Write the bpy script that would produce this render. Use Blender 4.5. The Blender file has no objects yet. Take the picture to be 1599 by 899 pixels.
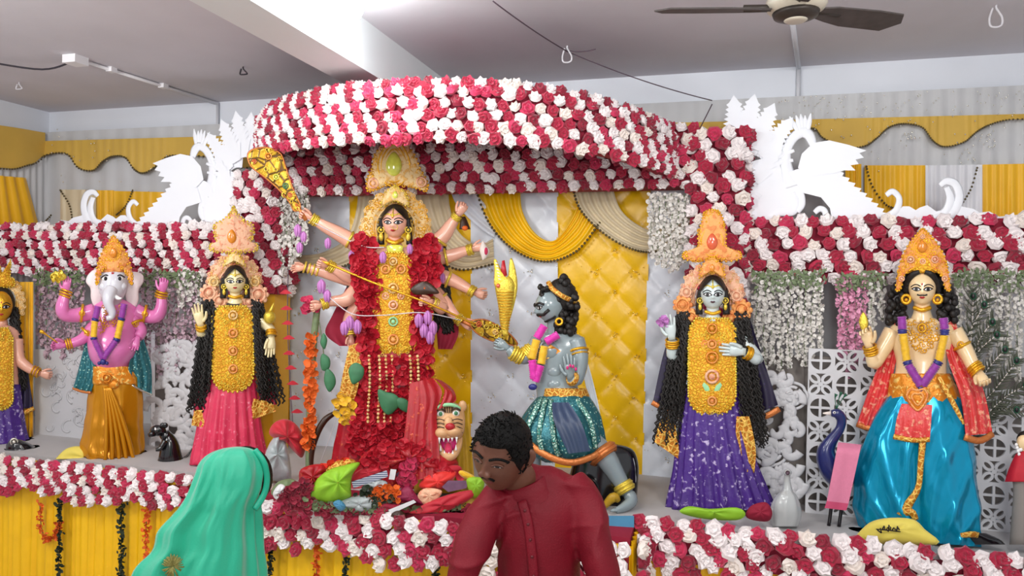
import bpy, bmesh, math, random
from mathutils import Vector, Matrix, noise
from mathutils.geometry import tessellate_polygon
random.seed(7)
PI = math.pi
sc = bpy.context.scene
COL = sc.collection

# ------------------------------------------------------------------ camera
FPX = 1120.0
CAM = Vector((0, 0, 1.70))
THETA, PITCH, ROLL = math.radians(16), math.radians(-0.6), math.radians(1.0)
CR = (Matrix.Rotation(THETA, 3, 'Z') @ Matrix.Rotation(PI/2 + PITCH, 3, 'X') @ Matrix.Rotation(ROLL, 3, 'Z'))
cd = bpy.data.cameras.new('camera'); cam = bpy.data.objects.new('camera', cd); COL.objects.link(cam)
cam.matrix_world = Matrix.Translation(CAM) @ CR.to_4x4()
cd.sensor_width = 36; cd.lens = 36*FPX/1599; cd.clip_start = 0.05
sc.camera = cam
# ------------------------------------------------------------------ world, lights, exposure
sc.view_settings.view_transform = 'Standard'; sc.view_settings.look = 'None'
sc.view_settings.gamma = 1; sc.view_settings.use_curve_mapping = False
sc.view_settings.exposure = 0.12
w = bpy.data.worlds.new('world'); sc.world = w; w.use_nodes = True
w.node_tree.nodes['Background'].inputs[0].default_value = (0.93, 0.95, 1.0, 1)
w.node_tree.nodes['Background'].inputs[1].default_value = 0.55
def area(name, loc, target, size, power, color=(1, 1, 1)):
    l = bpy.data.lights.new(name, 'AREA'); l.energy = power; l.size = size; l.color = color
    o = bpy.data.objects.new(name, l); COL.objects.link(o); o.location = loc
    o.rotation_euler = (Vector(target)-Vector(loc)).to_track_quat('-Z', 'Y').to_euler()
    return o
area('flood_light', (0.4, -1.0, 2.05), (-1.0, 4.0, 1.9), 0.8, 40, (1, 0.98, 0.95))
area('ceiling_light_panel', (1.0, 1.3, 2.85), (0.3, 3.9, 1.2), 0.5, 26, (1, 0.99, 0.97))
area('ceiling_light_panel', (-3.5, 1.5, 2.85), (-3.0, 4.0, 1.2), 0.5, 30, (1, 0.99, 0.97))
area('ceiling_light_panel', (-1.2, 1.2, 2.85), (-1.3, 3.9, 1.4), 0.5, 22, (1, 0.99, 0.97))
area('flood_light', (-3.2, -0.4, 2.05), (-2.4, 4.2, 1.9), 0.8, 30, (1, 0.98, 0.96))

# ------------------------------------------------------------------ pixel -> place
def ray(px, py):
    return CR @ Vector(((px-799.5)/FPX, (449.5-py)/FPX, -1))
def atY(px, py, Y):
    r = ray(px, py); return CAM + r*(Y/r.y)
def atX(px, py, X):
    r = ray(px, py); return CAM + r*(X/r.x)
def atZ(px, py, Z):
    r = ray(px, py); return CAM + r*((Z-CAM.z)/r.z)
STAGE = 0.51; FLOOR = -0.45
class Fr:
    """an upright working plane through a thing; 1 unit of depth = 1 photo pixel at that distance"""
    def __init__(s, px, Y, wall=False, zmin=None):
        s.C = atY(px, 437.4+(px-800)*.0175, Y); s.cx = px; s.zmin = zmin
        s.n = Vector((0, -1, 0)) if wall else Vector((CAM.x-s.C.x, CAM.y-s.C.y, 0)).normalized()
        s.s = (s.C-CAM).dot(CR @ Vector((0, 0, -1)))/FPX
    def __call__(s, p):
        r = ray(p[0], p[1]); t = (p[2]*s.s + (s.C-CAM).dot(s.n))/r.dot(s.n)
        q = CAM + r*t
        if s.zmin is not None and q.z < s.zmin: q.z = s.zmin
        return q
    def base(s, z=STAGE): return Vector((s.C.x, s.C.y, z))

# ------------------------------------------------------------------ objects
def tag(o, label=None, cat=None, group=None, kind=None):
    if label: o['label'] = label
    if cat: o['category'] = cat
    if group: o['group'] = group
    if kind: o['kind'] = kind
    return o
def thing(name, loc, label, cat, group=None, kind=None):
    o = bpy.data.objects.new(name, None); COL.objects.link(o); o.location = loc; o.empty_display_size = .05
    return tag(o, label, cat, group, kind)
WL = {}
def wloc(o):
    v = Vector(o.location)
    while o.parent: o = o.parent; v += Vector(o.location)
    return v
def link(name, me, parent=None, loc=None):
    o = bpy.data.objects.new(name, me); COL.objects.link(o)
    if parent: o.parent = parent
    if loc is not None: o.location = loc
    return o
def V3(p): return Vector(p)
def cat(pts, n):
    """smooth curve through points, n samples; every component is interpolated"""
    P = [tuple(p) for p in pts]; m = len(P)
    if m == 2: return [tuple(a+(b-a)*i/(n-1) for a, b in zip(*P)) for i in range(n)]
    out = []
    for i in range(n):
        t = i/(n-1)*(m-1); k = min(int(t), m-2); t -= k
        p0 = P[max(k-1, 0)]; p1 = P[k]; p2 = P[k+1]; p3 = P[min(k+2, m-1)]
        out.append(tuple(.5*((2*b)+(-a+c)*t+(2*a-5*b+4*c-d)*t*t+(-a+3*b-3*c+d)*t**3) for a, b, c, d in zip(p0, p1, p2, p3)))
    return out
class MB:
    def __init__(s): s.v = []; s.f = []
    def add(s, vs, fs):
        o = len(s.v); s.v += [tuple(v) for v in vs]; s.f += [tuple(i+o for i in f) for f in fs]; return s
    def grid(s, rows, closed=False):
        n = len(rows[0]); vs = [p for r in rows for p in r]; fs = []
        for j in range(len(rows)-1):
            for i in range(n if closed else n-1):
                a = j*n+i; b = j*n+(i+1) % n; fs.append((a, b, b+n, a+n))
        return s.add(vs, fs)
    def tube(s, path, r, seg=8, n=None, flat=1.0, up=(0, 0, 1), cap=True):
        """round (or flattened along up) tube; path (x,y,d) or (x,y,d,r)"""
        if len(path[0]) == 3:
            rr = r if isinstance(r, (list, tuple)) else [r]*len(path)
            path = [tuple(p)+(q,) for p, q in zip(path, rr)]
        if n: path = cat(path, n)
        P = [Vector(p[:3]) for p in path]; R = [p[3] for p in path]; rows = []; U = Vector(up); m = len(P)
        prev = None
        for i in range(m):
            t = (P[min(i+1, m-1)]-P[max(i-1, 0)])
            if t.length < 1e-9: t = Vector((0, 1, 0))
            t.normalize(); a = t.cross(U)
            if a.length < .2:
                a = prev.copy() if prev else t.cross(Vector((1, 0, 0)))
                a = a - t*a.dot(t)
            a.normalize()
            if prev and a.dot(prev) < 0 and abs(flat-1) < 1e-6: a = -a
            prev = a; b = a.cross(t).normalized()
            rows.append([P[i]+a*(R[i]*math.cos(k*2*PI/seg))+b*(R[i]*flat*math.sin(k*2*PI/seg)) for k in range(seg)])
        s.grid(rows, True)
        if cap:
            o = len(s.v)-m*seg
            s.v.append(tuple(P[0])); s.v.append(tuple(P[-1])); c0 = len(s.v)-2
            for k in range(seg):
                s.f.append((o+(k+1) % seg, o+k, c0)); s.f.append((o+(m-1)*seg+k, o+(m-1)*seg+(k+1) % seg, c0+1))
        return s
    def loft(s, secs, seg=32, n=None, pleat=0, amp=0, a0=0, a1=2*PI, jit=0, grow=True, ph=0, cap=True):
        """stack of horizontal ellipses: (y, cx, rx, rd, d0)"""
        secs = [tuple(q)+(0,)*(5-len(q)) for q in secs]
        if n: secs = cat(secs, n)
        full = abs(a1-a0-2*PI) < 1e-6; rows = []; m = len(secs)
        for j, (y, cx, rx, rd, d0) in enumerate(secs):
            g = (j/(m-1)) if grow else 1.0; row = []
            for k in range(seg if full else seg+1):
                a = a0+(a1-a0)*k/seg; q = 1
                if pleat: q += amp*g*(math.sin(a*pleat+ph)+.45*math.sin(a*pleat*1.63+1.3+j*.12))
                if jit: q += jit*g*noise.noise(Vector((math.cos(a)*2, math.sin(a)*2+ph, j*.35)))
                q = (q-1)*rx
                row.append((cx+(rx+q)*math.cos(a), y, d0+(rd+q)*math.sin(a)))
            rows.append(row)
        s.grid(rows, full)
        if cap and full:
            o = len(s.v)-m*seg
            for jj in (0, m-1):
                q = secs[jj]; s.v.append((q[1], q[0], q[4])); c = len(s.v)-1
                for k in range(seg): s.f.append((o+jj*seg+k, o+jj*seg+(k+1) % seg, c))
        return s
    def ell(s, c, rx, ry, rd, seg=12, rings=8):
        return s.loft([(c[1]-ry*math.cos(PI*j/rings), c[0], max(rx*math.sin(PI*j/rings), 1e-3), max(rd*math.sin(PI*j/rings), 1e-3), c[2]) for j in range(rings+1)], seg, cap=False)
    def plate(s, outl, d, th, bulge=0, steps=(.92, .75, .45)):
        """solid cut-out: outline (x,y) at depth d, thickness th; bulge raises the middle"""
        n = len(outl)
        cx = sum(p[0] for p in outl)/n; cy = sum(p[1] for p in outl)/n
        back = [(p[0], p[1], d) for p in outl]; front = [(p[0], p[1], d+th) for p in outl]
        tri = tessellate_polygon([[Vector((p[0], p[1], 0)) for p in outl]])
        s.grid([back, front], True); o = len(s.v)-2*n
        for t in tri: s.f.append((o+t[0], o+t[1], o+t[2]))
        if bulge:
            prev = o+n
            for q, k in enumerate(steps):
                bb = bulge*math.sin(PI/2*(1-k)**.6)
                s.v += [(cx+(p[0]-cx)*k, cy+(p[1]-cy)*k, d+th+bb) for p in outl]; cur = len(s.v)-n
                for i in range(n): s.f.append((prev+i, prev+(i+1) % n, cur+(i+1) % n, cur+i))
                prev = cur
            s.v.append((cx, cy, d+th+bulge)); c = len(s.v)-1
            for i in range(n): s.f.append((prev+i, prev+(i+1) % n, c))
        else:
            for t in tri: s.f.append((o+n+t[0], o+n+t[1], o+n+t[2]))
        return s
    def ring(s, c, R, r, seg=14, tseg=5, axis=(0, 0, 1), sy=1.0):
        A = Vector(axis).normalized(); X = A.cross(Vector((0, 1, 0.001)))
        if X.length < .1: X = A.cross(Vector((1, 0, 0)))
        X.normalize(); Y = A.cross(X); rows = []
        for i in range(seg+1):
            a = 2*PI*i/seg; dd = X*math.cos(a)+Y*math.sin(a)
            rows.append([Vector(c)+dd*(R+r*math.cos(2*PI*k/tseg))+A*(r*math.sin(2*PI*k/tseg)) for k in range(tseg)])
        return s.grid(rows, True)
    def rosette(s, x, y, d, r):
        s.ring((x, y, d), r*.8, r*.2, 12, 4); s.ell((x, y, d), r*.45, r*.45, r*.4, 8, 4); return s
    def loop(s, pts, r, n=24, seg=5):
        return s.tube(cat(list(pts)+[pts[0]], n), r, seg, cap=False)
    def box(s, x0, y0, d0, x1, y1, d1):
        vs = [(x, y, d) for x in (x0, x1) for y in (y0, y1) for d in (d0, d1)]
        return s.add(vs, [(0, 1, 3, 2), (4, 6, 7, 5), (0, 4, 5, 1), (2, 3, 7, 6), (0, 2, 6, 4), (1, 5, 7, 3)])
    def build(s, name, mat, parent=None, fr=None, smooth=True, kind=None, label=None, sharp=None):
        me = bpy.data.meshes.new(name)
        vs = [fr(v) for v in s.v] if fr else [Vector(v) for v in s.v]
        org = wloc(parent) if parent else None
        if org is None:
            if not vs: vs = [Vector((0, 0, 0))]
            mn = [min(v[i] for v in vs) for i in range(3)]; mx = [max(v[i] for v in vs) for i in range(3)]
            org = Vector(((mn[0]+mx[0])/2, (mn[1]+mx[1])/2, mn[2]))
        me.from_pydata([v-org for v in vs], [], s.f)
        bm = bmesh.new(); bm.from_mesh(me); bmesh.ops.recalc_face_normals(bm, faces=bm.faces); bm.to_mesh(me); bm.free()
        if smooth:
            me.polygons.foreach_set('use_smooth', [True]*len(me.polygons))
            if sharp: me.set_sharp_from_angle(angle=math.radians(sharp))
        me.materials.append(M[mat] if isinstance(mat, str) else mat)
        o = link(name, me, parent)
        if parent is None: o.location = org
        if kind is None and parent and name in ('relief', 'rim_beads', 'rim_rosettes', 'crown_rosettes', 'scroll_relief', 'teeth', 'scales', 'tuft_beads', 'hair', 'bangles', 'gem_setting', 'head_jewellery', 'necklace', 'buckle_scroll'): kind = 'stuff'
        if kind: o['kind'] = kind
        if label: o['label'] = label
        return o

# ------------------------------------------------------------------ materials
M = {}
def srgb(c):
    if isinstance(c, str): c = [int(c[i:i+2], 16)/255 for i in (0, 2, 4)]
    return tuple(x/12.92 if x <= .04045 else ((x+.055)/1.055)**2.4 for x in c[:3])+(1,)
def mat(name, col, rough=.6, metal=0, var=.12, vs=6, bump=0, bs=40, col2=None, pat=None, ps=30, pt=.5, sheen=0, coat=0, trans=0, spec=.5, wave=None, sss=0, alpha=1):
    m = bpy.data.materials.new(name); m.use_nodes = True; nt = m.node_tree; N = nt.nodes; L = nt.links
    b = N['Principled BSDF']; tc = N.new('ShaderNodeTexCoord')
    c = srgb(col)
    nz = N.new('ShaderNodeTexNoise'); nz.inputs['Scale'].default_value = vs; nz.inputs['Detail'].default_value = 4
    L.new(tc.outputs['Object'], nz.inputs['Vector'])
    mx = N.new('ShaderNodeMix'); mx.data_type = 'RGBA'
    mx.inputs[6].default_value = tuple(x*(1-var) for x in c[:3])+(1,)
    mx.inputs[7].default_value = tuple(min(1, x*(1+var)) for x in c[:3])+(1,)
    L.new(nz.outputs['Fac'], mx.inputs[0]); out = mx.outputs[2]; hgt = None
    if col2:
        if pat == 'spots':
            t = N.new('ShaderNodeTexVoronoi'); t.inputs['Scale'].default_value = ps; fac = t.outputs['Distance']
        elif pat == 'ridge':
            t = N.new('ShaderNodeTexVoronoi'); t.feature = 'DISTANCE_TO_EDGE'; t.inputs['Scale'].default_value = ps; fac = t.outputs['Distance']
        elif pat == 'stripe':
            t = N.new('ShaderNodeTexWave'); t.inputs['Scale'].default_value = ps; t.inputs['Distortion'].default_value = 1.5; fac = t.outputs['Fac']
        elif pat == 'hstripe':
            t = N.new('ShaderNodeTexWave'); t.bands_direction = 'Z'; t.inputs['Scale'].default_value = ps; t.inputs['Distortion'].default_value = .6; fac = t.outputs['Fac']
        else:
            t = N.new('ShaderNodeTexNoise'); t.inputs['Scale'].default_value = ps; t.inputs['Detail'].default_value = 3; fac = t.outputs['Fac']
        L.new(tc.outputs['Object'], t.inputs['Vector'])
        rp = N.new('ShaderNodeValToRGB'); rp.color_ramp.elements[0].position = max(0, pt-.06); rp.color_ramp.elements[1].position = min(1, pt+.06)
        L.new(fac, rp.inputs[0])
        m2 = N.new('ShaderNodeMix'); m2.data_type = 'RGBA'; m2.inputs[7].default_value = srgb(col2)
        if pat in ('spots', 'ridge'):
            iv = N.new('ShaderNodeMath'); iv.operation = 'SUBTRACT'; iv.inputs[0].default_value = 1; L.new(rp.outputs[0], iv.inputs[1]); f2 = iv.outputs[0]
        else: f2 = rp.outputs[0]
        L.new(f2, m2.inputs[0]); L.new(out, m2.inputs[6]); out = m2.outputs[2]; hgt = f2
    L.new(out, b.inputs['Base Color'])
    b.inputs['Roughness'].default_value = rough; b.inputs['Metallic'].default_value = metal
    b.inputs['Specular IOR Level'].default_value = spec
    if sheen: b.inputs['Sheen Weight'].default_value = sheen
    if coat: b.inputs['Coat Weight'].default_value = coat; b.inputs['Coat Roughness'].default_value = .12
    if trans: b.inputs['Transmission Weight'].default_value = trans
    if alpha < 1: b.inputs['Alpha'].default_value = alpha
    if sss: b.inputs['Subsurface Weight'].default_value = sss; b.inputs['Subsurface Radius'].default_value = (.01, .004, .002)
    if bump:
        bn = N.new('ShaderNodeTexNoise'); bn.inputs['Scale'].default_value = bs; bn.inputs['Detail'].default_value = 3
        L.new(tc.outputs['Object'], bn.inputs['Vector'])
        h = bn.outputs['Fac']
        if hgt is not None:
            ad = N.new('ShaderNodeMath'); ad.operation = 'ADD'; L.new(h, ad.inputs[0]); L.new(hgt, ad.inputs[1]); h = ad.outputs[0]
        bp = N.new('ShaderNodeBump'); bp.inputs['Strength'].default_value = bump; bp.inputs['Distance'].default_value = .01
        L.new(h, bp.inputs['Height']); L.new(bp.outputs[0], b.inputs['Normal'])
    M[name] = m; return m
def emis(name, col, strength):
    m = bpy.data.materials.new(name); m.use_nodes = True; b = m.node_tree.nodes['Principled BSDF']
    b.inputs['Base Color'].default_value = srgb(col); b.inputs['Emission Color'].default_value = srgb(col); b.inputs['Emission Strength'].default_value = strength
    M[name] = m
mat('paint_white', 'e2e6ee', .7, var=.05, vs=3, bump=.05, bs=60)
mat('ceiling_paint', 'd3d0d6', .8, var=.1, vs=2, bump=.06, bs=30)
mat('beam_paint', 'e3e8ea', .75, var=.04, vs=3)
mat('floor_tile', 'cfc8c2', .4, var=.15, vs=2)
mat('white_plastic', 'ecebee', .4, var=.03)
mat('grey_conduit', 'cfd0d6', .45, var=.05)
mat('black_wire', '2c2730', .6)
mat('pale_rope', 'd8d5da', .7)
mat('dark_rope', '5a4a55', .7)
mat('fan_metal', '3a332e', .45, metal=.3, var=.5, vs=25)
mat('fan_blade', '453e3c', .6, var=.6, vs=22)
mat('fan_cream', 'c8bfae', .4, var=.2, vs=20)
emis('lamp_glow', 'f4fffd', 40)
mat('flower_red', 'ae123c', .7, var=.2, vs=30, sheen=.3)
mat('flower_crimson', '920d30', .7, var=.25, vs=30, sheen=.3)
mat('flower_pink', 'c42452', .7, var=.2, vs=30, sheen=.3)
mat('flower_white', 'f4ecec', .75, var=.05, vs=30, sheen=.2)
mat('flower_cream', 'efe4dc', .75, var=.08, vs=30, sheen=.2)
mat('flower_orange', 'd8341c', .7, var=.2, vs=30)
mat('maroon_cloth', '8e1230', .8, var=.12)
mat('cloth_white', 'dcdde2', .5, var=.06, vs=4, bump=.2, bs=12, sheen=.3)
mat('cloth_grey', 'b5b2b2', .7, var=.12, vs=5, sheen=.2)
mat('valance_yellow', 'cfa844', .6, var=.12, vs=5, sheen=.3)
mat('cloth_yellow', 'efb60c', .5, var=.12, vs=5, bump=.2, bs=14, sheen=.2)
mat('net_grey', 'c6c7c9', .6, var=.1, vs=4, sheen=.2)
mat('satin_white', 'e4ebf5', .3, var=.05, bump=.25, bs=9, spec=.6)
mat('satin_yellow', 'f5c204', .33, var=.1, bump=.25, bs=9, spec=.6)
mat('sheer_beige', 'd8c9a8', .55, var=.1, vs=5, sheen=.3)
mat('skirt_yellow', 'f6c006', .55, var=.12, vs=8)
mat('bead_dark', '5c5132', .35, metal=.3, var=.4, vs=60)
mat('sequin', 'f4f2e6', .12, metal=.8, var=.1)
mat('sequin_gold', 'f3d86a', .15, metal=.8, var=.1)
mat('foam_white', 'f2f5fb', .65, var=.02)
mat('jali_white', 'cfcfd2', .65, var=.06, vs=5)
mat('jali_back', '8a837e', .85, var=.15, vs=4)
mat('wood_frame', '6c5a4c', .7, var=.3, vs=10)
# ================================================================== THE ROOM
def wbox(name, lo, hi, mt, parent=None, kind=None):
    b = MB(); b.box(lo[0], lo[1], lo[2], hi[0], hi[1], hi[2]); return b.build(name, mt, parent, smooth=False, kind=kind)
CEIL = 3.05; WALLY = 4.75; WALLX = -5.45
wbox('floor', (-8, -5, FLOOR-.1), (5, 6, FLOOR), 'floor_tile', kind='structure')
wbox('ceiling', (-8, -5, CEIL), (5, 6, CEIL+.15), 'ceiling_paint', kind='structure')
wbox('wall_back', (-8, WALLY, FLOOR), (5, WALLY+.2, CEIL), 'paint_white', kind='structure')
wbox('wall_left', (WALLX-.2, -5, FLOOR), (WALLX, WALLY, CEIL), 'paint_white', kind='structure')
wbox('trim_1', (-2.04, -5, CEIL-.26), (-1.80, WALLY, CEIL), 'beam_paint', kind='structure')

# ---- ceiling fittings
F0 = lambda px, py: atZ(px, py, CEIL)
def pipe(name, pts, r, mt, parent=None, seg=8):
    b = MB(); b.tube([tuple(p) for p in pts], r, seg); return b.build(name, mt, parent)
a = F0(118, 88); c = atY(340, 163, WALLY-.015); c.z = CEIL-.015; a.z = CEIL-.015
t = thing('electrical_conduit', a, 'white plastic conduit run from a square junction box across the ceiling to the wall', 'conduit')
pipe('pipe', [a, c], .011, 'white_plastic', t); pipe('pipe', [a+Vector((.0, .03, 0)), c+Vector((-.03, 0, 0))], .008, 'white_plastic', t)
pipe('pipe', [c, (c.x, c.y, CEIL-.36)], .011, 'grey_conduit', t)
wbox('junction_box', (a.x-.05, a.y-.05, CEIL-.05), (a.x+.05, a.y+.05, CEIL), 'white_plastic', t)
for k in (.2, .55): 
    q = a.lerp(c, k); wbox('pipe_clip', (q.x-.018, q.y-.012, CEIL-.03), (q.x+.03, q.y+.035, CEIL), 'white_plastic', t)
l0 = F0(-60, 84); l1 = F0(60, 96)
tag(pipe('ceiling_cable', [tuple(p) for p in cat([l0-Vector((0, 0, .02)), l1-Vector((0, 0, .05)), a-Vector((.04, 0, .02))], 14)], .006, 'black_wire'), 'black cable running along the ceiling into the square junction box', 'cable')
a = F0(1236, 20); c = atY(1247, 107, WALLY-.015); a.z = c.z = CEIL-.012
t = thing('electrical_conduit', c, 'pale conduit from behind the ceiling fan down the wall above the yellow valance', 'conduit')
pipe('pipe', [a, c], .014, 'grey_conduit', t); pipe('pipe', [c, (c.x, c.y, CEIL-.28)], .014, 'grey_conduit', t)
def hook(px, py, mt, label, drop=.05, ang=0):
    p = F0(px, py); b = MB()
    pts = [(p.x, p.y, CEIL), (p.x, p.y, CEIL-.015), (p.x+.025*math.cos(ang), p.y+.02*math.sin(ang), CEIL-.03-drop*.4), (p.x+.02*math.cos(ang), p.y, CEIL-.02-drop), (p.x-.02*math.cos(ang), p.y, CEIL-.02-drop), (p.x-.028*math.cos(ang), p.y, CEIL-.03-drop*.4), (p.x-.015, p.y, CEIL-.012)]
    b.tube(cat(pts, 24), .005, 6); tag(b.build('ceiling_hook', mt), label, 'hook')
hook(30, 128, 'pale_rope', 'small pale hook on the ceiling below the black cable', .03)
hook(380, 104, 'black_wire', 'small dark hook on the ceiling beside the white beam', .03, .5)
hook(1556, 8, 'pale_rope', 'pale wire ceiling hook loop beyond the tip of the fan blade', .08)
hook(886, 72, 'pale_rope', 'white wire ceiling hook with ropes tied to it', .07)
# ropes tied to the hook
hk = F0(888, 76); hk.z = CEIL-.02
def rope(p0, p1, sag, mt, label, r=.0035):
    p0, p1 = Vector(p0), Vector(p1); b = MB()
    b.tube([tuple(p0.lerp(p1, i/12)-Vector((0, 0, sag*4*(i/12)*(1-i/12)))) for i in range(13)], r, 5)
    return tag(b.build('rope', mt), label, 'rope')
rope(F0(770, -8)-Vector((0, 0, .03)), hk, .01, 'dark_rope', 'dark rope stretched along the ceiling towards the white hook')
rt = atY(1112, 157, 4.5)
rope(hk, rt, .02, 'dark_rope', 'dark rope from the white hook down to the frame beside the cut-out swan')
rope(hk+Vector((0, -.03, 0)), F0(930, 60)-Vector((0, 0, .06)), .01, 'dark_rope', 'short loose rope end hanging at the white hook')
rope(rt-Vector((.0, .03, .03)), atY(1085, 216, 4.15), .0, 'dark_rope', 'thin rope dropping to the flower covered column')
# ---- lamp on the ceiling beside the beam
lp = atZ(537, 6, CEIL-.13)
t = thing('led_bulb', lp, 'glowing white bulb in a holder on the ceiling beside the beam', 'lamp')
b = MB(); b.loft([(-.03, 0, .005, .005, 0)]+[(.08-.09*math.cos(PI*j/10)-.02, 0, .085*math.sin(PI*j/10)+.004, .085*math.sin(PI*j/10)+.004, 0) for j in range(1, 9)], 20)
o = b.build('bulb', 'lamp_glow', t, fr=lambda v: lp+Vector((v[0], v[2], v[1]-.06)))
pipe('holder', [lp+Vector((0, 0, .05)), (lp.x, lp.y, CEIL)], .028, 'white_plastic', t, 14)
pl = bpy.data.lights.new('bulb_light', 'POINT'); pl.energy = 9; pl.shadow_soft_size = .07
po = bpy.data.objects.new('bulb_light', pl); COL.objects.link(po); po.parent = t; po.location = (0, 0, -.09)
# ---- ceiling fan
fc = atZ(1243, 8, CEIL-.26)
t = thing('ceiling_fan', (fc.x, fc.y, CEIL), 'dark dusty ceiling fan with a cream motor housing', 'fan')
def lathe(name, prof, mt, parent, c, seg=24):
    b = MB(); b.loft([(z, 0, r, r, 0) for z, r in prof], seg); return b.build(name, mt, parent, fr=lambda v: Vector((c[0]+v[0], c[1]+v[2], c[2]+v[1])))
lathe('motor_housing', [(-.045, .02), (-.04, .06), (-.03, .085), (-.018, .105), (0, .115), (.02, .11), (.045, .09), (.06, .04)], 'fan_cream', t, fc)
lathe('motor_cap', [(-.062, .02), (-.058, .05), (-.045, .082), (-.03, .088)], 'fan_metal', t, fc)
lathe('vent_ring', [(-.066, .03), (-.064, .036), (-.055, .05)], 'fan_cream', t, fc)
lathe('canopy_cup', [(.16, .02), (.2, .05), (.26, .06)], 'fan_cream', t, fc)
pipe('downrod', [fc+Vector((0, 0, .05)), (fc.x, fc.y, CEIL)], .012, 'fan_metal', t)
tips = [atZ(1022, 17, CEIL-.28), atZ(1404, 38, CEIL-.28)]
dirs = [(p-fc).normalized() for p in tips]; tips.append(fc+Vector((dirs[0]+dirs[1])).normalized()*-.0+Vector((.02, -.6, -.02)))
for p in tips:
    d = (p-fc); d.z = 0; L = d.length; d.normalize(); n = Vector((-d.y, d.x, 0)); b = MB()
    out = [(.10, -.035), (.16, -.05), (L*.7, -.062), (L*.93, -.06), (L, -.01), (L*.9, .055), (L*.5, .06), (.16, .045), (.1, .03)]
    b.plate(out, -.004, .006)
    b.build('blade', 'fan_blade', t, fr=lambda v: fc+d*v[0]+n*v[1]+Vector((0, 0, -.018+v[2]-v[1]*.22)), smooth=False)
    pipe('blade_bracket', [fc+d*.06-Vector((0, 0, .01)), fc+d*.2-Vector((0, 0, .012))], .014, 'fan_metal', t)

# ================================================================== CURTAINS ON THE WALLS
def sheet(name, mt, parent, corners, pl=0, amp=2.0, nx=40, ny=10, top=None, bot=None, fr=None, ph=0, fall=0):
    """hanging cloth: corners (x0,ytop0,ybot0,x1,ytop1,ybot1) in photo pixels; pleats of depth amp"""
    x0, t0, b0, x1, t1, b1 = corners; rows = []; m = MB()
    for j in range(ny+1):
        v = j/ny; row = []
        for i in range(nx+1):
            u = i/nx; x = x0+(x1-x0)*u
            yt = t0+(t1-t0)*u+(top(u) if top else 0); yb = b0+(b1-b0)*u+(bot(u) if bot else 0)
            row.append((x, yt+(yb-yt)*v, amp*math.sin(u*pl*2*PI+ph+.6*math.sin(u*9+ph))*(.5+.5*v)+amp*.5*noise.noise((u*8, v*3, ph))))
        rows.append(row)
    m.grid(rows); return m.build(name, mt, parent, fr)
def beads(name, pts, r, mt, parent, fr, n, d=3):
    b = MB()
    for p in cat([tuple(q)+(d,) if len(q) == 2 else q for q in pts], n): b.ell(p, r, r, r, 6, 4)
    return b.build(name, mt, parent, fr, kind='stuff')
WF = Fr(800, WALLY-.06, True)
bk = thing('wall_drape', (-2, WALLY-.06, .5), 'grey net drape with yellow scalloped valance along the back wall', 'curtain')
sheet('net_cloth', 'net_grey', bk, (60, 207, 760, 1620, 132, 900), 60, 3, 300, 10, fr=WF, bot=lambda u: 0)
def scal(px):  # scallop depth of the beaded valance edge
    return 0
# yellow valance: top line and scalloped lower edge
VF = Fr(800, WALLY-.10, True)
vl = [(-20, 236), (10, 252), (30, 258), (55, 250), (80, 240), (105, 241), (122, 262), (145, 266), (160, 252), (176, 244), (195, 246), (210, 265), (225, 270), (245, 258), (262, 244), (290, 243), (330, 246), (380, 262), (420, 250)]
tops_l = lambda x: 222-x*.028
def valance(pts, topf, fr, parent):
    m = MB(); P = cat(pts, len(pts)*5); rows = []
    for v in range(5):
        rows.append([(p[0], topf(p[0])+(p[1]-topf(p[0]))*v/4, 1.5*math.sin(p[0]*.5)+.4*v) for p in P])
    m.grid(rows); m.build('valance', 'valance_yellow', parent, fr)
    beads('bead_string', pts, 1.7, 'bead_dark', parent, fr, int(abs(pts[-1][0]-pts[0][0])/4.2))
vr = [(1040, 236), (1090, 246), (1140, 222), (1180, 215), (1230, 216), (1268, 200), (1285, 215), (1318, 230), (1350, 228), (1370, 215), (1388, 199), (1412, 193), (1440, 199), (1457, 220), (1475, 229), (1505, 222), (1525, 206), (1545, 195), (1575, 187), (1620, 186)]
valance(vl[2:], tops_l, VF, bk); valance(vr, lambda x: 186-(x-1270)*.025, VF, bk)
# pleated panels below the valance
for (x0, x1, yt0, yt1, yb, mt) in [(94, 150, 296, 296, 380, 'sheer_beige'), (150, 178, 297, 297, 380, 'cloth_yellow'), (178, 268, 298, 300, 380, 'cloth_yellow'), (1320, 1345, 256, 256, 420, 'cloth_yellow'), (1350, 1450, 258, 258, 420, 'cloth_yellow'), (1445, 1534, 258, 257, 420, 'cloth_white'), (1530, 1620, 257, 255, 420, 'cloth_yellow')]:
    sheet('pleated_panel', mt, bk, (x0, yt0, yb, x1, yt1, yb), max(3, (x1-x0)/14), 2.2, 40, 8, fr=VF, ph=x0)
beads('bead_string', [(94, 297), (108, 320), (113, 345)], 1.6, 'bead_dark', bk, VF, 14)
beads('bead_string', [(207, 297), (197, 320), (182, 335)], 1.6, 'bead_dark', bk, VF, 14)
beads('bead_string', [(1353, 260), (1362, 290), (1382, 318), (1400, 326)], 1.9, 'bead_dark', bk, VF, 18, 5)
beads('bead_string', [(1526, 262), (1516, 295), (1500, 320), (1480, 335)], 1.9, 'bead_dark', bk, VF, 18, 5)
for (cx, cy) in ((1420, 212), (1548, 218), (1510, 245)):
    b = MB()
    for k in range(14): b.ell((cx+random.gauss(0, 8), cy+random.gauss(0, 9), 3), 1.5, 1.5, 1.2, 5, 3)
    b.build('sequin_spray', 'sequin', bk, VF, kind='stuff')
b = MB()
for k in range(150):
    x = random.uniform(1215, 1610); b.ell((x, 150-(x-1270)*.04+abs(random.gauss(0, 40)), 5), 1.3, 1.3, .8, 5, 3)
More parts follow.
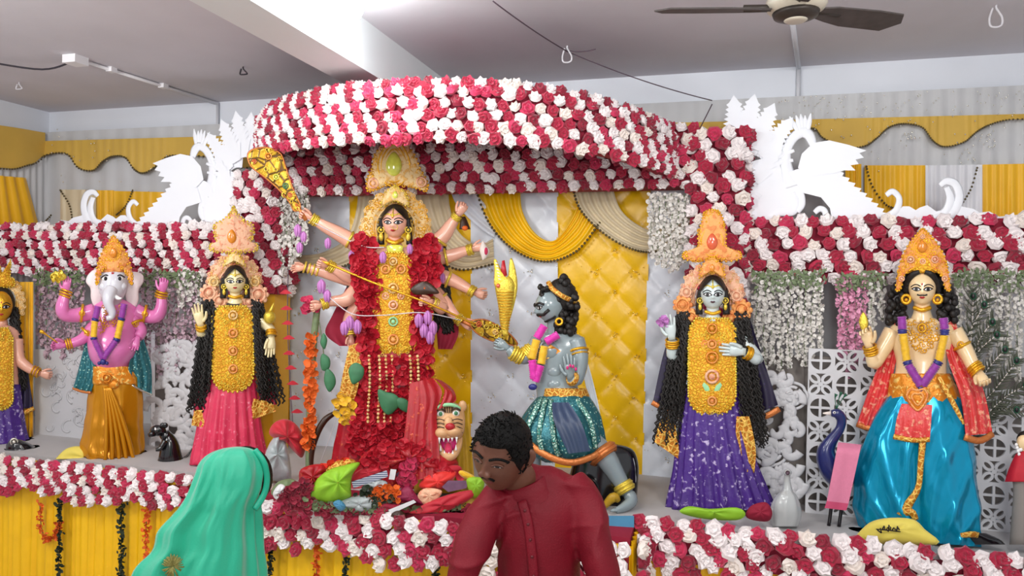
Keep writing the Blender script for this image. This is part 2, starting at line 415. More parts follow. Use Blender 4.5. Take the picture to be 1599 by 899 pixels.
for k in range(26): b.ell((random.uniform(80, 300), random.uniform(200, 300), 5), 1.2, 1.2, .8, 5, 3)
b.build('sequins', 'sequin', bk, VF, kind='stuff')
# left wall drape
LF = lambda v: (lambda p: p+Vector((.012*v[2]/3+.05, 0, 0)))(atX(v[0], v[1], WALLX))
lw = thing('wall_drape', (WALLX+.06, 3.2, .5), 'grey and yellow drape hung on the side wall', 'curtain')
sheet('net_cloth', 'net_grey', lw, (-40, 195, 640, 66, 212, 640), 10, 3, 60, 8, fr=LF)
LF2 = lambda v: LF(v)+Vector((.03, 0, 0))
m = MB(); m.grid([[(x, 198+x*.16+(y-198-x*.16)*k/3, math.sin(x*.7)*2) for x, y in [(-35, 262), (-10, 262), (10, 264), (28, 259), (44, 254), (60, 240)]] for k in range(4)]); m.build('valance', 'valance_yellow', lw, LF2)
beads('bead_string', [(-35, 262), (-10, 264), (10, 264), (28, 259), (44, 254), (62, 240)], 1.6, 'bead_dark', lw, LF2, 24)
m = MB(); rows = []
for j in range(9):
    v = j/8; rows.append([((-45+75*u)+v*36*u, 272+v*130+u*6, 3*math.sin(u*30)) for u in [i/24 for i in range(25)]])
m.grid(rows); m.build('pleated_panel', 'cloth_yellow', lw, LF2)
beads('bead_string', [(94, 296), (75, 325), (58, 345)], 1.6, 'bead_dark', lw, LF2, 16)

# ================================================================== CENTRE BACKDROP (tufted satin)
BY = 4.5
BF = Fr(800, BY, True)
bd = thing('satin_backdrop', (-1.4, BY, STAGE), 'tufted yellow and white satin backdrop behind the ten armed statue', 'curtain')
random.seed(3)
def satin(mt, x0, x1, yt, yb, xb0=None, xb1=None, off=0):
    """a tufted panel: diagonal creases between pinched points"""
    xb0 = x0 if xb0 is None else xb0; xb1 = x1 if xb1 is None else xb1
    nx = max(12, int((x1-x0)/3.2)); ny = int((yb-yt)/4.5); rows = []; D = 62
    for j in range(ny+1):
        v = j/ny; row = []
        for i in range(nx+1):
            u = i/nx; x = x0+(x1-x0)*u+((xb0-x0)*(1-u)+(xb1-x1)*u)*v; y = yt+(yb-yt)*v
            a = (x+off+y*.95)/D; c = (x+off-y*.95)/D
            fa = abs((a % 1)-.5)*2; fc_ = abs((c % 1)-.5)*2
            pin = (max(0, fa-.6)/.4)*(max(0, fc_-.6)/.4)
            crease = .9*(math.sin(a*34+2*math.sin(c*5))*max(0, fc_-.25)+.6*math.sin(c*29)*max(0, fa-.45))
            row.append((x, y, 3*(1-max(fa, fc_)**3)-4*pin+crease+1.2*noise.noise((x*.03, y*.03, off))))
        rows.append(row)
    m = MB(); m.grid(rows); m.build('satin_panel', mt, bd, BF)
    pts = []
    for j in range(int(yt/30)-2, int(yb/30)+3):
        for i in range(-2, int((x1+60)/30)+40):
            for a2 in range(0): pass
    b = MB(); got = 0
    for ia in range(-5, 60):
        for ic in range(-30, 40):
            sx = ((ia)+(ic))*D/2-off; sy = ((ia)-(ic))*D/1.9
            if yt+90 < sy < yb and x0+5 < sx < x1-5:
                for k in range(5): b.ell((sx+random.gauss(0, 2.6), sy+random.gauss(0, 2.6), 2), 1.4, 1.4, 1.2, 5, 3); got += 1
                for k in range(3): b.ell((sx+random.gauss(0, 14), sy+random.gauss(0, 14), 3), .8, .8, .7, 4, 3)
    if got: b.build('tuft_beads', 'sequin_gold' if 'yellow' in mt else 'sequin', bd, BF, kind='stuff')
satin('satin_white', 440, 546, 285, 770)
satin('satin_yellow', 544, 737, 285, 780, 560, 737, 20)
satin('satin_white', 735, 872, 285, 790, 735, 868, 8)
satin('satin_yellow', 870, 1016, 285, 800, 866, 1003, 31)
satin('satin_white', 1014, 1090, 285, 800, 1001, 1080, 12)
sheet('side_curtain', 'satin_yellow', bd, (400, 285, 740, 452, 285, 740), 5, 3, 30, 12, fr=Fr(430, BY-.08, True))
def swag(mt, topc, botc, folds=5, amp=3, d=8, bead=True, nm='swag'):
    """draped swag between an upper and a lower curve"""
    n = 36; T = cat(topc, n); B = cat(botc, n); rows = []
    for j in range(folds*6+1):
        v = j/(folds*6)
        rows.append([(T[i][0]+(B[i][0]-T[i][0])*v, T[i][1]+(B[i][1]-T[i][1])*v, d+amp*math.sin(v*folds*2*PI)+6*math.sin(PI*i/(n-1))) for i in range(n)])
    m = MB(); m.grid(rows); m.build(nm, mt, bd, BF)
    if bead:
        b = MB()
        for p in cat(botc, max(10, int(sum(math.dist(botc[i], botc[i+1]) for i in range(len(botc)-1))/5.5))): b.ell((p[0], p[1], d+10), 2.2, 2.2, 1.8, 6, 4)
        b.build('bead_string', 'bead_dark', bd, BF, kind='stuff')
swag('sheer_beige', [(700, 285), (702, 320), (715, 360), (745, 382), (770, 372)], [(628, 285), (638, 330), (665, 385), (712, 420), (772, 412)], 5)
swag('satin_white', [(742, 285), (750, 310), (766, 325), (776, 338)], [(700, 285), (712, 318), (742, 350), (772, 372)], 3, 2, 5, False)
swag('satin_yellow', [(812, 285), (816, 330), (838, 366), (868, 374), (898, 330), (906, 290)], [(740, 285), (762, 345), (800, 388), (850, 408), (900, 392), (936, 348)], 5, 3, 10)
swag('sheer_beige', [(955, 285), (968, 325), (995, 350), (1025, 358), (1085, 330)], [(893, 285), (905, 325), (940, 362), (985, 388), (1025, 392), (1090, 372)], 5, 3, 14)
swag('sheer_beige', [(560, 285), (556, 330), (540, 372), (500, 395), (455, 398)], [(600, 285), (592, 350), (566, 398), (520, 420), (455, 425)], 3, 3, 8)

# ================================================================== FLOWERS
def flower_mesh(name, mt, seed):
    random.seed(seed); m = MB(); n = 12
    rad = [.16, .42, .60, .82, 1.0, .62]; hgt = [.78, .92, .60, .78, .30, -.15]
    rows = []
    for q, (r, h) in enumerate(zip(rad, hgt)):
        row = []
        for k in range(n):
            a = 2*PI*k/n+q*.35; z = (.16 if (k+q) % 2 else -.12)*(1 if q in (1, 3, 4) else .3)
            rr = r*(1+random.uniform(-.14, .14)+(.10 if (k+q) % 2 else -.08)*(q >= 2))
            row.append((rr*math.cos(a), rr*math.sin(a), h+z+random.uniform(-.06, .06)))
        rows.append(row)
    m.grid(rows, True); m.v.append((0, 0, .55)); c = len(m.v)-1
    for k in range(n): m.f.append((k, (k+1) % n, c))
    me = bpy.data.meshes.new(name); me.from_pydata(m.v, [], m.f)
    bm = bmesh.new(); bm.from_mesh(me); bmesh.ops.recalc_face_normals(bm, faces=bm.faces); bm.to_mesh(me); bm.free()
    me.polygons.foreach_set('use_smooth', [True]*len(me.polygons)); me.set_sharp_from_angle(angle=math.radians(38))
    me.materials.append(M[mt]); return me
REDS = [flower_mesh('flower', m_, i) for i, m_ in enumerate(['flower_red', 'flower_red', 'flower_crimson', 'flower_pink', 'flower_red'])]
WHTS = [flower_mesh('flower', m_, 10+i) for i, m_ in enumerate(['flower_white', 'flower_white', 'flower_cream', 'flower_white'])]
ORNG = flower_mesh('flower', 'flower_orange', 31)
def flower(parent, pos, nrm, r, red, rnd, me=None):
    me = me or rnd.choice(REDS if red else WHTS)
    q = Vector(nrm); q = (q+Vector((rnd.gauss(0, .22), rnd.gauss(0, .22), rnd.gauss(0, .22)))).normalized()
    o = bpy.data.objects.new('flower', me); COL.objects.link(o); o.parent = parent
    o.location = Vector(pos)-wloc(parent); o.rotation_mode = 'QUATERNION'
    from mathutils import Quaternion
    o.rotation_quaternion = q.to_track_quat('Z', 'Y') @ Quaternion((0, 0, 1), rnd.uniform(0, 6.28))
    s_ = r*rnd.uniform(.86, 1.14); o.scale = (s_, s_*rnd.uniform(.85, 1.0), s_*.9); return o
def cover(parent, surf, ulen, vlen, pitch, rnd, red_p=.5, r=None, me=None):
    """cover a surface surf(u,v)->(point, normal) with flowers in staggered rows; past 300 the farthest are joined"""
    nv = max(1, round(vlen/(pitch*.88))); nu = max(1, round(ulen/pitch)); L = []
    for j in range(nv):
        for i in range(nu):
            u = (i+.25+.5*(j % 2)+rnd.uniform(-.16, .16))/nu; v = (j+.5+rnd.uniform(-.16, .16))/nv
            red = ((i+(j+1)//2) % 2 == 0) if rnd.random() < .88 else rnd.random() < red_p
            p, n = surf(min(1, max(0, u)), v); L.append(((p-CAM).length, p, n, red))
    L.sort(key=lambda q: q[0]); rest = []
    for k, (_, p, n, red) in enumerate(L):
        o = flower(parent, p, n, (r or pitch*.60), red, rnd, me)
        if k >= 296: rest.append(o)
    for red in (True, False):
        m = MB(); mats = []; idx = []
        for o in rest:
            if (o.data in REDS) != red: continue
            o.rotation_mode = 'QUATERNION'; mx = Matrix.LocRotScale(o.location, o.rotation_quaternion, o.scale)
            m.add([mx @ v.co for v in o.data.vertices], [tuple(f.vertices) for f in o.data.polygons])
        if m.v:
            me2 = bpy.data.meshes.new('far_flowers'); me2.from_pydata(m.v, [], m.f); me2.materials.append(M['flower_red' if red else 'flower_white'])
            me2.polygons.foreach_set('use_smooth', [True]*len(me2.polygons)); me2.set_sharp_from_angle(angle=math.radians(38))
            q = link('far_flowers', me2, parent); q['kind'] = 'stuff'
    for o in rest: bpy.data.objects.remove(o)
    return len(L)
FRY = 4.2
rnd = random.Random(11)
def beamthing(name, X0, X1, z0, z1, Yf, Yb, label, pitch, catg='flower garland', slope=0):
    t = thing(name, ((X0+X1)/2, Yf, z0), label, catg)
    b = MB(); b.add([(X0, Yf, z0), (X1, Yf, z0+slope), (X1, Yb, z0+slope), (X0, Yb, z0), (X0, Yf, z1), (X1, Yf, z1+slope), (X1, Yb, z1+slope), (X0, Yb, z1)], [(0, 1, 5, 4), (1, 2, 6, 5), (2, 3, 7, 6), (3, 0, 4, 7), (4, 5, 6, 7), (0, 3, 2, 1)])
    b.build('frame_core', 'maroon_cloth', t, smooth=False)
    def surf(u, v):
        bulge = math.sin(v*PI)
        return Vector((X0+(X1-X0)*u, Yf-.035*bulge, z0+(z1-z0)*(v*1.06-.03)+slope*u)), Vector((0, -1, (v-.5)*1.3))
    n = cover(t, surf, X1-X0, z1-z0, pitch, rnd)
    return t
xl = atY(-25, 400, FRY).x; xr = atY(395, 400, FRY).x
z1 = CAM.z+.35; z0 = CAM.z+.0
beamthing('flower_beam', xl, xr, z0, z1, FRY, FRY+.2, 'red and white flower covered beam above the elephant headed statue', .066)
xl2 = atY(1150, 400, FRY).x; xr2 = atY(1625, 400, FRY).x
beamthing('flower_beam', xl2, xr2, CAM.z+.03, CAM.z+.36, FRY, FRY+.2, 'red and white flower covered beam above the statue in blue silk', .068)
xcl, xcr = atY(374, 400, FRY).x, atY(440, 400, FRY).x
xdl, xdr = atY(1077, 400, FRY).x, atY(1160, 400, FRY).x
def column(X0, X1, z0, z1, label, zf, pm, Yf=FRY-.05):
    t = thing('flower_column', ((X0+X1)/2, Yf, z0), label, 'flower column')
    wbox('column_core', (X0, Yf, zf), (X1, Yf+.2, z1), 'maroon_cloth', t); wbox('post', (X0+.03, Yf+.02, z0), (X1-.03, Yf+.2, zf), pm, t)
    z0 = zf
    def surf(u, v):
        return Vector((X0+(X1-X0)*(u*1.06-.03), Yf-.03*math.sin(PI*u), z0+(z1-z0)*v)), Vector(((u-.5)*1.4, -1, 0))
    cover(t, surf, X1-X0, z1-z0, .068, rnd)
    def side(u, v):
        return Vector((X1+.01, Yf+.02+.16*u, z0+(z1-z0)*v)), Vector((1, -.2, 0))
    cover(t, side, .16, z1-z0, .07, rnd)
column(xcl, xcr, STAGE, CAM.z+.70, 'flower covered column behind the raised patterned sword', CAM.z-.12, 'cloth_yellow')
column(xdl, xdr, STAGE, CAM.z+.86, 'flower covered column behind the statue in purple sari', CAM.z-.2, 'cloth_white')
# beam joining the columns under the canopy
beamthing('flower_beam', xcr-.02, xdl+.02, CAM.z+.55, CAM.z+.89, FRY-.02, FRY+.15, 'flower covered beam between the two columns under the curved canopy', .064)
# canopy
CX = (atY(432, 300, FRY).x+atY(1052, 300, FRY).x)/2; HW = (atY(1052, 300, FRY).x-atY(432, 300, FRY).x)/2; PR = .86
t = thing('flower_canopy', (CX, FRY, CAM.z+.7), 'curved flower covered canopy projecting above the ten armed statue', 'canopy')
CZ1 = lambda a: CAM.z+1.0-.13*max(0, math.cos(a))**2+.0*math.sin(a)
CH = lambda a: .30-.04*abs(math.cos(a))
cpt = lambda a, k=1: Vector((CX+HW*k*math.cos(a), FRY-PR*k*math.sin(a), 0))
b = MB(); rows = [[], [], [], []]
for i in range(49):
    a = PI*i/48; p = cpt(a, .985); q = cpt(a, .93)
    rows[0].append((p.x, p.y, CZ1(a))); rows[1].append((p.x, p.y, CZ1(a)-CH(a))); rows[2].append((q.x, q.y, CZ1(a)-CH(a))); rows[3].append((q.x, q.y, CZ1(a)))
b.grid(rows+[rows[0]]); b.build('fascia', 'maroon_cloth', t, smooth=False)
b = MB(); rows = []
for k in range(6): rows.append([tuple(cpt(PI*i/32, .95*k/5+.001)+Vector((0, 0, CZ1(PI*i/32)-.05+.015*math.sin(i*2.2+k)))) for i in range(33)])
b.grid(rows); b.build('lining', 'maroon_cloth', t)
b = MB(); rows = []
for k in range(6): rows.append([tuple(cpt(PI*i/32, .97*k/5+.001)+Vector((0, 0, CZ1(PI*i/32)-.01))) for i in range(33)])
b.grid(rows); b.build('top_cover', 'maroon_cloth', t)
def surf(u, v):
    # even steps along the rim
    a = PI*(1-u); a = a+.10*math.sin(2*a)
    p = cpt(a, 1.0); n = Vector((math.cos(a)/HW, -math.sin(a)/PR, 0)).normalized()
    vv = v*1.12-.06
    p.z = CZ1(a)-CH(a)*(1-vv); p -= n*.06*max(0, (vv-.8)/.3)
    return p, n+Vector((0, 0, (vv-.45)*1.0))
cover(t, surf, 3.55, .34, .060, rnd)

# ================================================================== STAGE
SY = 3.62; SC = 3.36
xa = atY(405, 780, SC).x; xb = atY(985, 780, SC).x
st = wbox('stage_platform', (WALLX+.02, SY, FLOOR), (2.6, WALLY-.02, STAGE), 'cloth_grey', kind='structure'); tag(st, 'long low stage covered with pale cloth', 'stage')
s2 = wbox('stage_platform', (xa, SC, FLOOR), (xb, SY-.002, STAGE), 'maroon_cloth', kind='structure'); tag(s2, 'projecting centre part of the low stage', 'stage')
def skirt(X0, X1, Y, label):
    b = MB(); n = int((X1-X0)/.008); rows = []
    for j in range(9):
        v = j/8; rows.append([(X0+(X1-X0)*i/n+.006*math.sin(i*.31+v*2), Y-.012-.026*(.55+.45*v)*(1-abs(math.sin(i*.42+.9*math.sin(i*.07)+.5*v*math.sin(i*.11))))-.012*math.sin(i*.17+2), STAGE-.03-(STAGE-.035-FLOOR)*v) for i in range(n+1)])
    b.grid(rows); tag(b.build('stage_skirt', 'skirt_yellow'), label, 'cloth')
skirt(WALLX+.2, xa, SY, 'yellow pleated cloth skirt along the stage under the elephant headed statue')
skirt(xa-.02, xb+.02, SC, 'yellow pleated cloth skirt on the projecting centre of the stage')
skirt(xb, 2.6, SY, 'yellow pleated cloth skirt along the stage under the statue in blue silk')
def edging(X0, X1, Y, label, h0, h1, pitch, dz=.05):
    t = thing('flower_edging', ((X0+X1)/2, Y, STAGE), label, 'flower garland')
    wbox('edging_core', (X0, Y-.07, STAGE-.16), (X1, Y-.001, STAGE-dz-.03), 'maroon_cloth', t)
    def surf(u, v):
        ang = v*1.75-.35; x = X0+(X1-X0)*u
        hh = h0+(h1-h0)*u+.035*math.sin(u*19)+.02*math.sin(u*53)
        if v > .8: y, z = Y-.085+.03*((v-.8)/.2), STAGE-dz+.02
        else: y, z = Y-.085, STAGE-dz-hh*(1-v/.8)+.005
        return Vector((x, y, z)), Vector((0, -1, .1+.5*max(0, v-.4)))
    vl = (h0+h1)/2+.05
    cover(t, surf, X1-X0, vl, pitch, rnd)
    return t
e1 = edging(atY(-25, 740, SY).x, xa, SY, 'red and white flower edging on the stage below the elephant headed statue', .17, .17, .066)
e2 = edging(xa, xb, SC, 'red and white flower edging on the projecting centre of the stage', .17, .22, .070)
e3 = edging(xb, atY(1630, 860, SY).x, SY, 'red and white flower edging on the stage below the statue in blue silk', .20, .30, .070, .0)

b = MB(); rows = []
for j in range(7): rows.append([(xb+.012+.010*math.sin(i*.9), SC-.03+(SY-SC)*i/30, STAGE-.02-(STAGE-.025-FLOOR)*j/6) for i in range(31)])
b.grid(rows); tag(b.build('stage_skirt', 'skirt_yellow'), 'short yellow cloth return on the side of the projecting stage', 'cloth')
cover(e2, lambda u, v: (Vector((xb+.05, SC-.04+(SY-SC-.06)*u, STAGE-.19+.18*v)), Vector((1, -.5, .2))), SY-SC, .2, .068, rnd)
# ================================================================== STATUE TOOLKIT
mat('skin_pink', 'f0b49c', .3, var=.04, coat=.4)
mat('skin_cream', 'efe0b0', .3, var=.04, coat=.4)
mat('skin_blue_white', 'cfdcdc', .3, var=.04, coat=.4)
mat('skin_pale', 'f2d4a4', .3, var=.04, coat=.5)
mat('skin_magenta', 'e07ab8', .22, var=.08, vs=5, coat=.6)
mat('elephant_white', 'd8d8e0', .28, var=.06, coat=.5)
mat('ear_white', 'eedfe0', .35, var=.06)
mat('skin_grey', '8c9a9e', .25, var=.1, coat=.6)
mat('hair_black', '17120f', .55, var=.4, vs=40, bump=.4, bs=90)
mat('eye_white', 'f4f4f4', .2, var=.02)
mat('ink_black', '120c10', .4)
mat('lip_red', 'b3242c', .35)
mat('lip_dark', '5a4450', .4)
mat('gold', 'eab02c', .3, metal=.65, var=.2, vs=20, bump=.35, bs=120)
mat('gold_bright', 'f8d250', .28, metal=.55, var=.25, vs=40, bump=.4, bs=150)
mat('gold_plate', 'f2b82a', .38, metal=.35, var=.25, vs=18, bump=.5, bs=110, col2='e39a20', pat='ridge', ps=55, pt=.12)
mat('shola_orange', 'f0a860', .6, var=.15, vs=14, bump=.4, bs=90, col2='e58748', pat='noise', ps=34, pt=.56)
mat('shola_pink', 'f2bd9a', .6, var=.12, vs=14, bump=.4, bs=90, col2='eb9a78', pat='noise', ps=40, pt=.58)
mat('shola_cream', 'f0cf94', .55, var=.12, vs=14, bump=.4, bs=90, col2='eab45e', pat='noise', ps=40, pt=.55)
mat('gem_green', 'dfe65a', .1, var=.3, vs=30, coat=.8)
mat('gem_red', 'd8603c', .15, var=.2, coat=.6)
mat('gem_orange', 'e08a28', .2, var=.25, vs=40, coat=.6)
mat('mint', '9ad8a4', .5)
mat('sari_red', 'a80e22', .42, var=.25, vs=12, bump=.2, bs=40, col2='d8602c', pat='noise', ps=44, pt=.68)
mat('sari_rose', 'd83458', .32, var=.2, vs=10, bump=.15, bs=40, col2='f08aa0', pat='noise', ps=40, pt=.66, spec=.6)
mat('sari_purple', '45207e', .4, var=.3, vs=8, bump=.2, bs=50, col2='c4b4dc', pat='noise', ps=42, pt=.64, spec=.6)
mat('sari_dark', '1f1536', .5, var=.2, vs=8, col2='3c2a62', pat='spots', ps=40, pt=.15)
mat('brocade_gold', 'c47a1c', .4, metal=.3, var=.25, vs=20, bump=.4, bs=60, col2='ecc05a', pat='ridge', ps=42, pt=.10)
mat('satin_gold', 'd08a12', .22, metal=.45, var=.12, vs=6)
mat('satin_blue', '0a9cc4', .2, metal=.45, var=.12, vs=6)
mat('brocade_pink', 'd83a3a', .35, var=.15, vs=10, bump=.35, bs=40, col2='f4a888', pat='noise', ps=38, pt=.6)
mat('brocade_orange', 'e28a1e', .32, metal=.35, var=.2, vs=12, bump=.4, bs=50, col2='f8cf70', pat='noise', ps=40, pt=.58)
mat('sequin_teal', '2f6f78', .25, metal=.4, var=.4, vs=30, bump=.5, bs=60, col2='a8ded0', pat='spots', ps=48, pt=.22)
mat('sequin_mint', 'bfe6d4', .2, metal=.5, var=.3, vs=60, bump=.6, bs=110, col2='3f8a80', pat='ridge', ps=60, pt=.12)
mat('navy_cloth', '33425e', .4, var=.2)
mat('trim_copper', 'd07c40', .35, metal=.4, var=.2, bump=.4, bs=80)
mat('tinsel_purple', '8f2a98', .5, var=.3, vs=50, sheen=.5)
mat('tinsel_magenta', 'd41ea0', .5, var=.3, vs=50, sheen=.5)
mat('tinsel_yellow', 'eeb60e', .5, var=.25, vs=50, sheen=.5)
mat('ribbon_blue', '2d2f78', .3)
mat('garland_red', 'b9142a', .6, var=.3, vs=25)
mat('lotus_lavender', 'c07cc0', .6, var=.2, vs=40)
mat('leaf_green', '3f7a54', .55, var=.3, vs=30)
mat('leaf_dark', '23301e', .6, var=.4, vs=30)
mat('marigold', 'e0641a', .7, var=.3, vs=60)
mat('blade_pattern', 'c49a20', .32, metal=.45, var=.3, vs=30, bump=.3, bs=60, col2='4a2a10', pat='ridge', ps=18, pt=.07)
mat('black_gloss', '101014', .18, var=.3, coat=.8)
mat('dark_wood', '3a2418', .35, var=.3, vs=12)

def rotm(yaw, pitch, roll):
    return Matrix.Rotation(roll, 3, 'Z') @ Matrix.Rotation(pitch, 3, 'X') @ Matrix.Rotation(yaw, 3, 'Y')
class Head:
    """egg-shaped head with nose, brow, lips and chin; W, H half width/height in photo pixels"""
    def __init__(s, cx, cy, d, W, H, yaw=0, pitch=0, roll=0, nose=.24, jaw=.2, deep=1.12, brow=.0):
        s.c = Vector((cx, cy, d)); s.W = W; s.H = H; s.R = rotm(yaw, pitch, roll); s.nose = nose; s.jaw = jaw; s.deep = deep; s.brow = brow
    def r(s, v):
        return math.sqrt(max(0, 1-v*v)) if v >= 0 else max(0, 1-(-v)**2.6)**.5*(1-s.jaw*(-v))
    def front(s, xn, v):
        r = max(s.r(v), 1e-4); q = min(abs(xn)/r, 1); d = s.deep*r*max(0, 1-q*q)**.42
        g = lambda x0, v0, sx, sv: math.exp(-((abs(xn)-x0)/sx)**2-((v-v0)/sv)**2)
        if .16 > v > -.40:
            k = (0.16-v)/.42
            d += s.nose*math.exp(-(xn/(.09+.10*max(0, k-.3)))**2)*(k if k <= 1 else max(0, 1-(k-1)/.33))
        d += -.07*g(.38, .03, .2, .1)+.04*g(.45, -.28, .25, .25)+.09*g(0, -.52, .26, .07)-.03*g(0, -.43, .2, .03)+.07*g(0, -.86, .25, .14)+s.brow*g(.35, .2, .35, .07)
        return d
    def T(s, x, y, d): return tuple(s.c+s.R @ Vector((x, y, d)))
    def on(s, xn, v, off=0): return s.T(xn*s.W, -v*s.H, s.front(xn, v)*s.W+off)
    def skull(s, mb, nl=40, nv=36):
        rows = []
        for j in range(nv+1):
            v = math.sin(-PI/2+PI*j/nv); row = []
            for i in range(nl):
                lo = -PI+2*PI*i/nl; r = s.r(v); xn = r*math.sin(lo)
                if abs(lo) <= PI/2: row.append(s.on(xn, v))
                else: row.append(s.T(xn*s.W, -v*s.H, s.deep*1.1*s.W*r*math.cos(lo)))
            rows.append(row)
        mb.grid(rows, True); return mb
    def patch(s, pts, off=.4, mb=None):
        mb = mb or MB(); n = len(pts); cx = sum(p[0] for p in pts)/n; cv = sum(p[1] for p in pts)/n
        vs = [s.on(cx, cv, off)]+[s.on(cx+(p[0]-cx)*.5, cv+(p[1]-cv)*.5, off) for p in pts]+[s.on(p[0], p[1], off) for p in pts]
        fs = [(0, 1+i, 1+(i+1) % n) for i in range(n)]+[(1+i, 1+n+i, 1+n+(i+1) % n, 1+(i+1) % n) for i in range(n)]
        return mb.add(vs, fs)
    def line(s, pts, r, mb=None, off=.2, n=12):
        mb = mb or MB(); return mb.tube([s.on(p[0], p[1], off) for p in cat(pts, n)], r, 6)
def almond(cx, cv, w, h, side, tilt=.03):
    return [(cx-w, cv-tilt*side), (cx-w*.5, cv+h*.8), (cx, cv+h), (cx+w*.5, cv+h*.75), (cx+w, cv+tilt*side), (cx+w*.5, cv-h*.7), (cx, cv-h*.8), (cx-w*.5, cv-h*.6)]
def oval(cx, cv, w, h, n=10): return [(cx+w*math.cos(2*PI*k/n), cv+h*math.sin(2*PI*k/n)) for k in range(n)]
def face_parts(h, fr, parent, lip='lip_red', ew=.27, eh=.10, ev=.02, gaze=0, brow_r=.8, bindi='lip_red', moustache=False, iris='ink_black', lid=True, lipw=.22):
    for sd in (-1, 1):
        e = h.patch(almond(.42*sd, ev, ew, eh, sd), .3).build('eye', 'eye_white', parent, fr)
        h.patch(oval(.42*sd+gaze, ev+.005, ew*.40, eh*.85), .7).build('iris', iris, e, fr)
        if lid:
            b = h.line([(.42*sd-ew*1.05, ev-.03*sd), (.42*sd-ew*.5, ev+eh*.85), (.42*sd, ev+eh*1.05), (.42*sd+ew*.5, ev+eh*.8), (.42*sd+ew*1.1, ev+.03*sd)], .045*h.W)
            h.line([(.42*sd-ew, ev-.03*sd), (.42*sd, ev-eh*.85), (.42*sd+ew, ev+.03*sd)], .03*h.W, b); b.build('eyelid', 'ink_black', e, fr)
        h.line([(.12*sd, ev+.17), (.35*sd, ev+.27), (.58*sd, ev+.26), (.80*sd, ev+.14)], brow_r*.05*h.W).build('eyebrow', 'ink_black', parent, fr)
    h.patch([(-lipw, -.52), (-lipw*.5, -.46), (0, -.48), (lipw*.5, -.46), (lipw, -.52), (lipw*.5, -.59), (0, -.61), (-lipw*.5, -.59)], .35).build('lips', lip, parent, fr)
    if bindi: h.patch(oval(0, ev+.30, .07, .06), .35).build('forehead_mark', bindi, parent, fr)
    if moustache:
        h.line([(-.36, -.36), (-.2, -.40), (0, -.385), (.2, -.40), (.36, -.36)], .06*h.W).build('moustache', 'ink_black', parent, fr)
def rot_about(v, ax, ang): return Matrix.Rotation(ang, 3, ax) @ v
def hand(mb, wp, a, b, size, curl=.35, spread=.10, thumb=.5, tc=.3, seg=6, fr_=.052):
    """palm and five fingers; a points along the fingers, b towards the thumb side"""
    wp = Vector(wp); a = Vector(a).normalized(); b = Vector(b); b = (b-a*b.dot(a)).normalized(); c = a.cross(b)
    s = size; cu = curl if isinstance(curl, (list, tuple)) else [curl]*4
    mb.tube([tuple(wp-a*.06*s)+(.13*s,), tuple(wp+a*.08*s)+(.15*s,), tuple(wp+a*.28*s)+(.21*s,), tuple(wp+a*.46*s)+(.22*s,), tuple(wp+a*.52*s)+(.17*s,)], 0, 10, flat=.5, up=tuple(c))
    for i, (ln, o) in enumerate(zip((.40, .47, .44, .34), (1.5, .5, -.5, -1.5))):
        p = wp+a*(.46-.02*abs(o))*s+b*o*.105*s; d = (a+b*o*spread).normalized(); pts = [tuple(p)+(fr_*1.1*s,)]; ang = 0
        for k, f in enumerate((.42, .32, .26)):
            ang += cu[i]*(.7 if k == 0 else 1.0); dd = d*math.cos(ang)+c*math.sin(ang)
            p = p+dd*ln*f*s; pts.append(tuple(p)+(fr_*(1.02-.14*k)*s,))
        mb.tube(pts, 0, seg, n=9)
    p = wp+a*.12*s+b*.13*s; d = (a*(1-thumb)+b*thumb+c*tc).normalized(); p2 = p+d*.2*s; p3 = p2+(d*.6+a*.6+c*tc*.6).normalized()*.17*s; p4 = p3+(a*.8+d*.3+c*tc).normalized()*.13*s
    mb.tube([tuple(p)+(.085*s,), tuple(p2)+(.068*s,), tuple(p3)+(.06*s,), tuple(p4)+(.042*s,)], 0, seg, n=9)
    return wp+a*.6*s
def limb(mb, pts, n=14, seg=12): mb.tube(pts, 0, seg, n=n)
def bangles(fr, parent, p0, p1, r, n=4, mt='gold', w=None):
    p0, p1 = Vector(p0), Vector(p1); b = MB(); ax = p1-p0; w = w or r*.2
    for k in range(n): b.ring(p0.lerp(p1, k/max(1, n-1)), r*(1.02+.1*(k % 2)), w, 16, 5, ax)
    return b.build('bangles', mt, parent, fr)
def inpoly(x, y, P):
    c = False; n = len(P); j = n-1
    for i in range(n):
        if (P[i][1] > y) != (P[j][1] > y) and x < (P[j][0]-P[i][0])*(y-P[i][1])/(P[j][1]-P[i][1])+P[i][0]: c = not c
        j = i
    return c
def relief(P, d, n, r, seed, mb=None, curl=True, hole=None):
    """raised curls, rings and beads scattered over a cut-out outline, denser along its rim"""
    R = random.Random(seed); mb = mb or MB(); xs = [p[0] for p in P]; ys = [p[1] for p in P]; k = 0; tries = 0; done = []
    while k < n and tries < n*30:
        tries += 1; x = R.uniform(min(xs), max(xs)); y = R.uniform(min(ys), max(ys))
        if not inpoly(x, y, P) or (hole and hole(x, y)): continue
        if any((x-q[0])**2+(y-q[1])**2 < (r*1.25)**2 for q in done): continue
        done.append((x, y)); dd = d(x, y) if callable(d) else d; k += 1; q = R.random(); rr = r*R.uniform(.75, 1.2)
        if q < .4: mb.ring((x, y, dd), rr*.7, rr*.24, 9, 4)
        elif q < .6: mb.ell((x, y, dd), rr*.6, rr*.6, rr*.5, 7, 4)
        else:
            a = R.uniform(0, 6.28)
            mb.tube([(x+rr*1.1*(1-t*.75)*math.cos(a+t*5), y+rr*1.1*(1-t*.75)*math.sin(a+t*5), dd) for t in [i/8 for i in range(9)]], rr*.24, 4)
    return mb
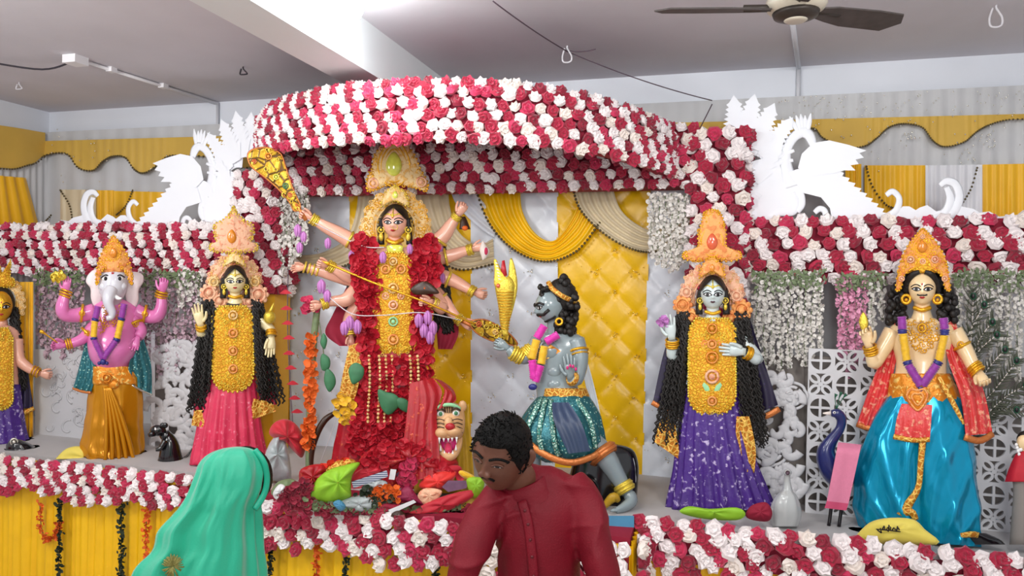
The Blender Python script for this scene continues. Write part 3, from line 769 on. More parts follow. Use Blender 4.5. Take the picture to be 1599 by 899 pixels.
def rim(P, d, r, step, mb=None):
    """bead border along a closed outline"""
    mb = mb or MB(); n = len(P)
    for i in range(n):
        a, b = P[i], P[(i+1) % n]; L = math.dist(a, b); m = max(1, int(L/step))
        for k in range(m): mb.ell((a[0]+(b[0]-a[0])*k/m, a[1]+(b[1]-a[1])*k/m, d), r, r, r, 6, 4)
    return mb
def smoothloop(P, n):
    m = len(P); Q = [P[-1]]+list(P)+[P[0], P[1]]; out = []
    for i in range(n):
        t = i/n*m; k = int(t); t -= k; a, b, c, d = (Q[(k+j) % len(Q)] for j in range(4))
        out.append(tuple(.5*((2*q)+(-p+r)*t+(2*p-5*q+4*r-s)*t*t+(-p+3*q-3*r+s)*t**3) for p, q, r, s in zip(a, b, c, d)))
    return out
def curls(fr, parent, regions, mt='hair_black', r=2.2, seed=1, amp=2.5, wl=11, name='hair', kind=None):
    """wavy locks; regions: (x top, x bottom, y top, y bottom, depth, count, spread top, spread bottom)"""
    R = random.Random(seed); b = MB()
    for (xt, xb, yt, yb, d, n, st, sb) in regions:
        for k in range(n):
            u = (k+.5)/n*2-1+R.uniform(-.1, .1); ph = R.uniform(0, 6.28); y1 = yb+R.uniform(-14, 6); dd = d+R.uniform(-3, 3); m = max(6, int((y1-yt)/4)); pts = []
            for i in range(m+1):
                t = i/m; y = yt+(y1-yt)*t; x = xt+(xb-xt)*t+u*(st+(sb-st)*t)+amp*math.sin(y/wl*2*PI+ph)
                pts.append((x, y, dd+amp*.7*math.cos(y/wl*2*PI+ph)+4*math.sin(PI*t), r*(1-.35*t)))
            b.tube(pts, 0, 5)
    return b.build(name, mt, parent, fr, kind=kind)
def tinsel(b, p0, p1, r, seed=0):
    """fluffy garland section between two points"""
    R = random.Random(seed); p0, p1 = Vector(p0), Vector(p1); L = (p1-p0).length; n = max(3, int(L/1.6))
    rows = []
    b.tube([tuple(p0.lerp(p1, i/n))+(r*(1+.22*(i % 2)+R.uniform(-.08, .08)),) for i in range(n+1)], 0, 9)
    return b
def garland(fr, parent, segs, d, r=6):
    """tinsel necklace: list of (x0,y0,x1,y1,material)"""
    g = None
    for k, (x0, y0, x1, y1, mt) in enumerate(segs):
        b = tinsel(MB(), (x0, y0, d), (x1, y1, d), r if 'ribbon' not in mt else r*1.05, k); b.build('garland_section', mt, parent, fr)
def petals(P, n, r, d, seed, mb=None, tilt=.7):
    R = random.Random(seed); mb = mb or MB(); xs = [p[0] for p in P]; ys = [p[1] for p in P]; k = 0; t = 0
    while k < n and t < n*20:
        t += 1; x = R.uniform(min(xs), max(xs)); y = R.uniform(min(ys), max(ys))
        if not inpoly(x, y, P): continue
        k += 1; ax = rotm(R.uniform(-tilt, tilt), R.uniform(-tilt, tilt), R.uniform(0, 6.3)); rr = r*R.uniform(.7, 1.25); dd = (d(x, y) if callable(d) else d)+R.uniform(-3, 4)
        vs = [Vector((x, y, dd))]+[Vector((x, y, dd))+ax @ Vector((rr*math.cos(a), rr*math.sin(a)*.8, rr*(.45+.25*(q % 2)))) for q, a in enumerate([i*2*PI/8 for i in range(8)])]
        mb.add(vs, [(0, 1+i, 1+(i+1) % 8) for i in range(8)])
    return mb
def capsule(x0, x1, y0, y1, ytop=None, xin=0, n=14):
    """tall breast-plate outline, straight sides and a round bottom"""
    r = (x1-x0)/2; cx = (x0+x1)/2; P = [(x0+xin, y0), (x0, y0+(ytop or 14))]
    for k in range(n+1):
        a = PI-PI*k/n; P.append((cx+r*math.cos(a), y1-r*.85+r*.85*math.sin(a)))
    return P+[(x1, y0+(ytop or 14)), (x1-xin, y0)]
def breastplate(fr, parent, x0, x1, y0, y1, d, xin=12, seed=3, n=150, r=3.2):
    P = capsule(x0, x1, y0, y1, 16, xin); cx = (x0+x1)/2; w = (x1-x0)/2
    pl = MB().plate(P, d, 3, 5, (.96, .8, .5)).build('breastplate', 'gold_plate', parent, fr)
    dep = lambda x, y: d+4+4.5*(1-min(1, abs(x-cx)/w))
    relief(P, dep, n, r, seed, hole=lambda x, y: abs(x-cx) < w*.42 and False).build('relief', 'gold_bright', pl, fr)
    rim([(p[0], p[1]) for p in P], d+3, 2.2, 4.2).build('rim_beads', 'gold_bright', pl, fr)
    return pl, dep
def figure(name, px, Y, label, grp=None, base=STAGE):
    fr = Fr(px, Y, zmin=base); return fr, thing(name, fr.base(base), label, 'statue', grp)
def halo(fr, parent, cx, cy, rx, ry, rin, d, mt, seed, a0=-200, a1=20, n=60, r=3.2, mt2=None):
    """ornate arch round a head: flat scalloped band with raised curls"""
    A = [math.radians(a0+(a1-a0)*i/32) for i in range(33)]
    out = [(cx+(rx*(1+.05*math.sin(i*1.7)))*math.cos(a), cy+(ry*(1+.05*math.sin(i*1.7)))*math.sin(a)) for i, a in enumerate(A)]
    inn = [(cx+rin*math.cos(a), cy+rin*1.15*math.sin(a)) for a in reversed(A)]
    P = out+inn; o = MB().plate(P, d, 3).build('halo', mt, parent, fr)
    b = relief(P, d+3.2, n, r, seed); b.build('relief', mt2 or mt, o, fr)
    b = MB()
    for a in A[::2]: b.rosette(cx+rx*.98*math.cos(a), cy+ry*.98*math.sin(a), d+3, r*1.2)
    b.tube([(cx+rin*1.06*math.cos(a), cy+rin*1.2*math.sin(a), d+3.5) for a in A], 1.4, 5)
    b.build('rim_rosettes', mt, o, fr)
    return o
def crown(fr, parent, P, d, mt, mt2, seed, n, r, gem=None, name='crown', th=4, bulge=6):
    P = smoothloop(P, len(P)*3); o = MB().plate(P, d, th, bulge, (.93, .8, .5)).build(name, mt, parent, fr)
    relief(P, d+th+bulge*.45, n, r, seed).build('relief', mt2, o, fr)
    rim(P, d+th, r*.55, r*1.5).build('rim_beads', mt2, o, fr)
    if gem:
        gx, gy, gw, gh, gm = gem
        T = [(gx+gw*math.sin(t)*(1-.35*(math.cos(t) > 0)*math.cos(t)), gy-gh*math.cos(t)) for t in [2*PI*k/18 for k in range(18)]]
        g = MB(); g.plate(T, d+th+bulge*.6, 2, gw*.4); g.build('gem', gm, o, fr)
        b = MB()
        for k in (1.2, 1.55, 1.95): b.loop([(gx+(x-gx)*k, gy+(y-gy)*k-(k-1)*2, d+th+bulge*.6) for x, y in T], gw*.1, 40)
        b.build('gem_setting', mt2, o, fr)
    return o
def pleated(fr, parent, name, mt, secs, pleat=16, amp=.03, n=22, seg=120, jit=.03, ph=0, **k):
    return MB().loft(secs, seg, n, pleat, amp, jit=jit, ph=ph, **k).build(name, mt, parent, fr)
def cloth(fr, parent, name, mt, left, right, n=24, m=14, folds=4, amp=2.5, d=0, bulge=0, ph=0):
    """hanging cloth between a left and a right edge curve (x,y[,d])"""
    A = cat([tuple(p)+((d,) if len(p) == 2 else ()) for p in left], n); B = cat([tuple(p)+((d,) if len(p) == 2 else ()) for p in right], n); rows = []
    for i in range(n):
        rows.append([tuple(A[i][k]+(B[i][k]-A[i][k])*j/m for k in range(2))+((A[i][2]+(B[i][2]-A[i][2])*j/m)+amp*math.sin(j/m*folds*2*PI+ph+.8*math.sin(i*.3))*(.3+.7*i/n)+bulge*math.sin(PI*j/m),) for j in range(m+1)])
    b = MB(); b.grid(rows); back = [[(p[0], p[1], p[2]-1.6) for p in r] for r in rows]; b.grid(back)
    return b.build(name, mt, parent, fr)
# ================================================================== STATUE IN PURPLE SARI (white face)
def goddess(px, Y, name, label, H, skin, plate, arms, hair, skirtm, skirt_secs, crownspec, halospec, seed, lip):
    fr, t = figure(name, px, Y, label)
    h = Head(*H); b = h.skull(MB()); W, Hh = h.W, h.H; hx, hy, hd = H[0], H[1], H[2]
    b.build('head', skin, t, fr)
    face_parts(h, fr, t, lip=lip, ew=.33, eh=.12, ev=-.08, bindi=None)
    # hair cap with a centre parting, falling beside the cheeks
    b = MB()
    for sd in (-1, 1):
        rows = []
        for j in range(13):
            v = 1.04-.0*j; a = j/12
            rows.append([])
            for i in range(9):
                lo = sd*(i/8*1.9); lat = PI/2*(1-a*(.36+.55*min(1, (i/8)*1.9)))
                vv = math.sin(lat); r = h.r(min(.999, vv))*1.10; x = r*math.sin(lo); d = h.deep*1.06*r*math.cos(lo)
                rows[-1].append(h.T(x*W, -vv*Hh*1.09, d*W+1.0))
        b.grid(rows)
        b.tube([h.T(sd*W*1.0, -Hh*.2, W*.2)+(W*.2,), h.T(sd*W*1.08, Hh*.5, 0)+(W*.26,), h.T(sd*W*1.1, Hh*1.3, -W*.1)+(W*.3,)], 0, 8, n=10)
    b.ell((hx, hy-Hh*.1, hd-W*.35), W*1.1, Hh*1.06, W*1.05, 20, 14); b.build('hair_cap', 'hair_black', t, fr)
    g = MB(); g.line = None
    h.line([(0, .93), (0, .6), (0, .38)], .05*W, g); h.line([(-.9, .28), (-.5, .50), (0, .40), (.5, .50), (.9, .28)], .05*W, g, off=.9)
    for q in (.45, .36): g.ell(h.on(0, q, 1), W*.09, W*.11, W*.08, 7, 5)
    for sd in (-1, 1):
        c = h.T(sd*W*1.02, Hh*.45, W*.25); g.rosette(c[0], c[1], c[2], W*.28); g.ell((c[0], c[1]+W*.5, c[2]), W*.16, W*.28, W*.14, 8, 6)
    g.build('head_jewellery', 'gold_bright', t, fr)
    # neck, arms, hands
    b = MB(); b.tube([(hx, hy+Hh*.55, hd-W*.2, W*.55), (hx, hy+Hh*1.25, hd-W*.25, W*.5), (hx, hy+Hh*1.55, hd-W*.35, W*.75)], 0, 14, n=8)
    x0, x1, y0, y1 = plate
    b.loft([(y0+2, hx, W*.9, W*.55, -4), (y0+14, hx, (x1-x0)*.56, 14, -8), (y0+50, hx, (x1-x0)*.50, 14, -8), (y0+110, hx, (x1-x0)*.46, 13, -8)], 20)
    for A in arms:
        limb(b, A['path']); hand(b, *A['hand'])
    b.build('body', skin, t, fr)
    for A in arms: bangles(fr, t, A['ring'][0], A['ring'][1], A['ring'][2], 4)
    MB().tube([(hx-W*.62, hy+Hh*1.12, hd+W*.1), (hx, hy+Hh*1.26, hd+W*.32), (hx+W*.62, hy+Hh*1.12, hd+W*.1)], W*.14, 8, n=12).build('choker', 'gold', t, fr)
    curls(fr, t, hair, seed=seed)
    pl, dep = breastplate(fr, t, x0, x1, y0, y1, 8, seed=seed)
    halo(fr, t, *halospec[0], seed=seed, mt2='shola_cream')
    for (x, y, r, mt) in halospec[1]:
        b = MB(); b.rosette(x, y, 2, r); 
        for k in range(9): b.ell((x+r*.95*math.cos(k*.7), y+r*.95*math.sin(k*.7), 0), r*.34, r*.34, r*.25, 7, 4)
        b.plate([(x+r*math.cos(k*PI/8), y+r*math.sin(k*PI/8)) for k in range(16)], -2, 3); b.build('side_flower', mt, t, fr)
    for c in crownspec: crown(fr, t, *c[0], **c[1])
    for k, (nm, mt, secs, kw) in enumerate(skirt_secs): pleated(fr, t, nm, mt, secs, **kw)
    return fr, t, dep
tri_crown = lambda cx, top, bar, hw, tw: [(cx-hw, bar), (cx-hw, bar-10), (cx-hw*.72, bar-12), (cx-tw, bar-22), (cx-tw*1.02, bar-40), (cx-tw*.55, bar-(bar-top)*.74), (cx-tw*.16, top+5), (cx, top-4), (cx+tw*.16, top+5), (cx+tw*.55, bar-(bar-top)*.74), (cx+tw*1.02, bar-40), (cx+tw, bar-22), (cx+hw*.72, bar-12), (cx+hw, bar-10), (cx+hw, bar), (cx+hw*.5, bar+3), (cx, bar+5), (cx-hw*.5, bar+3)]
fr, t, dep = goddess(1112, 3.90, 'goddess_statue', 'white faced goddess statue in purple sari with long black curls and a gold breastplate',
    (1113, 458, 6, 19.5, 25), 'skin_blue_white', (1075, 1149, 497, 650),
    [dict(path=[(1078, 522, -6, 13), (1052, 555, 0, 10), (1050, 532, 12, 8)], hand=((1049, 528, 14), (-.15, -1, .1), (-1, .1, 0), 42, .12, .10, .5), ring=((1050, 541, 9), (1050, 531, 13), 9)),
     dict(path=[(1150, 522, -6, 13), (1182, 560, 4, 10), (1166, 551, 16, 8)], hand=((1162, 549, 18), (-1, -.12, .05), (0, -1, .2), 44, .08, .06, .35), ring=((1172, 553, 14), (1165, 550, 17), 9))],
    [(1068, 1042, 486, 690, 0, 26, 9, 22), (1158, 1180, 486, 694, 0, 28, 9, 22), (1072, 1052, 500, 640, 8, 12, 5, 10), (1152, 1170, 500, 640, 8, 12, 5, 10)], 'sari_purple',
    [('skirt', 'sari_purple', [(600, 1112, 42, 16, -6), (660, 1112, 52, 20, -6), (730, 1118, 66, 26, -6), (796, 1126, 84, 34, -6)], dict(pleat=22, amp=.05))],
    [(([(1068, 404), (1068, 394), (1080, 391), (1090, 384), (1090, 366), (1096, 346), (1100, 332), (1112, 327), (1124, 332), (1130, 346), (1134, 366), (1134, 384), (1146, 391), (1156, 394), (1156, 404), (1134, 408), (1112, 404), (1090, 408)], -6, 'shola_orange', 'gold', 5, 60, 3.6), dict(gem=(1112, 377, 9, 13, 'gem_red'))),
     (([(1092, 434), (1098, 412), (1112, 402), (1126, 412), (1132, 434), (1112, 424)], 6, 'shola_orange', 'gold', 6, 16, 3), dict(gem=(1112, 418, 4.5, 6, 'gem_orange')))],
    ((1112, 466, 50, 56, 27, -8, 'shola_pink'), [(1066, 476, 13, 'shola_orange'), (1079, 497, 13, 'shola_orange'), (1158, 484, 14, 'shola_orange'), (1141, 497, 11, 'shola_orange'), (1150, 462, 9, 'shola_pink'), (1072, 456, 9, 'shola_pink')]), 21, 'lip_dark')
# motifs down the middle of the breastplate
for (y, r, mt) in ((513, 9, 'gem_orange'), (537, 8, 'shola_orange'), (558, 11, 'gem_orange'), (588, 12, 'shola_pink'), (626, 8, 'shola_orange')):
    MB().rosette(1112, y, dep(1112, y)+1, r).build('medallion', mt, t, fr)
MB().rosette(1101, 537, 14, 7).rosette(1124, 537, 14, 7).build('medallion', 'shola_orange', t, fr)
for sd in (-1, 1): MB().plate([(1112+sd*1, 612), (1112+sd*5, 602), (1112+sd*13, 596), (1112+sd*16, 601), (1112+sd*11, 611)], 13, 2, 1.5).build('leaf_motif', 'mint', t, fr)
# dark cape with gold edge, brocade ends
cloth(fr, t, 'cape', 'sari_dark', [(1052, 500, -8), (1034, 560, -8), (1019, 630, -4)], [(1080, 500, -8), (1075, 570, -10), (1062, 650, -8)], folds=2)
cloth(fr, t, 'cape', 'sari_dark', [(1148, 500, -10), (1160, 570, -12), (1172, 650, -12)], [(1172, 500, -10), (1195, 570, -10), (1215, 632, -6)], folds=2)
MB().tube([(1018, 628, -3), (1040, 640, -3), (1062, 650, -6)], 4, 8, n=8, flat=.5).build('cape_border', 'trim_copper', t, fr)
MB().tube([(1172, 652, -10), (1195, 650, -4), (1217, 638, -5)], 5, 8, n=8, flat=.5).build('cape_border', 'trim_copper', t, fr)
cloth(fr, t, 'brocade_end', 'brocade_gold', [(1036, 645, 0), (1026, 672, 2), (1022, 690, 4)], [(1052, 650, 2), (1058, 685, 4), (1062, 718, 4)], folds=2)
cloth(fr, t, 'brocade_end', 'brocade_gold', [(1150, 650, 8), (1148, 700, 10), (1152, 735, 10)], [(1170, 650, 8), (1180, 700, 8), (1178, 738, 8)], folds=2)
b = MB(); petals(smoothloop([(1030, 500), (1040, 496), (1044, 505), (1034, 512)], 12), 12, 5, 20, 4, b); b.build('lavender_flower', 'lotus_lavender', t, fr)

# ================================================================== STATUE IN ROSE SARI
fr, t, dep = goddess(365, 3.88, 'goddess_statue', 'cream faced goddess statue in rose pink sari holding a round gold pot',
    (367, 438, 6, 17, 21), 'skin_cream', (331, 396, 478, 612),
    [dict(path=[(336, 492, -6, 11), (316, 520, 0, 8.5), (314, 508, 10, 7)], hand=((313, 507, 11), (-.2, -1, .1), (1, -.2, 0), 38, .12, .1, .5), ring=((315, 514, 7), (314, 507, 11), 7.5)),
     dict(path=[(394, 492, -6, 11), (420, 512, 4, 8), (424, 524, 10, 7)], hand=((424, 526, 10), (-.1, 1, .1), (-1, -.1, 0), 36, .10, .05, .3), ring=((424, 516, 8), (424, 523, 10), 7.5))],
    [(326, 306, 468, 640, 0, 24, 7, 15), (400, 426, 468, 628, 0, 26, 7, 18), (330, 320, 480, 610, 8, 10, 4, 7), (398, 410, 480, 620, 8, 10, 4, 8)], 'sari_rose',
    [('skirt', 'sari_rose', [(570, 362, 36, 14, -6), (620, 360, 42, 18, -6), (680, 358, 52, 24, -6), (726, 358, 60, 30, -6)], dict(pleat=19, amp=.06))],
    [((tri_crown(365, 326, 391, 36, 30), -6, 'shola_pink', 'gold_bright', 5, 60, 3.4), dict(gem=(362, 369, 7.5, 11, 'gem_orange'))),
     (([(349, 416), (354, 402), (366, 394), (378, 402), (383, 416), (366, 408)], 5, 'shola_cream', 'gold_bright', 6, 14, 2.6), {})],
    ((366, 446, 43, 50, 23, -8, 'shola_pink'), [(326, 457, 12, 'shola_pink'), (343, 470, 11, 'shola_pink'), (404, 460, 13, 'shola_pink'), (389, 471, 10, 'shola_pink'), (398, 440, 8, 'shola_cream'), (334, 440, 8, 'shola_cream')]), 33, 'lip_red')
for (y, r, mt) in ((492, 8, 'shola_cream'), (520, 8, 'shola_orange'), (548, 8, 'shola_orange'), (576, 8, 'shola_orange')):
    MB().rosette(364, y, dep(364, y)+1, r).build('medallion', mt, t, fr)
b = MB(); b.loft([(486, 421, 2, 2, 12), (488, 421, 7, 7, 12), (494, 421, 9.5, 9.5, 12), (501, 421, 8, 8, 12), (505, 421, 4, 4, 12)], 18, 14); b.build('gold_pot', 'gold_bright', t, fr)
b = MB(); b.loft([(472, 428, .5, .5, 12), (486, 422, 3.5, 3.5, 12)], 12, 6); b.build('pot_spout', 'gold_bright', t, fr)
cloth(fr, t, 'brocade_end', 'brocade_gold', [(304, 640, 0), (300, 655, 2), (299, 664, 3)], [(322, 640, 2), (326, 655, 4), (326, 668, 4)], folds=2)
cloth(fr, t, 'brocade_end', 'brocade_gold', [(396, 622, 6), (392, 640, 8), (388, 657, 8)], [(426, 628, 2), (428, 636, 3), (431, 642, 3)], folds=2)
cloth(fr, t, 'shawl', 'sari_rose', [(318, 500, -10), (308, 560, -8), (302, 645, -4)], [(330, 500, -10), (322, 560, -6), (318, 650, -2)], folds=1)
cloth(fr, t, 'shawl', 'sari_rose', [(398, 500, -10), (402, 560, -8), (404, 630, -6)], [(412, 500, -10), (424, 560, -8), (432, 632, -6)], folds=2)

# ================================================================== ELEPHANT HEADED STATUE
fr, t = figure('elephant_headed_statue', 178, 3.82, 'pink elephant headed statue with four arms in a golden dhoti')
b = MB()
b.loft([(466, 178, 12, 10, 0), (476, 178, 32, 15, 0), (490, 178, 38, 20, 0), (510, 177, 37, 24, 3), (530, 175, 39, 30, 8), (548, 175, 38, 32, 9), (562, 174, 33, 28, 7), (574, 174, 26, 22, 4), (584, 174, 26, 18, 0)], 36, 30)
limb(b, [(146, 486, 0, 13), (120, 492, 4, 11.5), (101, 490, 10, 11.5), (97, 478, 14, 11), (102, 458, 14, 7.5)])
hand(b, (103, 456, 14), (.1, -1, .1), (-1, 0, .2), 32, .5, .08, .5)
limb(b, [(212, 486, 0, 13), (232, 494, 4, 11), (246, 492, 10, 11), (252, 478, 13, 9.5), (252, 460, 14, 7.5)])
hand(b, (253, 457, 14), (.2, -1, .15), (-1, 0, .2), 34, .8, .08, .5)
limb(b, [(146, 510, 0, 11), (130, 528, 8, 9), (112, 536, 14, 7.5), (104, 538, 14, 6)])
hand(b, (103, 538, 14), (-1, .05, .1), (0, -1, .3), 34, .6, .08, .5)
limb(b, [(208, 500, 2, 12), (220, 516, 10, 10), (216, 526, 18, 8)])
hand(b, (215, 527, 20), (-.3, .9, .3), (-1, -.3, 0), 32, .5, .08, .4)
b.build('body', 'skin_magenta', t, fr)
for p0, p1, r in (((101, 462, 14), (104, 454, 14), 8.5), ((251, 464, 13), (253, 456, 14), 8.5), ((111, 536, 14), (104, 538, 14), 7.5)): bangles(fr, t, p0, p1, r, 3)
for (x, y, r, ax) in ((128, 489, 13, (1, .1, 0)), (226, 490, 13, (1, .2, 0)), (136, 520, 11, (1, -1, 0)), (212, 506, 13, (.4, 1, .3))):
    b = MB(); b.ring((x, y, 4), r, 2.6, 18, 6, ax); b.rosette(x, y, 4+r, 5); b.build('armlet', 'gold', t, fr)
b = MB(); b.loft([(412, 177, 10, 10, 4), (424, 177, 22, 20, 6), (440, 176, 24, 24, 8), (456, 176, 21, 22, 10), (468, 176, 15, 16, 8), (478, 177, 10, 10, 4)], 28, 22)
b.ell((162, 447, 20), 9, 8, 8); b.ell((190, 447, 20), 9, 8, 8)
b.tube([(174, 452, 26, 11), (169, 464, 34, 10), (170, 476, 36, 8), (175, 487, 36, 6.5), (173, 495, 36, 5), (166, 497, 38, 3.5)], 0, 14, n=22)
b.build('elephant_head', 'elephant_white', t, fr)
for sd, P in ((-1, [(158, 432), (150, 420), (138, 428), (134, 440), (141, 450), (142, 466), (148, 480), (157, 474), (161, 455)]), (1, [(196, 432), (206, 424), (222, 428), (224, 440), (217, 452), (216, 470), (208, 482), (199, 472), (195, 455)])):
    MB().plate(smoothloop(P, 30), 0, 3, 4).build('ear', 'ear_white', t, fr)
for sd in (-1, 1):
    x = 176+sd*11
    e = MB().ell((x, 435, 24), 6.5, 4.2, 6).build('eye', 'eye_white', t, fr); MB().ell((x, 435, 28), 3, 3.2, 3).build('iris', 'ink_black', e, fr)
    MB().tube([(x-7, 434, 25), (x, 429, 29), (x+8, 433, 24)], 1, 5, n=10).build('eyebrow', 'ink_black', t, fr)
MB().tube([(176, 458, 27, 2), (182, 464, 34, 3.4), (187, 466, 38, 2.4), (190, 465, 40, .8)], 0, 10, n=10).build('tusk', 'eye_white', t, fr)
MB().plate([(174, 425), (178, 425), (177, 434), (175, 434)], 27, 1).build('forehead_mark', 'lip_red', t, fr)
crown(fr, t, [(150, 442), (151, 418), (158, 396), (168, 380), (177, 368), (187, 379), (198, 396), (205, 418), (207, 442), (202, 440), (196, 424), (178, 415), (160, 423), (154, 440)], 22, 'shola_orange', 'gold', 9, 46, 3.3, gem=(177, 394, 6, 8, 'gem_orange'), bulge=0)
b = MB(); b.loft([(372, 177, 3, 3, 8), (390, 177, 15, 14, 8), (415, 177, 25, 22, 6), (425, 177, 26, 22, 4)], 20, 10); b.build('crown_back', 'shola_orange', t, fr)
garland(fr, t, [(153, 478, 149, 497, 'tinsel_purple'), (149, 497, 148, 501, 'ribbon_blue'), (148, 501, 146, 526, 'tinsel_yellow'), (146, 526, 147, 530, 'ribbon_blue'), (147, 530, 161, 560, 'tinsel_purple'), (194, 474, 190, 496, 'tinsel_purple'), (190, 496, 189, 500, 'ribbon_blue'), (189, 500, 183, 528, 'tinsel_yellow'), (183, 528, 181, 532, 'ribbon_blue'), (181, 532, 161, 560, 'tinsel_purple')], 40, 5)
b = MB(); b.ell((161, 565, 42), 5, 5, 4); b.ell((155, 567, 42), 3, 3, 3); b.ell((167, 567, 42), 3, 3, 3); b.build('garland_pendant', 'ribbon_blue', t, fr)
b = relief([(150, 478), (190, 478), (182, 502), (160, 522), (148, 500)], 30, 34, 3.4, 12); b.build('necklace', 'gold', t, fr)
MB().loft([(572, 176, 38, 26, 0), (584, 178, 41, 28, 0), (600, 180, 43, 29, 0)], 40, 10, 9, .04).build('sash', 'brocade_orange', t, fr)
pleated(fr, t, 'dhoti', 'satin_gold', [(588, 180, 42, 26, 0), (620, 180, 43, 28, 0), (660, 178, 46, 30, 0), (695, 176, 49, 32, 0), (722, 178, 49, 33, 0)], pleat=11, amp=.03, n=26, jit=.10)
for k in range(5): MB().tube([(163+k*2, 604, 29, 3), (166+k*5, 640, 32, 3.6), (166+k*9, 690, 36, 4), (164+k*11, 718, 38, 3)], 0, 8, n=14).build('dhoti_fold', 'satin_gold', t, fr)
b = MB(); b.ell((167, 592, 30), 11, 8, 6); b.ell((178, 600, 31), 9, 7, 5); b.rosette(166, 590, 37, 8); b.build('sash_knot', 'brocade_orange', t, fr)
cloth(fr, t, 'shawl', 'sequin_teal', [(134, 530, 4), (124, 570, 2), (114, 606, 0)], [(146, 550, 14), (150, 580, 18), (142, 613, 18)], folds=3, amp=3)
cloth(fr, t, 'shawl', 'sequin_teal', [(206, 550, 18), (200, 580, 22), (206, 600, 22)], [(224, 528, 8), (236, 570, 6), (237, 615, 6)], folds=3, amp=3)
MB().tube([(114, 606, 0), (128, 611, 10), (142, 613, 18)], 2.2, 6, n=8).build('shawl_border', 'trim_copper', t, fr)
MB().tube([(206, 601, 22), (222, 610, 14), (237, 616, 6)], 1.6, 6, n=8).build('shawl_border', 'sequin', t, fr)
b = MB(); b.plate(smoothloop([(78, 430), (86, 424), (98, 425), (104, 432), (98, 438), (84, 438)], 18), 16, 3, 3); petals([(80, 426), (100, 426), (100, 440), (80, 440)], 14, 4.5, 20, 5, b); b.build('gold_lotus', 'gold_bright', t, fr)
MB().tube([(90, 535, 22, 1), (72, 522, 24, 1.2), (66, 518, 24, 3), (62, 517, 24, 2)], 0, 8, n=10).build('small_ladle', 'gold', t, fr)

# ================================================================== STATUE IN BLUE SILK
fr, t = figure('warrior_god_statue', 1440, 3.84, 'moustached god statue in a blue silk dhoti and red shawl with a tall gold crown')
h = Head(1440, 450, 8, 22, 27); h.skull(MB()).build('head', 'skin_pale', t, fr)
face_parts(h, fr, t, lip='lip_red', ew=.31, eh=.11, ev=-.06, moustache=True)
b = MB(); b.ell((1440, 443, 0), 28, 26, 24, 24, 16)
R = random.Random(4)
for sd in (-1, 1):
    for k in range(60):
        y = R.uniform(428, 505); w = 4+14*math.sin(min(1, (y-425)/60)*PI/2)
        b.ell((1440+sd*(25+R.uniform(0, 1)*w*1.6), y, R.uniform(-10, 5)), 6.5, 6.5, 6.5, 7, 5)
    b.tube([(1440+sd*4, 424, 24), (1440+sd*14, 428, 22), (1440+sd*22, 440, 14), (1440+sd*25, 455, 6)], [3.5, 5, 5, 6], 8, n=12)
b.build('hair', 'hair_black', t, fr)
b = MB(); b.tube([(1440, 468, 0, 14), (1440, 485, -2, 13.5), (1440, 502, -4, 20)], 0, 18, n=10)
b.loft([(496, 1440, 18, 12, -4), (506, 1440, 46, 18, -5), (520, 1440, 52, 24, -4), (540, 1440, 48, 27, -2), (560, 1439, 41, 24, -2), (578, 1438, 40, 24, 0), (595, 1437, 44, 26, 0), (612, 1437, 48, 28, 0)], 40, 34)
b.ell((1422, 530, 14), 20, 15, 11); b.ell((1458, 530, 14), 20, 15, 11)
limb(b, [(1394, 518, 0, 15), (1374, 552, 8, 13), (1364, 566, 16, 11), (1358, 544, 24, 8)])
hand(b, (1357, 541, 25), (-.2, -1, .1), (1, -.1, .2), 46, [.5, .9, 1.0, 1.0], .08, .5)
limb(b, [(1490, 518, 0, 15), (1508, 548, 6, 13), (1520, 572, 14, 11), (1527, 580, 16, 9)])
hand(b, (1528, 580, 16), (.35, .75, .5), (-.9, .3, .2), 48, .75, .06, .4)
b.build('body', 'skin_pale', t, fr)
bangles(fr, t, (1361, 552, 21), (1358, 541, 25), 9.5, 4); bangles(fr, t, (1520, 571, 14), (1527, 580, 16), 11, 4)
b = MB(); b.ring((1502, 540, 4), 14, 2.6, 18, 6, (.5, 1, 0)); b.rosette(1500, 538, 18, 6); b.build('armlet', 'gold', t, fr)
for x in (1415, 1464): 
    b = MB(); b.ring((x, 467, 12), 6.5, 2.6, 16, 7); b.ell((x, 468, 12), 3, 3, 2.5); b.build('earring', 'gold', t, fr)
crown(fr, t, [(1399, 452), (1402, 425), (1409, 400), (1421, 378), (1433, 364), (1441, 357), (1450, 364), (1462, 378), (1475, 400), (1481, 425), (1484, 452), (1476, 450), (1470, 430), (1456, 420), (1440, 417), (1425, 420), (1412, 430), (1407, 450)], 20, 'shola_orange', 'gold', 19, 70, 3.6, gem=(1440, 385, 8, 9, 'gem_orange'), bulge=0)
b = MB(); b.loft([(366, 1441, 4, 4, 4), (385, 1441, 20, 17, 3), (410, 1441, 32, 24, 2), (426, 1441, 34, 26, 0)], 20, 10); b.build('crown_back', 'gold_plate', t, fr)
b = MB()
for x, y, r in ((1422, 405, 6), (1460, 405, 6), (1441, 408, 5), (1408, 435, 5), (1475, 435, 5), (1441, 369, 4)): b.rosette(x, y, 26, r)
b.build('crown_rosettes', 'shola_pink', t, fr)
MB().tube([(1427, 480, 8), (1440, 484, 15), (1453, 480, 8)], 3.5, 8, n=12).build('choker', 'gold', t, fr)
b = relief([(1418, 500), (1462, 500), (1466, 525), (1452, 545), (1440, 552), (1428, 545), (1414, 525)], lambda x, y: 24+.10*(26-abs(x-1440)), 58, 3.6, 15); b.rosette(1440, 512, 30, 8)
b.build('necklace', 'gold', t, fr)
dg = 32
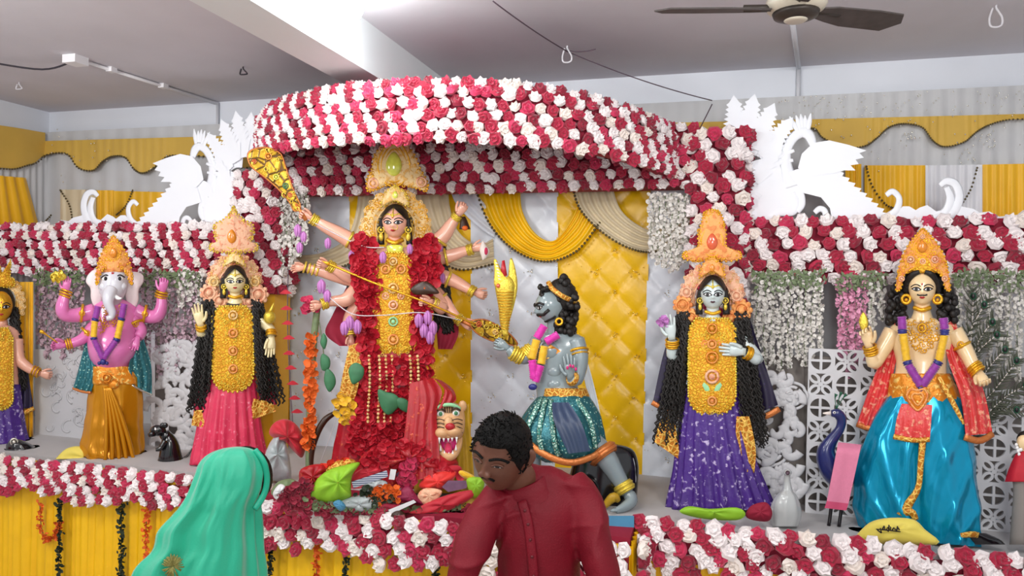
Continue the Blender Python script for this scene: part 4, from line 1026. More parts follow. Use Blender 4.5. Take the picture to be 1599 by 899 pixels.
garland(fr, t, [(1408, 494, 1409, 514, 'tinsel_purple'), (1409, 514, 1409, 521, 'ribbon_blue'), (1410, 521, 1416, 563, 'tinsel_yellow'), (1416, 563, 1418, 569, 'ribbon_blue'), (1418, 569, 1438, 602, 'tinsel_purple'), (1473, 496, 1475, 514, 'tinsel_purple'), (1475, 514, 1475, 523, 'ribbon_blue'), (1475, 523, 1466, 563, 'tinsel_yellow'), (1466, 563, 1463, 569, 'ribbon_blue'), (1463, 569, 1440, 602, 'tinsel_purple')], dg, 6.5)
b = MB(); b.loft([(604, 1438, 4, 3, 36), (609, 1438, 6, 4, 36), (614, 1438, 4, 3, 36), (619, 1438, 7, 4, 36)], 10, 10); b.build('garland_pendant', 'ribbon_blue', t, fr)
MB().loft([(583, 1437, 46, 28, 0), (600, 1440, 52, 32, 0), (618, 1443, 57, 34, 0), (628, 1443, 56, 34, 0)], 48, 14, 13, .025).build('sash', 'brocade_orange', t, fr)
secs = [(615, 1443, 54, 32, 0), (645, 1440, 72, 38, 0), (690, 1434, 86, 44, 0), (740, 1430, 95, 48, 0), (790, 1433, 99, 50, 0), (825, 1437, 96, 50, 0), (846, 1440, 92, 46, 0)]
rows = []; S = cat(secs, 92)
for j, (y, cx, rx, rd, d0) in enumerate(S):
    g = j/91; row = []
    for k in range(260):
        a = 2*PI*k/260; ca = math.cos(a)
        # folds fan out from the waist and sag in arcs over each leg
        rd_ = lambda q: 2.2*(.5+.5*math.sin(q))**2.6-.8
        q1 = 12*a+6.5*g*ca+.8*noise.noise((ca*2, g*3, 1)); q2 = 26*g*(.5+.5*abs(ca))+9*abs(ca)+(.9 if ca > 0 else .2)+1.2*noise.noise((ca*1.5, g*2, 4))
        fold = .034*g**.7*rd_(q1)+.036*min(1, g*1.6)*rd_(q2)*abs(ca)**.6*(1-g*.5)+.02*g*noise.noise((ca*6, g*9, 2))
        mid = -.10*math.exp(-(ca/.12)**2)*max(0, math.sin(a))*g
        row.append((cx+rx*(1+fold*.5)*ca, y+(8*g**3)*ca, d0+(rd+rx*1.3*(fold+mid))*math.sin(a)))
    rows.append(row)
MB().grid(rows, True).build('dhoti', 'satin_blue', t, fr)
MB().tube([(1441, 686, 44), (1438, 720, 48), (1434, 760, 50), (1420, 785, 52), (1408, 806, 52)], [6, 5, 5, 7, 9], 8, n=30, flat=.35).build('dhoti_border', 'brocade_gold', t, fr)
MB().tube([(1412, 800, 52), (1424, 800, 54), (1430, 812, 52)], [6, 6, 5], 8, n=8, flat=.4).build('dhoti_border', 'brocade_gold', t, fr)
MB().tube([(1500, 836, 40), (1520, 834, 34), (1534, 838, 20)], [4, 5, 4], 8, n=8, flat=.4).build('dhoti_border', 'brocade_gold', t, fr)
cloth(fr, t, 'waist_cloth', 'brocade_pink', [(1408, 630, 34), (1400, 655, 42), (1396, 686, 45)], [(1456, 632, 36), (1454, 658, 44), (1452, 688, 46)], folds=3, amp=2)
MB().tube([(1395, 681, 46), (1424, 687, 48), (1452, 686, 47)], 4, 8, n=12, flat=.5).build('waist_cloth_border', 'brocade_gold', t, fr)
P = smoothloop([(1433, 606), (1446, 604), (1452, 616), (1446, 632), (1433, 645), (1420, 632), (1412, 616), (1420, 604)], 32)
o = MB().plate(P, 34, 3, 3).build('buckle', 'brocade_orange', t, fr)
b = MB(); b.loop([(1433+(x-1433)*.8, 622+(y-622)*.8, 40) for x, y in P], 1.8, 40); b.loop([(1433+(x-1433)*.45, 622+(y-622)*.45, 41) for x, y in P], 1.6, 30); b.build('buckle_scroll', 'shola_orange', o, fr)
cloth(fr, t, 'shawl', 'brocade_pink', [(1398, 502, 2), (1376, 560, -2), (1356, 610, -4), (1338, 662, -6)], [(1412, 500, 6), (1400, 560, 2), (1386, 620, 0), (1372, 668, 6)], folds=3, amp=3.5)
cloth(fr, t, 'shawl', 'brocade_pink', [(1470, 500, 6), (1480, 560, 14), (1500, 620, 28), (1508, 680, 30)], [(1492, 502, -2), (1512, 560, -2), (1536, 610, -2), (1550, 676, 4)], folds=3, amp=4)
MB().tube([(1338, 662, -6), (1355, 668, 0), (1374, 668, 6)], 4.5, 8, n=8, flat=.6).build('shawl_border', 'trim_copper', t, fr)
MB().tube([(1506, 682, 30), (1530, 688, 18), (1550, 677, 4)], 5.5, 8, n=8, flat=.6).build('shawl_border', 'trim_copper', t, fr)
MB().tube([(1466, 588, 34, 3), (1478, 610, 38, 4.5), (1494, 640, 40, 4), (1505, 662, 38, 2)], 0, 8, n=16, flat=.35).build('sheathed_dagger', 'brocade_gold', t, fr)
b = MB(); b.plate(smoothloop([(1347, 518), (1341, 502), (1348, 487), (1356, 502), (1352, 516)], 20), 30, 2, 4); b.build('gold_bud', 'gold_bright', t, fr)
MB().loft([(832, 1520, 20, 14, 16), (842, 1536, 26, 12, 16), (850, 1544, 26, 10, 16)], 16, 8).build('shoe', 'black_gloss', t, fr)
MB().loft([(828, 1352, 12, 12, 18), (842, 1344, 18, 12, 20), (846, 1342, 18, 11, 20)], 14, 8).build('shoe', 'black_gloss', t, fr)
# ================================================================== TEN ARMED STATUE
fr, t = figure('ten_armed_goddess_statue', 615, 3.86, 'large ten armed goddess statue in red with a gold breastplate and red petal garland')
h = Head(617, 346, 14, 20, 25.5, yaw=-.18); h.skull(MB()).build('head', 'skin_pink', t, fr)
face_parts(h, fr, t, ew=.31, eh=.115, ev=-.05)
b = MB(); W, Hh = 20, 25.5
for sd in (-1, 1):
    rows = []
    for j in range(13):
        a = j/12; row = []
        for i in range(9):
            lo = sd*(i/8*1.9); lat = PI/2*(1-a*(.36+.55*min(1, (i/8)*1.9))); vv = math.sin(lat); r = h.r(min(.999, vv))*1.12
            row.append(h.T(r*math.sin(lo)*W, -vv*Hh*1.06, h.deep*1.06*r*math.cos(lo)*W+1))
        rows.append(row)
    b.grid(rows)
    b.tube([h.T(sd*W*1.02, -Hh*.2, W*.2)+(W*.2,), h.T(sd*W*1.1, Hh*.5, 0)+(W*.24,), h.T(sd*W*1.12, Hh*1.4, -W*.1)+(W*.26,)], 0, 8, n=10)
b.ell((617, 344, 6), 22, 26, 20, 20, 14); b.build('hair_cap', 'hair_black', t, fr)
g = MB(); h.line([(0, .95), (0, .6), (0, .36)], 1, g); h.line([(-.92, .24), (-.5, .48), (0, .38), (.5, .48), (.92, .24)], 1.1, g, off=1)
for q in (.44, .34): g.ell(h.on(0, q, 1), 2, 2.4, 1.6, 7, 5)
for sd in (-1, 1):
    c = h.T(sd*W*1.08, Hh*.5, 4); g.rosette(c[0], c[1], c[2], 6); g.ell((c[0], c[1]+11, c[2]), 4, 7, 3.5, 9, 6)
nr = h.on(.2, -.34, 1); g.ring(nr, 4, .5, 14, 4); g.build('head_jewellery', 'gold_bright', t, fr)
b = MB(); b.tube([(616, 362, 8, 11), (616, 378, 6, 10.5), (616, 392, 4, 17)], 0, 16, n=10)
b.loft([(386, 616, 20, 12, 0), (396, 616, 56, 18, -2), (420, 616, 58, 22, -2), (460, 616, 52, 24, 0), (500, 616, 46, 22, 0), (540, 616, 50, 24, 0)], 30, 20)
ARMS = [  # path, (wrist, dir, thumb dir, size, curl), bangle radius
 ([(568, 388, -4, 14), (535, 368, 0, 12), (505, 352, 6, 9), (490, 343, 8, 6.5)], ((487, 341, 8), (-1, -.45, .1), (.3, -1, .2), 34, 1.0)),
 ([(566, 418, -6, 13), (548, 432, 0, 11), (530, 424, 8, 9), (516, 416, 12, 6.5)], ((513, 414, 12), (-1, -.2, .2), (.2, -1, .2), 32, 1.1)),
 ([(562, 440, -14, 13), (520, 430, -14, 9), (480, 418, -12, 6.5)], ((476, 417, -12), (-1, .1, .1), (0, -1, .2), 30, .5)),
 ([(560, 450, -4, 13), (540, 468, 6, 11), (520, 470, 12, 8), (506, 474, 14, 6.5)], ((503, 475, 14), (-1, .3, .1), (0, -1, .2), 32, 1.0)),
 ([(562, 470, -10, 12), (545, 500, -6, 10), (548, 520, 0, 7)], ((548, 523, 0), (0, 1, .1), (-1, 0, .2), 28, .6)),
 ([(668, 388, -4, 14), (692, 368, 0, 12), (706, 348, 5, 9), (714, 338, 7, 6.5)], ((715, 336, 8), (.55, -.8, .1), (-.8, -.5, .3), 34, 1.0)),
 ([(676, 404, -8, 13), (700, 400, 0, 10.5), (722, 393, 4, 8.5), (735, 390, 6, 6.5)], ((737, 389, 6), (1, -.25, .1), (-.2, -1, .3), 30, .6)),
 ([(680, 428, -8, 13), (705, 437, 0, 10.5), (726, 448, 6, 8.5), (738, 455, 8, 6.5)], ((740, 456, 8), (1, .35, .1), (.3, -1, .2), 32, .9)),
 ([(674, 452, -4, 13), (694, 472, 2, 10.5), (706, 488, 8, 8.5), (718, 500, 10, 6.5)], ((720, 502, 10), (.9, .5, .1), (.4, -.9, .2), 32, .9)),
 ([(664, 440, 0, 14), (690, 480, 14, 11), (676, 472, 30, 8)], ((674, 471, 32), (-1, -.1, .2), (0, -1, .3), 34, 1.0)),
]
for path, (wp, a, bb, sz, cu) in ARMS:
    limb(b, path); hand(b, wp, a, bb, sz, cu, .06, .45)
b.build('body', 'skin_pink', t, fr)
for path, (wp, a, bb, sz, cu) in ARMS:
    p = Vector(path[-2][:3]); q = Vector(wp); bangles(fr, t, q.lerp(p, .45), q, 7.6, 4, 'gold_bright')
for (x, y, d, ax) in ((546, 374, 0, (1, .5, 0)), (686, 376, 0, (.7, -1, 0)), (696, 401, 0, (1, -.2, 0)), (700, 436, 0, (1, .4, 0)), (687, 466, 0, (.8, 1, 0))):
    MB().ring((x, y, d), 12.5, 2.4, 18, 6, ax).build('armlet', 'gold_bright', t, fr)
MB().tube([(604, 374, 14), (616, 379, 20), (629, 374, 14)], 3.6, 8, n=12).build('choker', 'gold', t, fr)
b = MB(); b.plate(smoothloop([(604, 384), (616, 382), (629, 384), (627, 394), (616, 398), (606, 394)], 22), 20, 3, 3); b.build('choker_pendant', 'gem_green', t, fr)
# skirt, side panels, garland
pleated(fr, t, 'skirt', 'sari_red', [(520, 614, 56, 26, 0), (570, 612, 66, 32, 0), (640, 610, 76, 38, 0), (700, 610, 86, 44, 0), (770, 610, 96, 50, 0)], pleat=17, amp=.045, n=26)
pl, dep = breastplate(fr, t, 583, 645, 394, 560, 24, xin=16, seed=8, n=150, r=3.1)
for (y, r, mt) in ((408, 7, 'shola_cream'), (432, 0, ''), (450, 9, 'shola_cream'), (476, 8, 'shola_pink'), (502, 8, 'mint'), (530, 9, 'shola_orange')):
    if r: MB().rosette(614, y, dep(614, y)+1, r).build('medallion', mt, t, fr)
for x in (602, 626):
    MB().rosette(x, 420, 32, 8).build('medallion', 'shola_orange', t, fr); MB().rosette(x, 462, 32, 6).build('medallion', 'shola_pink', t, fr)
cloth(fr, t, 'gold_panel', 'brocade_gold', [(545, 540, 22), (534, 590, 24), (526, 640, 26)], [(572, 530, 30), (562, 590, 34), (550, 640, 34)], folds=2)
cloth(fr, t, 'gold_panel', 'gold_plate', [(648, 530, 30), (644, 570, 34), (646, 600, 36)], [(676, 528, 22), (680, 570, 26), (682, 600, 26)], folds=2)
b = petals(smoothloop([(526, 618), (548, 622), (556, 648), (540, 660), (526, 642)], 16), 40, 7, 34, 6); b.build('gold_tassel', 'tinsel_yellow', t, fr, kind='stuff')
gd = lambda x, y: 26+max(0, (y-520))*.10
b = petals(smoothloop([(556, 372), (586, 380), (592, 450), (590, 540), (596, 620), (600, 700), (545, 700), (566, 600), (560, 480), (552, 420)], 40), 620, 8, gd, 1)
b.build('petal_garland', 'garland_red', t, fr, kind='stuff')
b = petals(smoothloop([(644, 390), (676, 372), (684, 420), (672, 480), (674, 540), (668, 620), (650, 690), (615, 700), (640, 600), (646, 500)], 40), 560, 8, gd, 2)
b.build('petal_garland', 'garland_red', t, fr, kind='stuff')
b = petals([(592, 560), (642, 560), (640, 700), (595, 700)], 200, 8, lambda x, y: 30+(y-520)*.1, 5); b.build('petal_garland', 'garland_red', t, fr, kind='stuff')
b = MB()
for x in (592, 602, 612, 640, 652, 576):
    for y in range(556, 660, 6): b.ell((x+math.sin(y)*1.5, y, gd(x, y)+9), 2.6, 2.6, 2, 6, 4)
b.build('white_bead_strings', 'shola_cream', t, fr, kind='stuff')
curls(fr, t, [(560, 552, 380, 510, -16, 16, 10, 14), (684, 694, 380, 520, -12, 34, 9, 14)], seed=5, r=3, amp=2.2, wl=16)
# halo and crown
halo(fr, t, 618, 356, 54, 60, 29, 2, 'shola_cream', 3, a0=-215, a1=35, n=110, r=3.2, mt2='gold')
crown(fr, t, [(574, 298), (573, 280), (580, 264), (585, 241), (599, 226), (615, 216), (632, 223), (647, 241), (656, 262), (667, 283), (666, 298), (650, 294), (632, 290), (615, 288), (598, 291), (588, 296)], 2, 'shola_cream', 'gold', 41, 95, 3.6, gem=(615, 256, 13, 19, 'gem_green'))
b = MB(); b.rosette(583, 286, 10, 9); b.rosette(658, 284, 10, 9); b.rosette(597, 232, 8, 6); b.rosette(633, 232, 8, 6); b.build('crown_rosettes', 'shola_pink', t, fr)
crown(fr, t, [(596, 322), (602, 300), (616, 290), (632, 300), (638, 322), (617, 314)], 14, 'shola_cream', 'gold_bright', 42, 18, 2.8, gem=(617, 304, 4.5, 6, 'gem_green'), name='tiara')
# lotus buds
def lotus(parent, fr, x, y, d, r, mt='lotus_lavender', n=6):
    b = MB()
    for k in range(n):
        a = 2*PI*k/n; b.tube([(x, y-r, d, r*.1), (x+r*.42*math.cos(a), y-r*.3, d+r*.42*math.sin(a), r*.30), (x+r*.45*math.cos(a), y+r*.7, d+r*.45*math.sin(a), r*.26), (x+r*.3*math.cos(a), y+r*1.5, d+r*.3*math.sin(a), r*.05)], 0, 6, n=8)
    return b.build('lotus_bud', mt, parent, fr)
for (x, y, d, r) in ((465, 358, 8, 8), (474, 368, 8, 7), (512, 378, 6, 7), (550, 398, 10, 8), (598, 400, 40, 7.5), (640, 387, 40, 6.5), (688, 388, 0, 6), (690, 432, 10, 7), (502, 445, 26, 9), (511, 460, 26, 8), (468, 385, 8, 7)): lotus(t, fr, x, y, d, r)
for (x, y) in ((546, 502), (558, 508), (538, 510), (654, 498), (668, 494), (676, 510), (662, 514), (672, 524)): lotus(t, fr, x, y, 46, 9)
MB().tube([(476, 340, 12), (560, 382, 30), (600, 386, 44)], .8, 4, n=20).build('thread', 'pale_rope', t, fr)
MB().tube([(512, 462, 26), (550, 490, 44), (600, 492, 48), (660, 488, 48), (720, 500, 30)], .8, 4, n=24).build('thread', 'pale_rope', t, fr)
for k, P in enumerate([[(590, 608), (604, 612), (618, 616), (626, 628), (618, 640), (606, 648), (594, 634)], [(616, 622), (632, 622), (640, 632), (636, 644), (622, 636)], [(545, 574), (556, 566), (568, 574), (566, 590), (552, 600), (546, 590)]]):
    o = MB().plate(smoothloop(P, 24), 52, 1, 4); o.build('green_leaf', 'leaf_green', t, fr)
# cape of dark maroon behind
cloth(fr, t, 'cape', 'maroon_cloth', [(545, 440, -14), (520, 490, -10), (508, 520, -6), (530, 540, 0)], [(565, 440, -14), (570, 490, -14), (566, 520, -10), (560, 540, -6)], folds=2)
cloth(fr, t, 'cape', 'maroon_cloth', [(672, 440, -14), (680, 490, -14), (682, 520, -10), (684, 545, -6)], [(698, 440, -14), (712, 490, -12), (716, 520, -10), (706, 545, -4)], folds=2)

# ---- weapons: each its own thing, held in a hand
def weapon(name, label, px, py, fr):
    p = fr((px, py, 0)); return thing(name, p, label, 'weapon')
def ornate_blade(w, P, d, eyes, fr):
    P = smoothloop(P, len(P)*4); MB().plate(P, d, 3, 2, (.94, .8)).build('blade', 'blade_pattern', w, fr)
    MB().loop([(x, y, d+2) for x, y in P], 1.6, len(P)).build('blade_edge', 'trim_copper', w, fr)
    for k, (x, y, r, m1) in enumerate(eyes):
        b = MB(); b.rosette(x, y, d+6, r); b.build('painted_eye', m1, w, fr)
    relief(P, d+5.5, 13, 4.2, int(P[0][0])).build('scroll_relief', 'gold_bright', w, fr)
w = weapon('patterned_sword', 'broad gold patterned sword raised beside the flower column', 466, 330, fr)
ornate_blade(w, [(387, 243), (392, 235), (405, 231), (420, 231), (438, 240), (444, 255), (449, 270), (458, 297), (469, 322), (460, 329), (452, 315), (434, 294), (413, 276), (392, 259)], 8, [(419, 244, 6, 'gem_orange'), (431, 276, 5, 'gem_green'), (446, 290, 5, 'leaf_green'), (397, 252, 4, 'gem_red'), (453, 304, 4, 'gem_red')], fr)
MB().tube([(462, 318, 10), (478, 344, 14)], 3, 8).build('grip', 'trim_copper', w, fr)
w = weapon('patterned_sword', 'brown patterned dagger pointing at the kneeling demon', 738, 512, fr)
ornate_blade(w, [(735, 503), (755, 499), (776, 508), (795, 521), (808, 538), (788, 536), (764, 530), (743, 518)], 16, [(774, 518, 5, 'shola_cream'), (748, 506, 5, 'gem_red')], fr)
MB().tube([(720, 500, 14), (745, 513, 17)], 3, 8).build('grip', 'trim_copper', w, fr)
w = weapon('leaf_blade', 'brown leaf shaped blade held across the gold breastplate', 662, 452, fr)
MB().plate(smoothloop([(641, 452), (652, 442), (668, 440), (686, 457), (668, 459), (650, 460)], 30), 44, 2, 3).build('blade', 'dark_wood', w, fr)
MB().rosette(663, 450, 48, 4).build('painted_dot', 'marigold', w, fr)
w = weapon('spear', 'thin gold spear slanting across the breastplate of the ten armed statue', 600, 446, fr)
MB().tube([(514, 412, 24), (580, 440, 40), (660, 470, 46), (742, 506, 30)], 1.7, 8, n=30).build('shaft', 'gold', w, fr)
MB().plate([(502, 407), (514, 409), (518, 413), (512, 415)], 22, 2).build('spearhead', 'gold', w, fr)
w = thing('hand_bell', fr((726, 356, 8)), 'small brass hand bell hanging from a raised fist', 'bell')
MB().loft([(338, 724, 2.5, 2.5, 10), (343, 724, 5, 5, 10), (350, 725, 7, 7, 10), (358, 726, 9, 9, 10)], 16, 10).build('bell_body', 'dark_wood', w, fr)
MB().ell((726, 356, 16), 5, 4, 4).build('clapper', 'marigold', w, fr)
w = thing('conch_shell', fr((758, 392, 8)), 'white and pink conch shell held in an open hand', 'shell')
b = MB(); b.loft([(376, 754, .8, .8, 10), (384, 755, 5, 5, 10), (392, 757, 8, 7, 10), (402, 756, 4, 4, 10), (406, 754, .8, .8, 10)], 14, 14); b.build('shell', 'flower_cream', w, fr)
MB().ell((759, 392, 16), 3, 6, 2).build('shell_mouth', 'flower_pink', w, fr)
# gold serpent
fs = Fr(792, 3.78); w = thing('gold_serpent', fs((790, 524, 0)), 'shiny gold serpent with open jaws held upright in front of the kneeling demon', 'serpent')
b = MB(); b.tube([(789, 524, 0, 4), (788, 500, 0, 8), (790, 478, 2, 12), (789, 455, 4, 15), (788, 444, 4, 16), (784, 438, 4, 13)], 0, 14, n=24, flat=.6)
b.build('body', 'gold_bright', w, fs)
MB().plate(smoothloop([(772, 446), (772, 425), (771, 407), (775, 405), (782, 420), (788, 428), (792, 440), (784, 452)], 28), 2, 4, 3).build('jaw', 'gold_bright', w, fs)
MB().plate(smoothloop([(792, 448), (794, 425), (796, 406), (800, 404), (806, 425), (808, 450), (802, 480), (795, 500), (792, 480)], 28), 0, 4, 3).build('hood', 'gold_bright', w, fs)
MB().plate([(782, 422), (784, 407), (788, 406), (792, 430), (786, 432)], 6, 2).build('tongue', 'lip_red', w, fs)
b = MB()
for k in range(6): b.tube([(774+k*.9, 410+k*5, 8, 1.4), (778+k*.9, 412+k*5, 9, .3)], 0, 5)
b.build('teeth', 'eye_white', w, fs)
MB().ell((778, 446, 12), 3.4, 3.4, 2).build('eye', 'gem_red', w, fs)
b = MB()
for k in range(14): b.ring((789, 456+k*4.4, 3), 14-k*.62, .8, 18, 4, (0, 1, 0))
b.build('scales', 'gold', w, fs)

# ================================================================== LION
fl = Fr(697, 3.64, zmin=STAGE); t = thing('lion_statue', fl.base(), 'roaring lion statue head with tan face and pink mouth under red cloth', 'statue')
mat('lion_tan', 'd8a878', .45, var=.15, vs=12, coat=.2); mat('mouth_pink', 'd02878', .35); mat('mane_gold', 'b8901c', .5, var=.3, vs=20)
b = MB(); b.loft([(628, 700, 10, 8, 0), (636, 699, 23, 16, 2), (650, 699, 27, 22, 4), (664, 700, 26, 26, 10), (676, 701, 23, 26, 14), (684, 700, 20, 22, 14)], 28, 22)
b.ell((690, 676, 32), 12, 9, 12); b.ell((708, 674, 34), 13, 9, 12); b.ell((700, 662, 30), 9, 12, 10); b.build('lion_head', 'lion_tan', t, fl)
b = MB(); b.tube([(682, 684, 12, 5), (686, 702, 26, 6), (697, 713, 36, 7), (708, 711, 34, 6), (716, 698, 24, 5), (718, 684, 12, 5)], 0, 10, n=24); b.build('lower_jaw', 'lion_tan', t, fl)
MB().ell((700, 696, 18), 15, 16, 10).build('mouth', 'mouth_pink', t, fl)
MB().tube([(699, 692, 26), (700, 702, 36), (700, 709, 36)], [5, 6, 4], 10, n=10, flat=.5).build('tongue', 'flower_pink', t, fl)
for x, y, s_, l in ((686, 683, 1, 10), (713, 682, 1, 10), (693, 684, 1, 6), (700, 684, 1, 6), (706, 683, 1, 6), (688, 704, -1, 9), (694, 709, -1, 6), (701, 711, -1, 6), (707, 709, -1, 6), (712, 703, -1, 9)):
    MB().loft([(y, x, 2.2, 2.2, 38), (y+s_*l, x, .2, .2, 39)], 8, 4).build('tooth', 'eye_white', t, fl)
MB().ell((703, 666, 42), 8, 6, 5).build('nose', 'lip_red', t, fl)
for x, y in ((688, 646), (712, 645)):
    e = MB().ell((x, y, 22), 6, 5, 5).build('eye', 'eye_white', t, fl); MB().ell((x, y, 26), 3.2, 3.4, 2).build('iris', 'leaf_green', e, fl)
    MB().tube([(x-7, y-4, 24), (x, y-8, 27), (x+7, y-4, 24)], 1.6, 6, n=8).build('brow', 'dark_wood', t, fl)
for s_ in (-1, 1):
    for k in range(4): MB().tube([(700+s_*6, 656+k*6, 37), (700+s_*14, 654+k*6, 35), (700+s_*22, 656+k*6.5, 24)], .9, 5, n=8).build('muzzle_line', 'dark_wood', t, fl)
for k in range(4): MB().tube([(694+k*4, 634, 18), (696+k*3, 644, 25)], .9, 5, n=6).build('forehead_line', 'dark_wood', t, fl)
b = MB(); b.ell((676, 634, 6), 8, 10, 5); b.build('lion_ear', 'lion_tan', t, fl)
MB().ell((722, 634, 4), 7, 9, 5).build('lion_ear', 'lion_tan', t, fl)
MB().tube([(680, 640, 20), (690, 633, 24), (706, 632, 24), (718, 638, 18)], 3, 8, n=14).build('headband', 'mint', t, fl)
b = MB(); b.loft([(628, 690, 20, 20, -20), (660, 690, 34, 30, -24), (700, 690, 40, 36, -24), (770, 690, 44, 40, -24)], 24, 16); b.build('lion_body', 'mane_gold', t, fl)
mat('veil_red', 'a8131f', .42, var=.3, vs=12, bump=.3, bs=25, col2='d8603c', pat='noise', ps=36, pt=.68)
tv = thing('red_veil', fl.base(), 'red veil with gold dots draped over the lion statue', 'cloth')
cloth(fl, tv, 'veil', 'veil_red', [(640, 598, 24), (636, 640, 34), (628, 700, 44), (618, 752, 44)], [(676, 590, 10), (690, 612, 18), (682, 650, 30), (690, 745, 56)], folds=4, amp=3.5, bulge=8)
cloth(fl, tv, 'veil', 'veil_red', [(676, 590, 10), (688, 600, 16), (694, 612, 20), (684, 640, 28)], [(690, 594, -8), (706, 606, -4), (712, 618, 10), (712, 626, 14)], folds=2, amp=2, bulge=4)
tv2 = thing('yellow_cloth', fl.base(), 'dull yellow cloth hanging behind the open jaws of the lion', 'cloth')
cloth(fl, tv2, 'cloth', 'mane_gold', [(716, 640, 4), (714, 690, 10), (712, 760, 14)], [(732, 630, -6), (736, 690, -4), (742, 760, 0)], folds=2, amp=3)

# ================================================================== KNEELING DEMON
fr, t = figure('demon_statue', 880, 3.80, 'grey kneeling demon statue with black curly hair in a teal sequined dhoti')
h = Head(858, 478, 4, 20, 25, yaw=-1.2, roll=-.18, nose=.34, brow=.08)
b = h.skull(MB()); b.build('head', 'skin_grey', t, fr)
face_parts(h, fr, t, lip='lip_red', ew=.26, eh=.14, ev=.02, brow_r=2, bindi=None, lipw=.26)
b = MB(); h.line([(-.9, -.2), (-.55, -.44), (-.2, -.40), (0, -.37), (.2, -.40), (.55, -.44), (.9, -.2)], 2.8, b); h.line([(-.8, -.7), (0, -.9), (.8, -.7)], 2, b); b.build('moustache', 'hair_black', t, fr)
b = MB(); b.ell((876, 462, -4), 24, 28, 22, 20, 14); R = random.Random(2)
for k in range(150):
    y = R.uniform(432, 524); x0 = 880+6*math.sin((y-432)/92*3); wd = 18*math.sin(min(1, max(.15, (y-425)/60))*PI*.55)
    b.ell((x0+R.uniform(-1, 1)*wd*.85, y, R.uniform(-16, 14)), 6, 6, 6, 7, 5)
for k in range(18): b.ell((846+R.uniform(-4, 10), R.uniform(446, 462), 12+R.uniform(-4, 4)), 4, 4, 4, 6, 4)
b.build('hair', 'hair_black', t, fr)
MB().tube([(856, 440, 10), (862, 450, 20), (878, 462, 24), (896, 470, 10), (900, 470, -6)], 4, 10, n=22, flat=.5).build('headband', 'brocade_gold', t, fr)
MB().ring((873, 502, 20), 5, 2, 14, 6).build('earring', 'gold', t, fr)
b = MB(); b.tube([(864, 492, 0, 12), (866, 510, -2, 12), (868, 526, -4, 18)], 0, 14, n=8)
b.loft([(516, 872, 14, 12, -4), (526, 874, 36, 17, -4), (545, 872, 40, 21, -2), (570, 868, 34, 20, 0), (595, 868, 32, 20, 0), (620, 874, 36, 22, 0), (640, 876, 40, 24, 0)], 32, 26)
b.ell((858, 548, 14), 18, 14, 9); b.ell((866, 580, 16), 13, 10, 6); b.ell((866, 600, 16), 13, 9, 6)
limb(b, [(898, 532, 2, 16), (906, 560, 10, 13), (900, 592, 20, 11), (892, 590, 30, 8)]); hand(b, (891, 590, 31), (-.05, -1, .15), (-1, 0, .2), 42, .15, .1, .5)
limb(b, [(842, 532, -2, 14), (825, 556, 4, 11.5), (806, 556, 8, 9.5), (794, 544, 10, 7)]); hand(b, (793, 543, 10), (-.8, -.5, .1), (-.4, .9, .2), 34, .8, .08, .4)
limb(b, [(838, 664, 8, 20), (832, 690, 10, 14), (834, 720, 6, 11), (836, 770, 2, 9)])
limb(b, [(920, 690, 20, 22), (944, 712, 24, 18), (962, 740, 24, 14), (980, 770, 24, 10)])
b.tube([(982, 772, 24, 10), (986, 782, 30, 10), (974, 792, 42, 8), (962, 797, 50, 5)], 0, 12, n=14)
for k in range(5): b.tube([(966-k*2.4+3, 794, 46+k*1.4, 2.6), (960-k*2.2+3, 798, 52+k*1.4, 2)], 0, 6)
b.build('body', 'skin_grey', t, fr)
for p0, p1, r, mt in (((815, 558, 6), (800, 550, 9), 10.5, 'gold_bright'), ((832, 548, 2), (822, 556, 4), 12.5, 'gold_bright'), ((972, 756, 24), (978, 766, 24), 13, 'gold_bright'), ((896, 592, 26), (892, 590, 30), 9, 'brocade_gold'), ((938, 704, 23), (944, 712, 24), 20, 'trim_copper')): bangles(fr, t, p0, p1, r, 5, mt)
b = MB(); b.ring((903, 548, 6), 15, 2.2, 18, 5, (.2, 1, .3)); b.ring((904, 554, 7), 14.5, 1.5, 18, 5, (.2, 1, .3)); b.build('armlet', 'gold', t, fr)
for k in range(4): 
    x = 886+k*4.4; MB().ell((x, 576-[2, 5, 4, 0][k], 44), 2.2, 3, 1.6, 7, 5).build('painted_nail', 'mouth_pink', t, fr)
garland(fr, t, [(850, 508, 838, 528, 'tinsel_magenta'), (838, 530, 830, 560, 'tinsel_yellow'), (831, 562, 834, 592, 'tinsel_magenta'), (872, 522, 852, 534, 'tinsel_magenta'), (850, 540, 845, 568, 'tinsel_yellow'), (844, 570, 836, 596, 'tinsel_magenta')], 24, 6)
MB().ell((832, 604, 26), 7, 5, 4).build('garland_pendant', 'ribbon_blue', t, fr)
cloth(fr, t, 'chest_band', 'brocade_orange', [(848, 548, 20), (860, 538, 24)], [(852, 562, 20), (876, 548, 20)], n=6, m=6, folds=1, amp=1)
MB().loft([(606, 878, 38, 24, 0), (616, 880, 40, 25, 0), (622, 880, 41, 26, 0)], 30, 6, 9, .02).build('belt', 'brocade_gold', t, fr)
b = MB(); b.loft([(618, 880, 40, 25, 0), (640, 878, 56, 34, 4), (665, 876, 66, 42, 10), (690, 880, 66, 44, 14), (712, 888, 52, 38, 16), (722, 892, 40, 30, 14)], 90, 26, 13, .035, jit=.06); b.build('dhoti', 'sequin_teal', t, fr)
cloth(fr, t, 'dhoti_panel', 'navy_cloth', [(862, 628, 40), (866, 660, 64), (888, 708, 72)], [(888, 628, 40), (908, 660, 64), (922, 704, 66)], folds=3, amp=1.5)
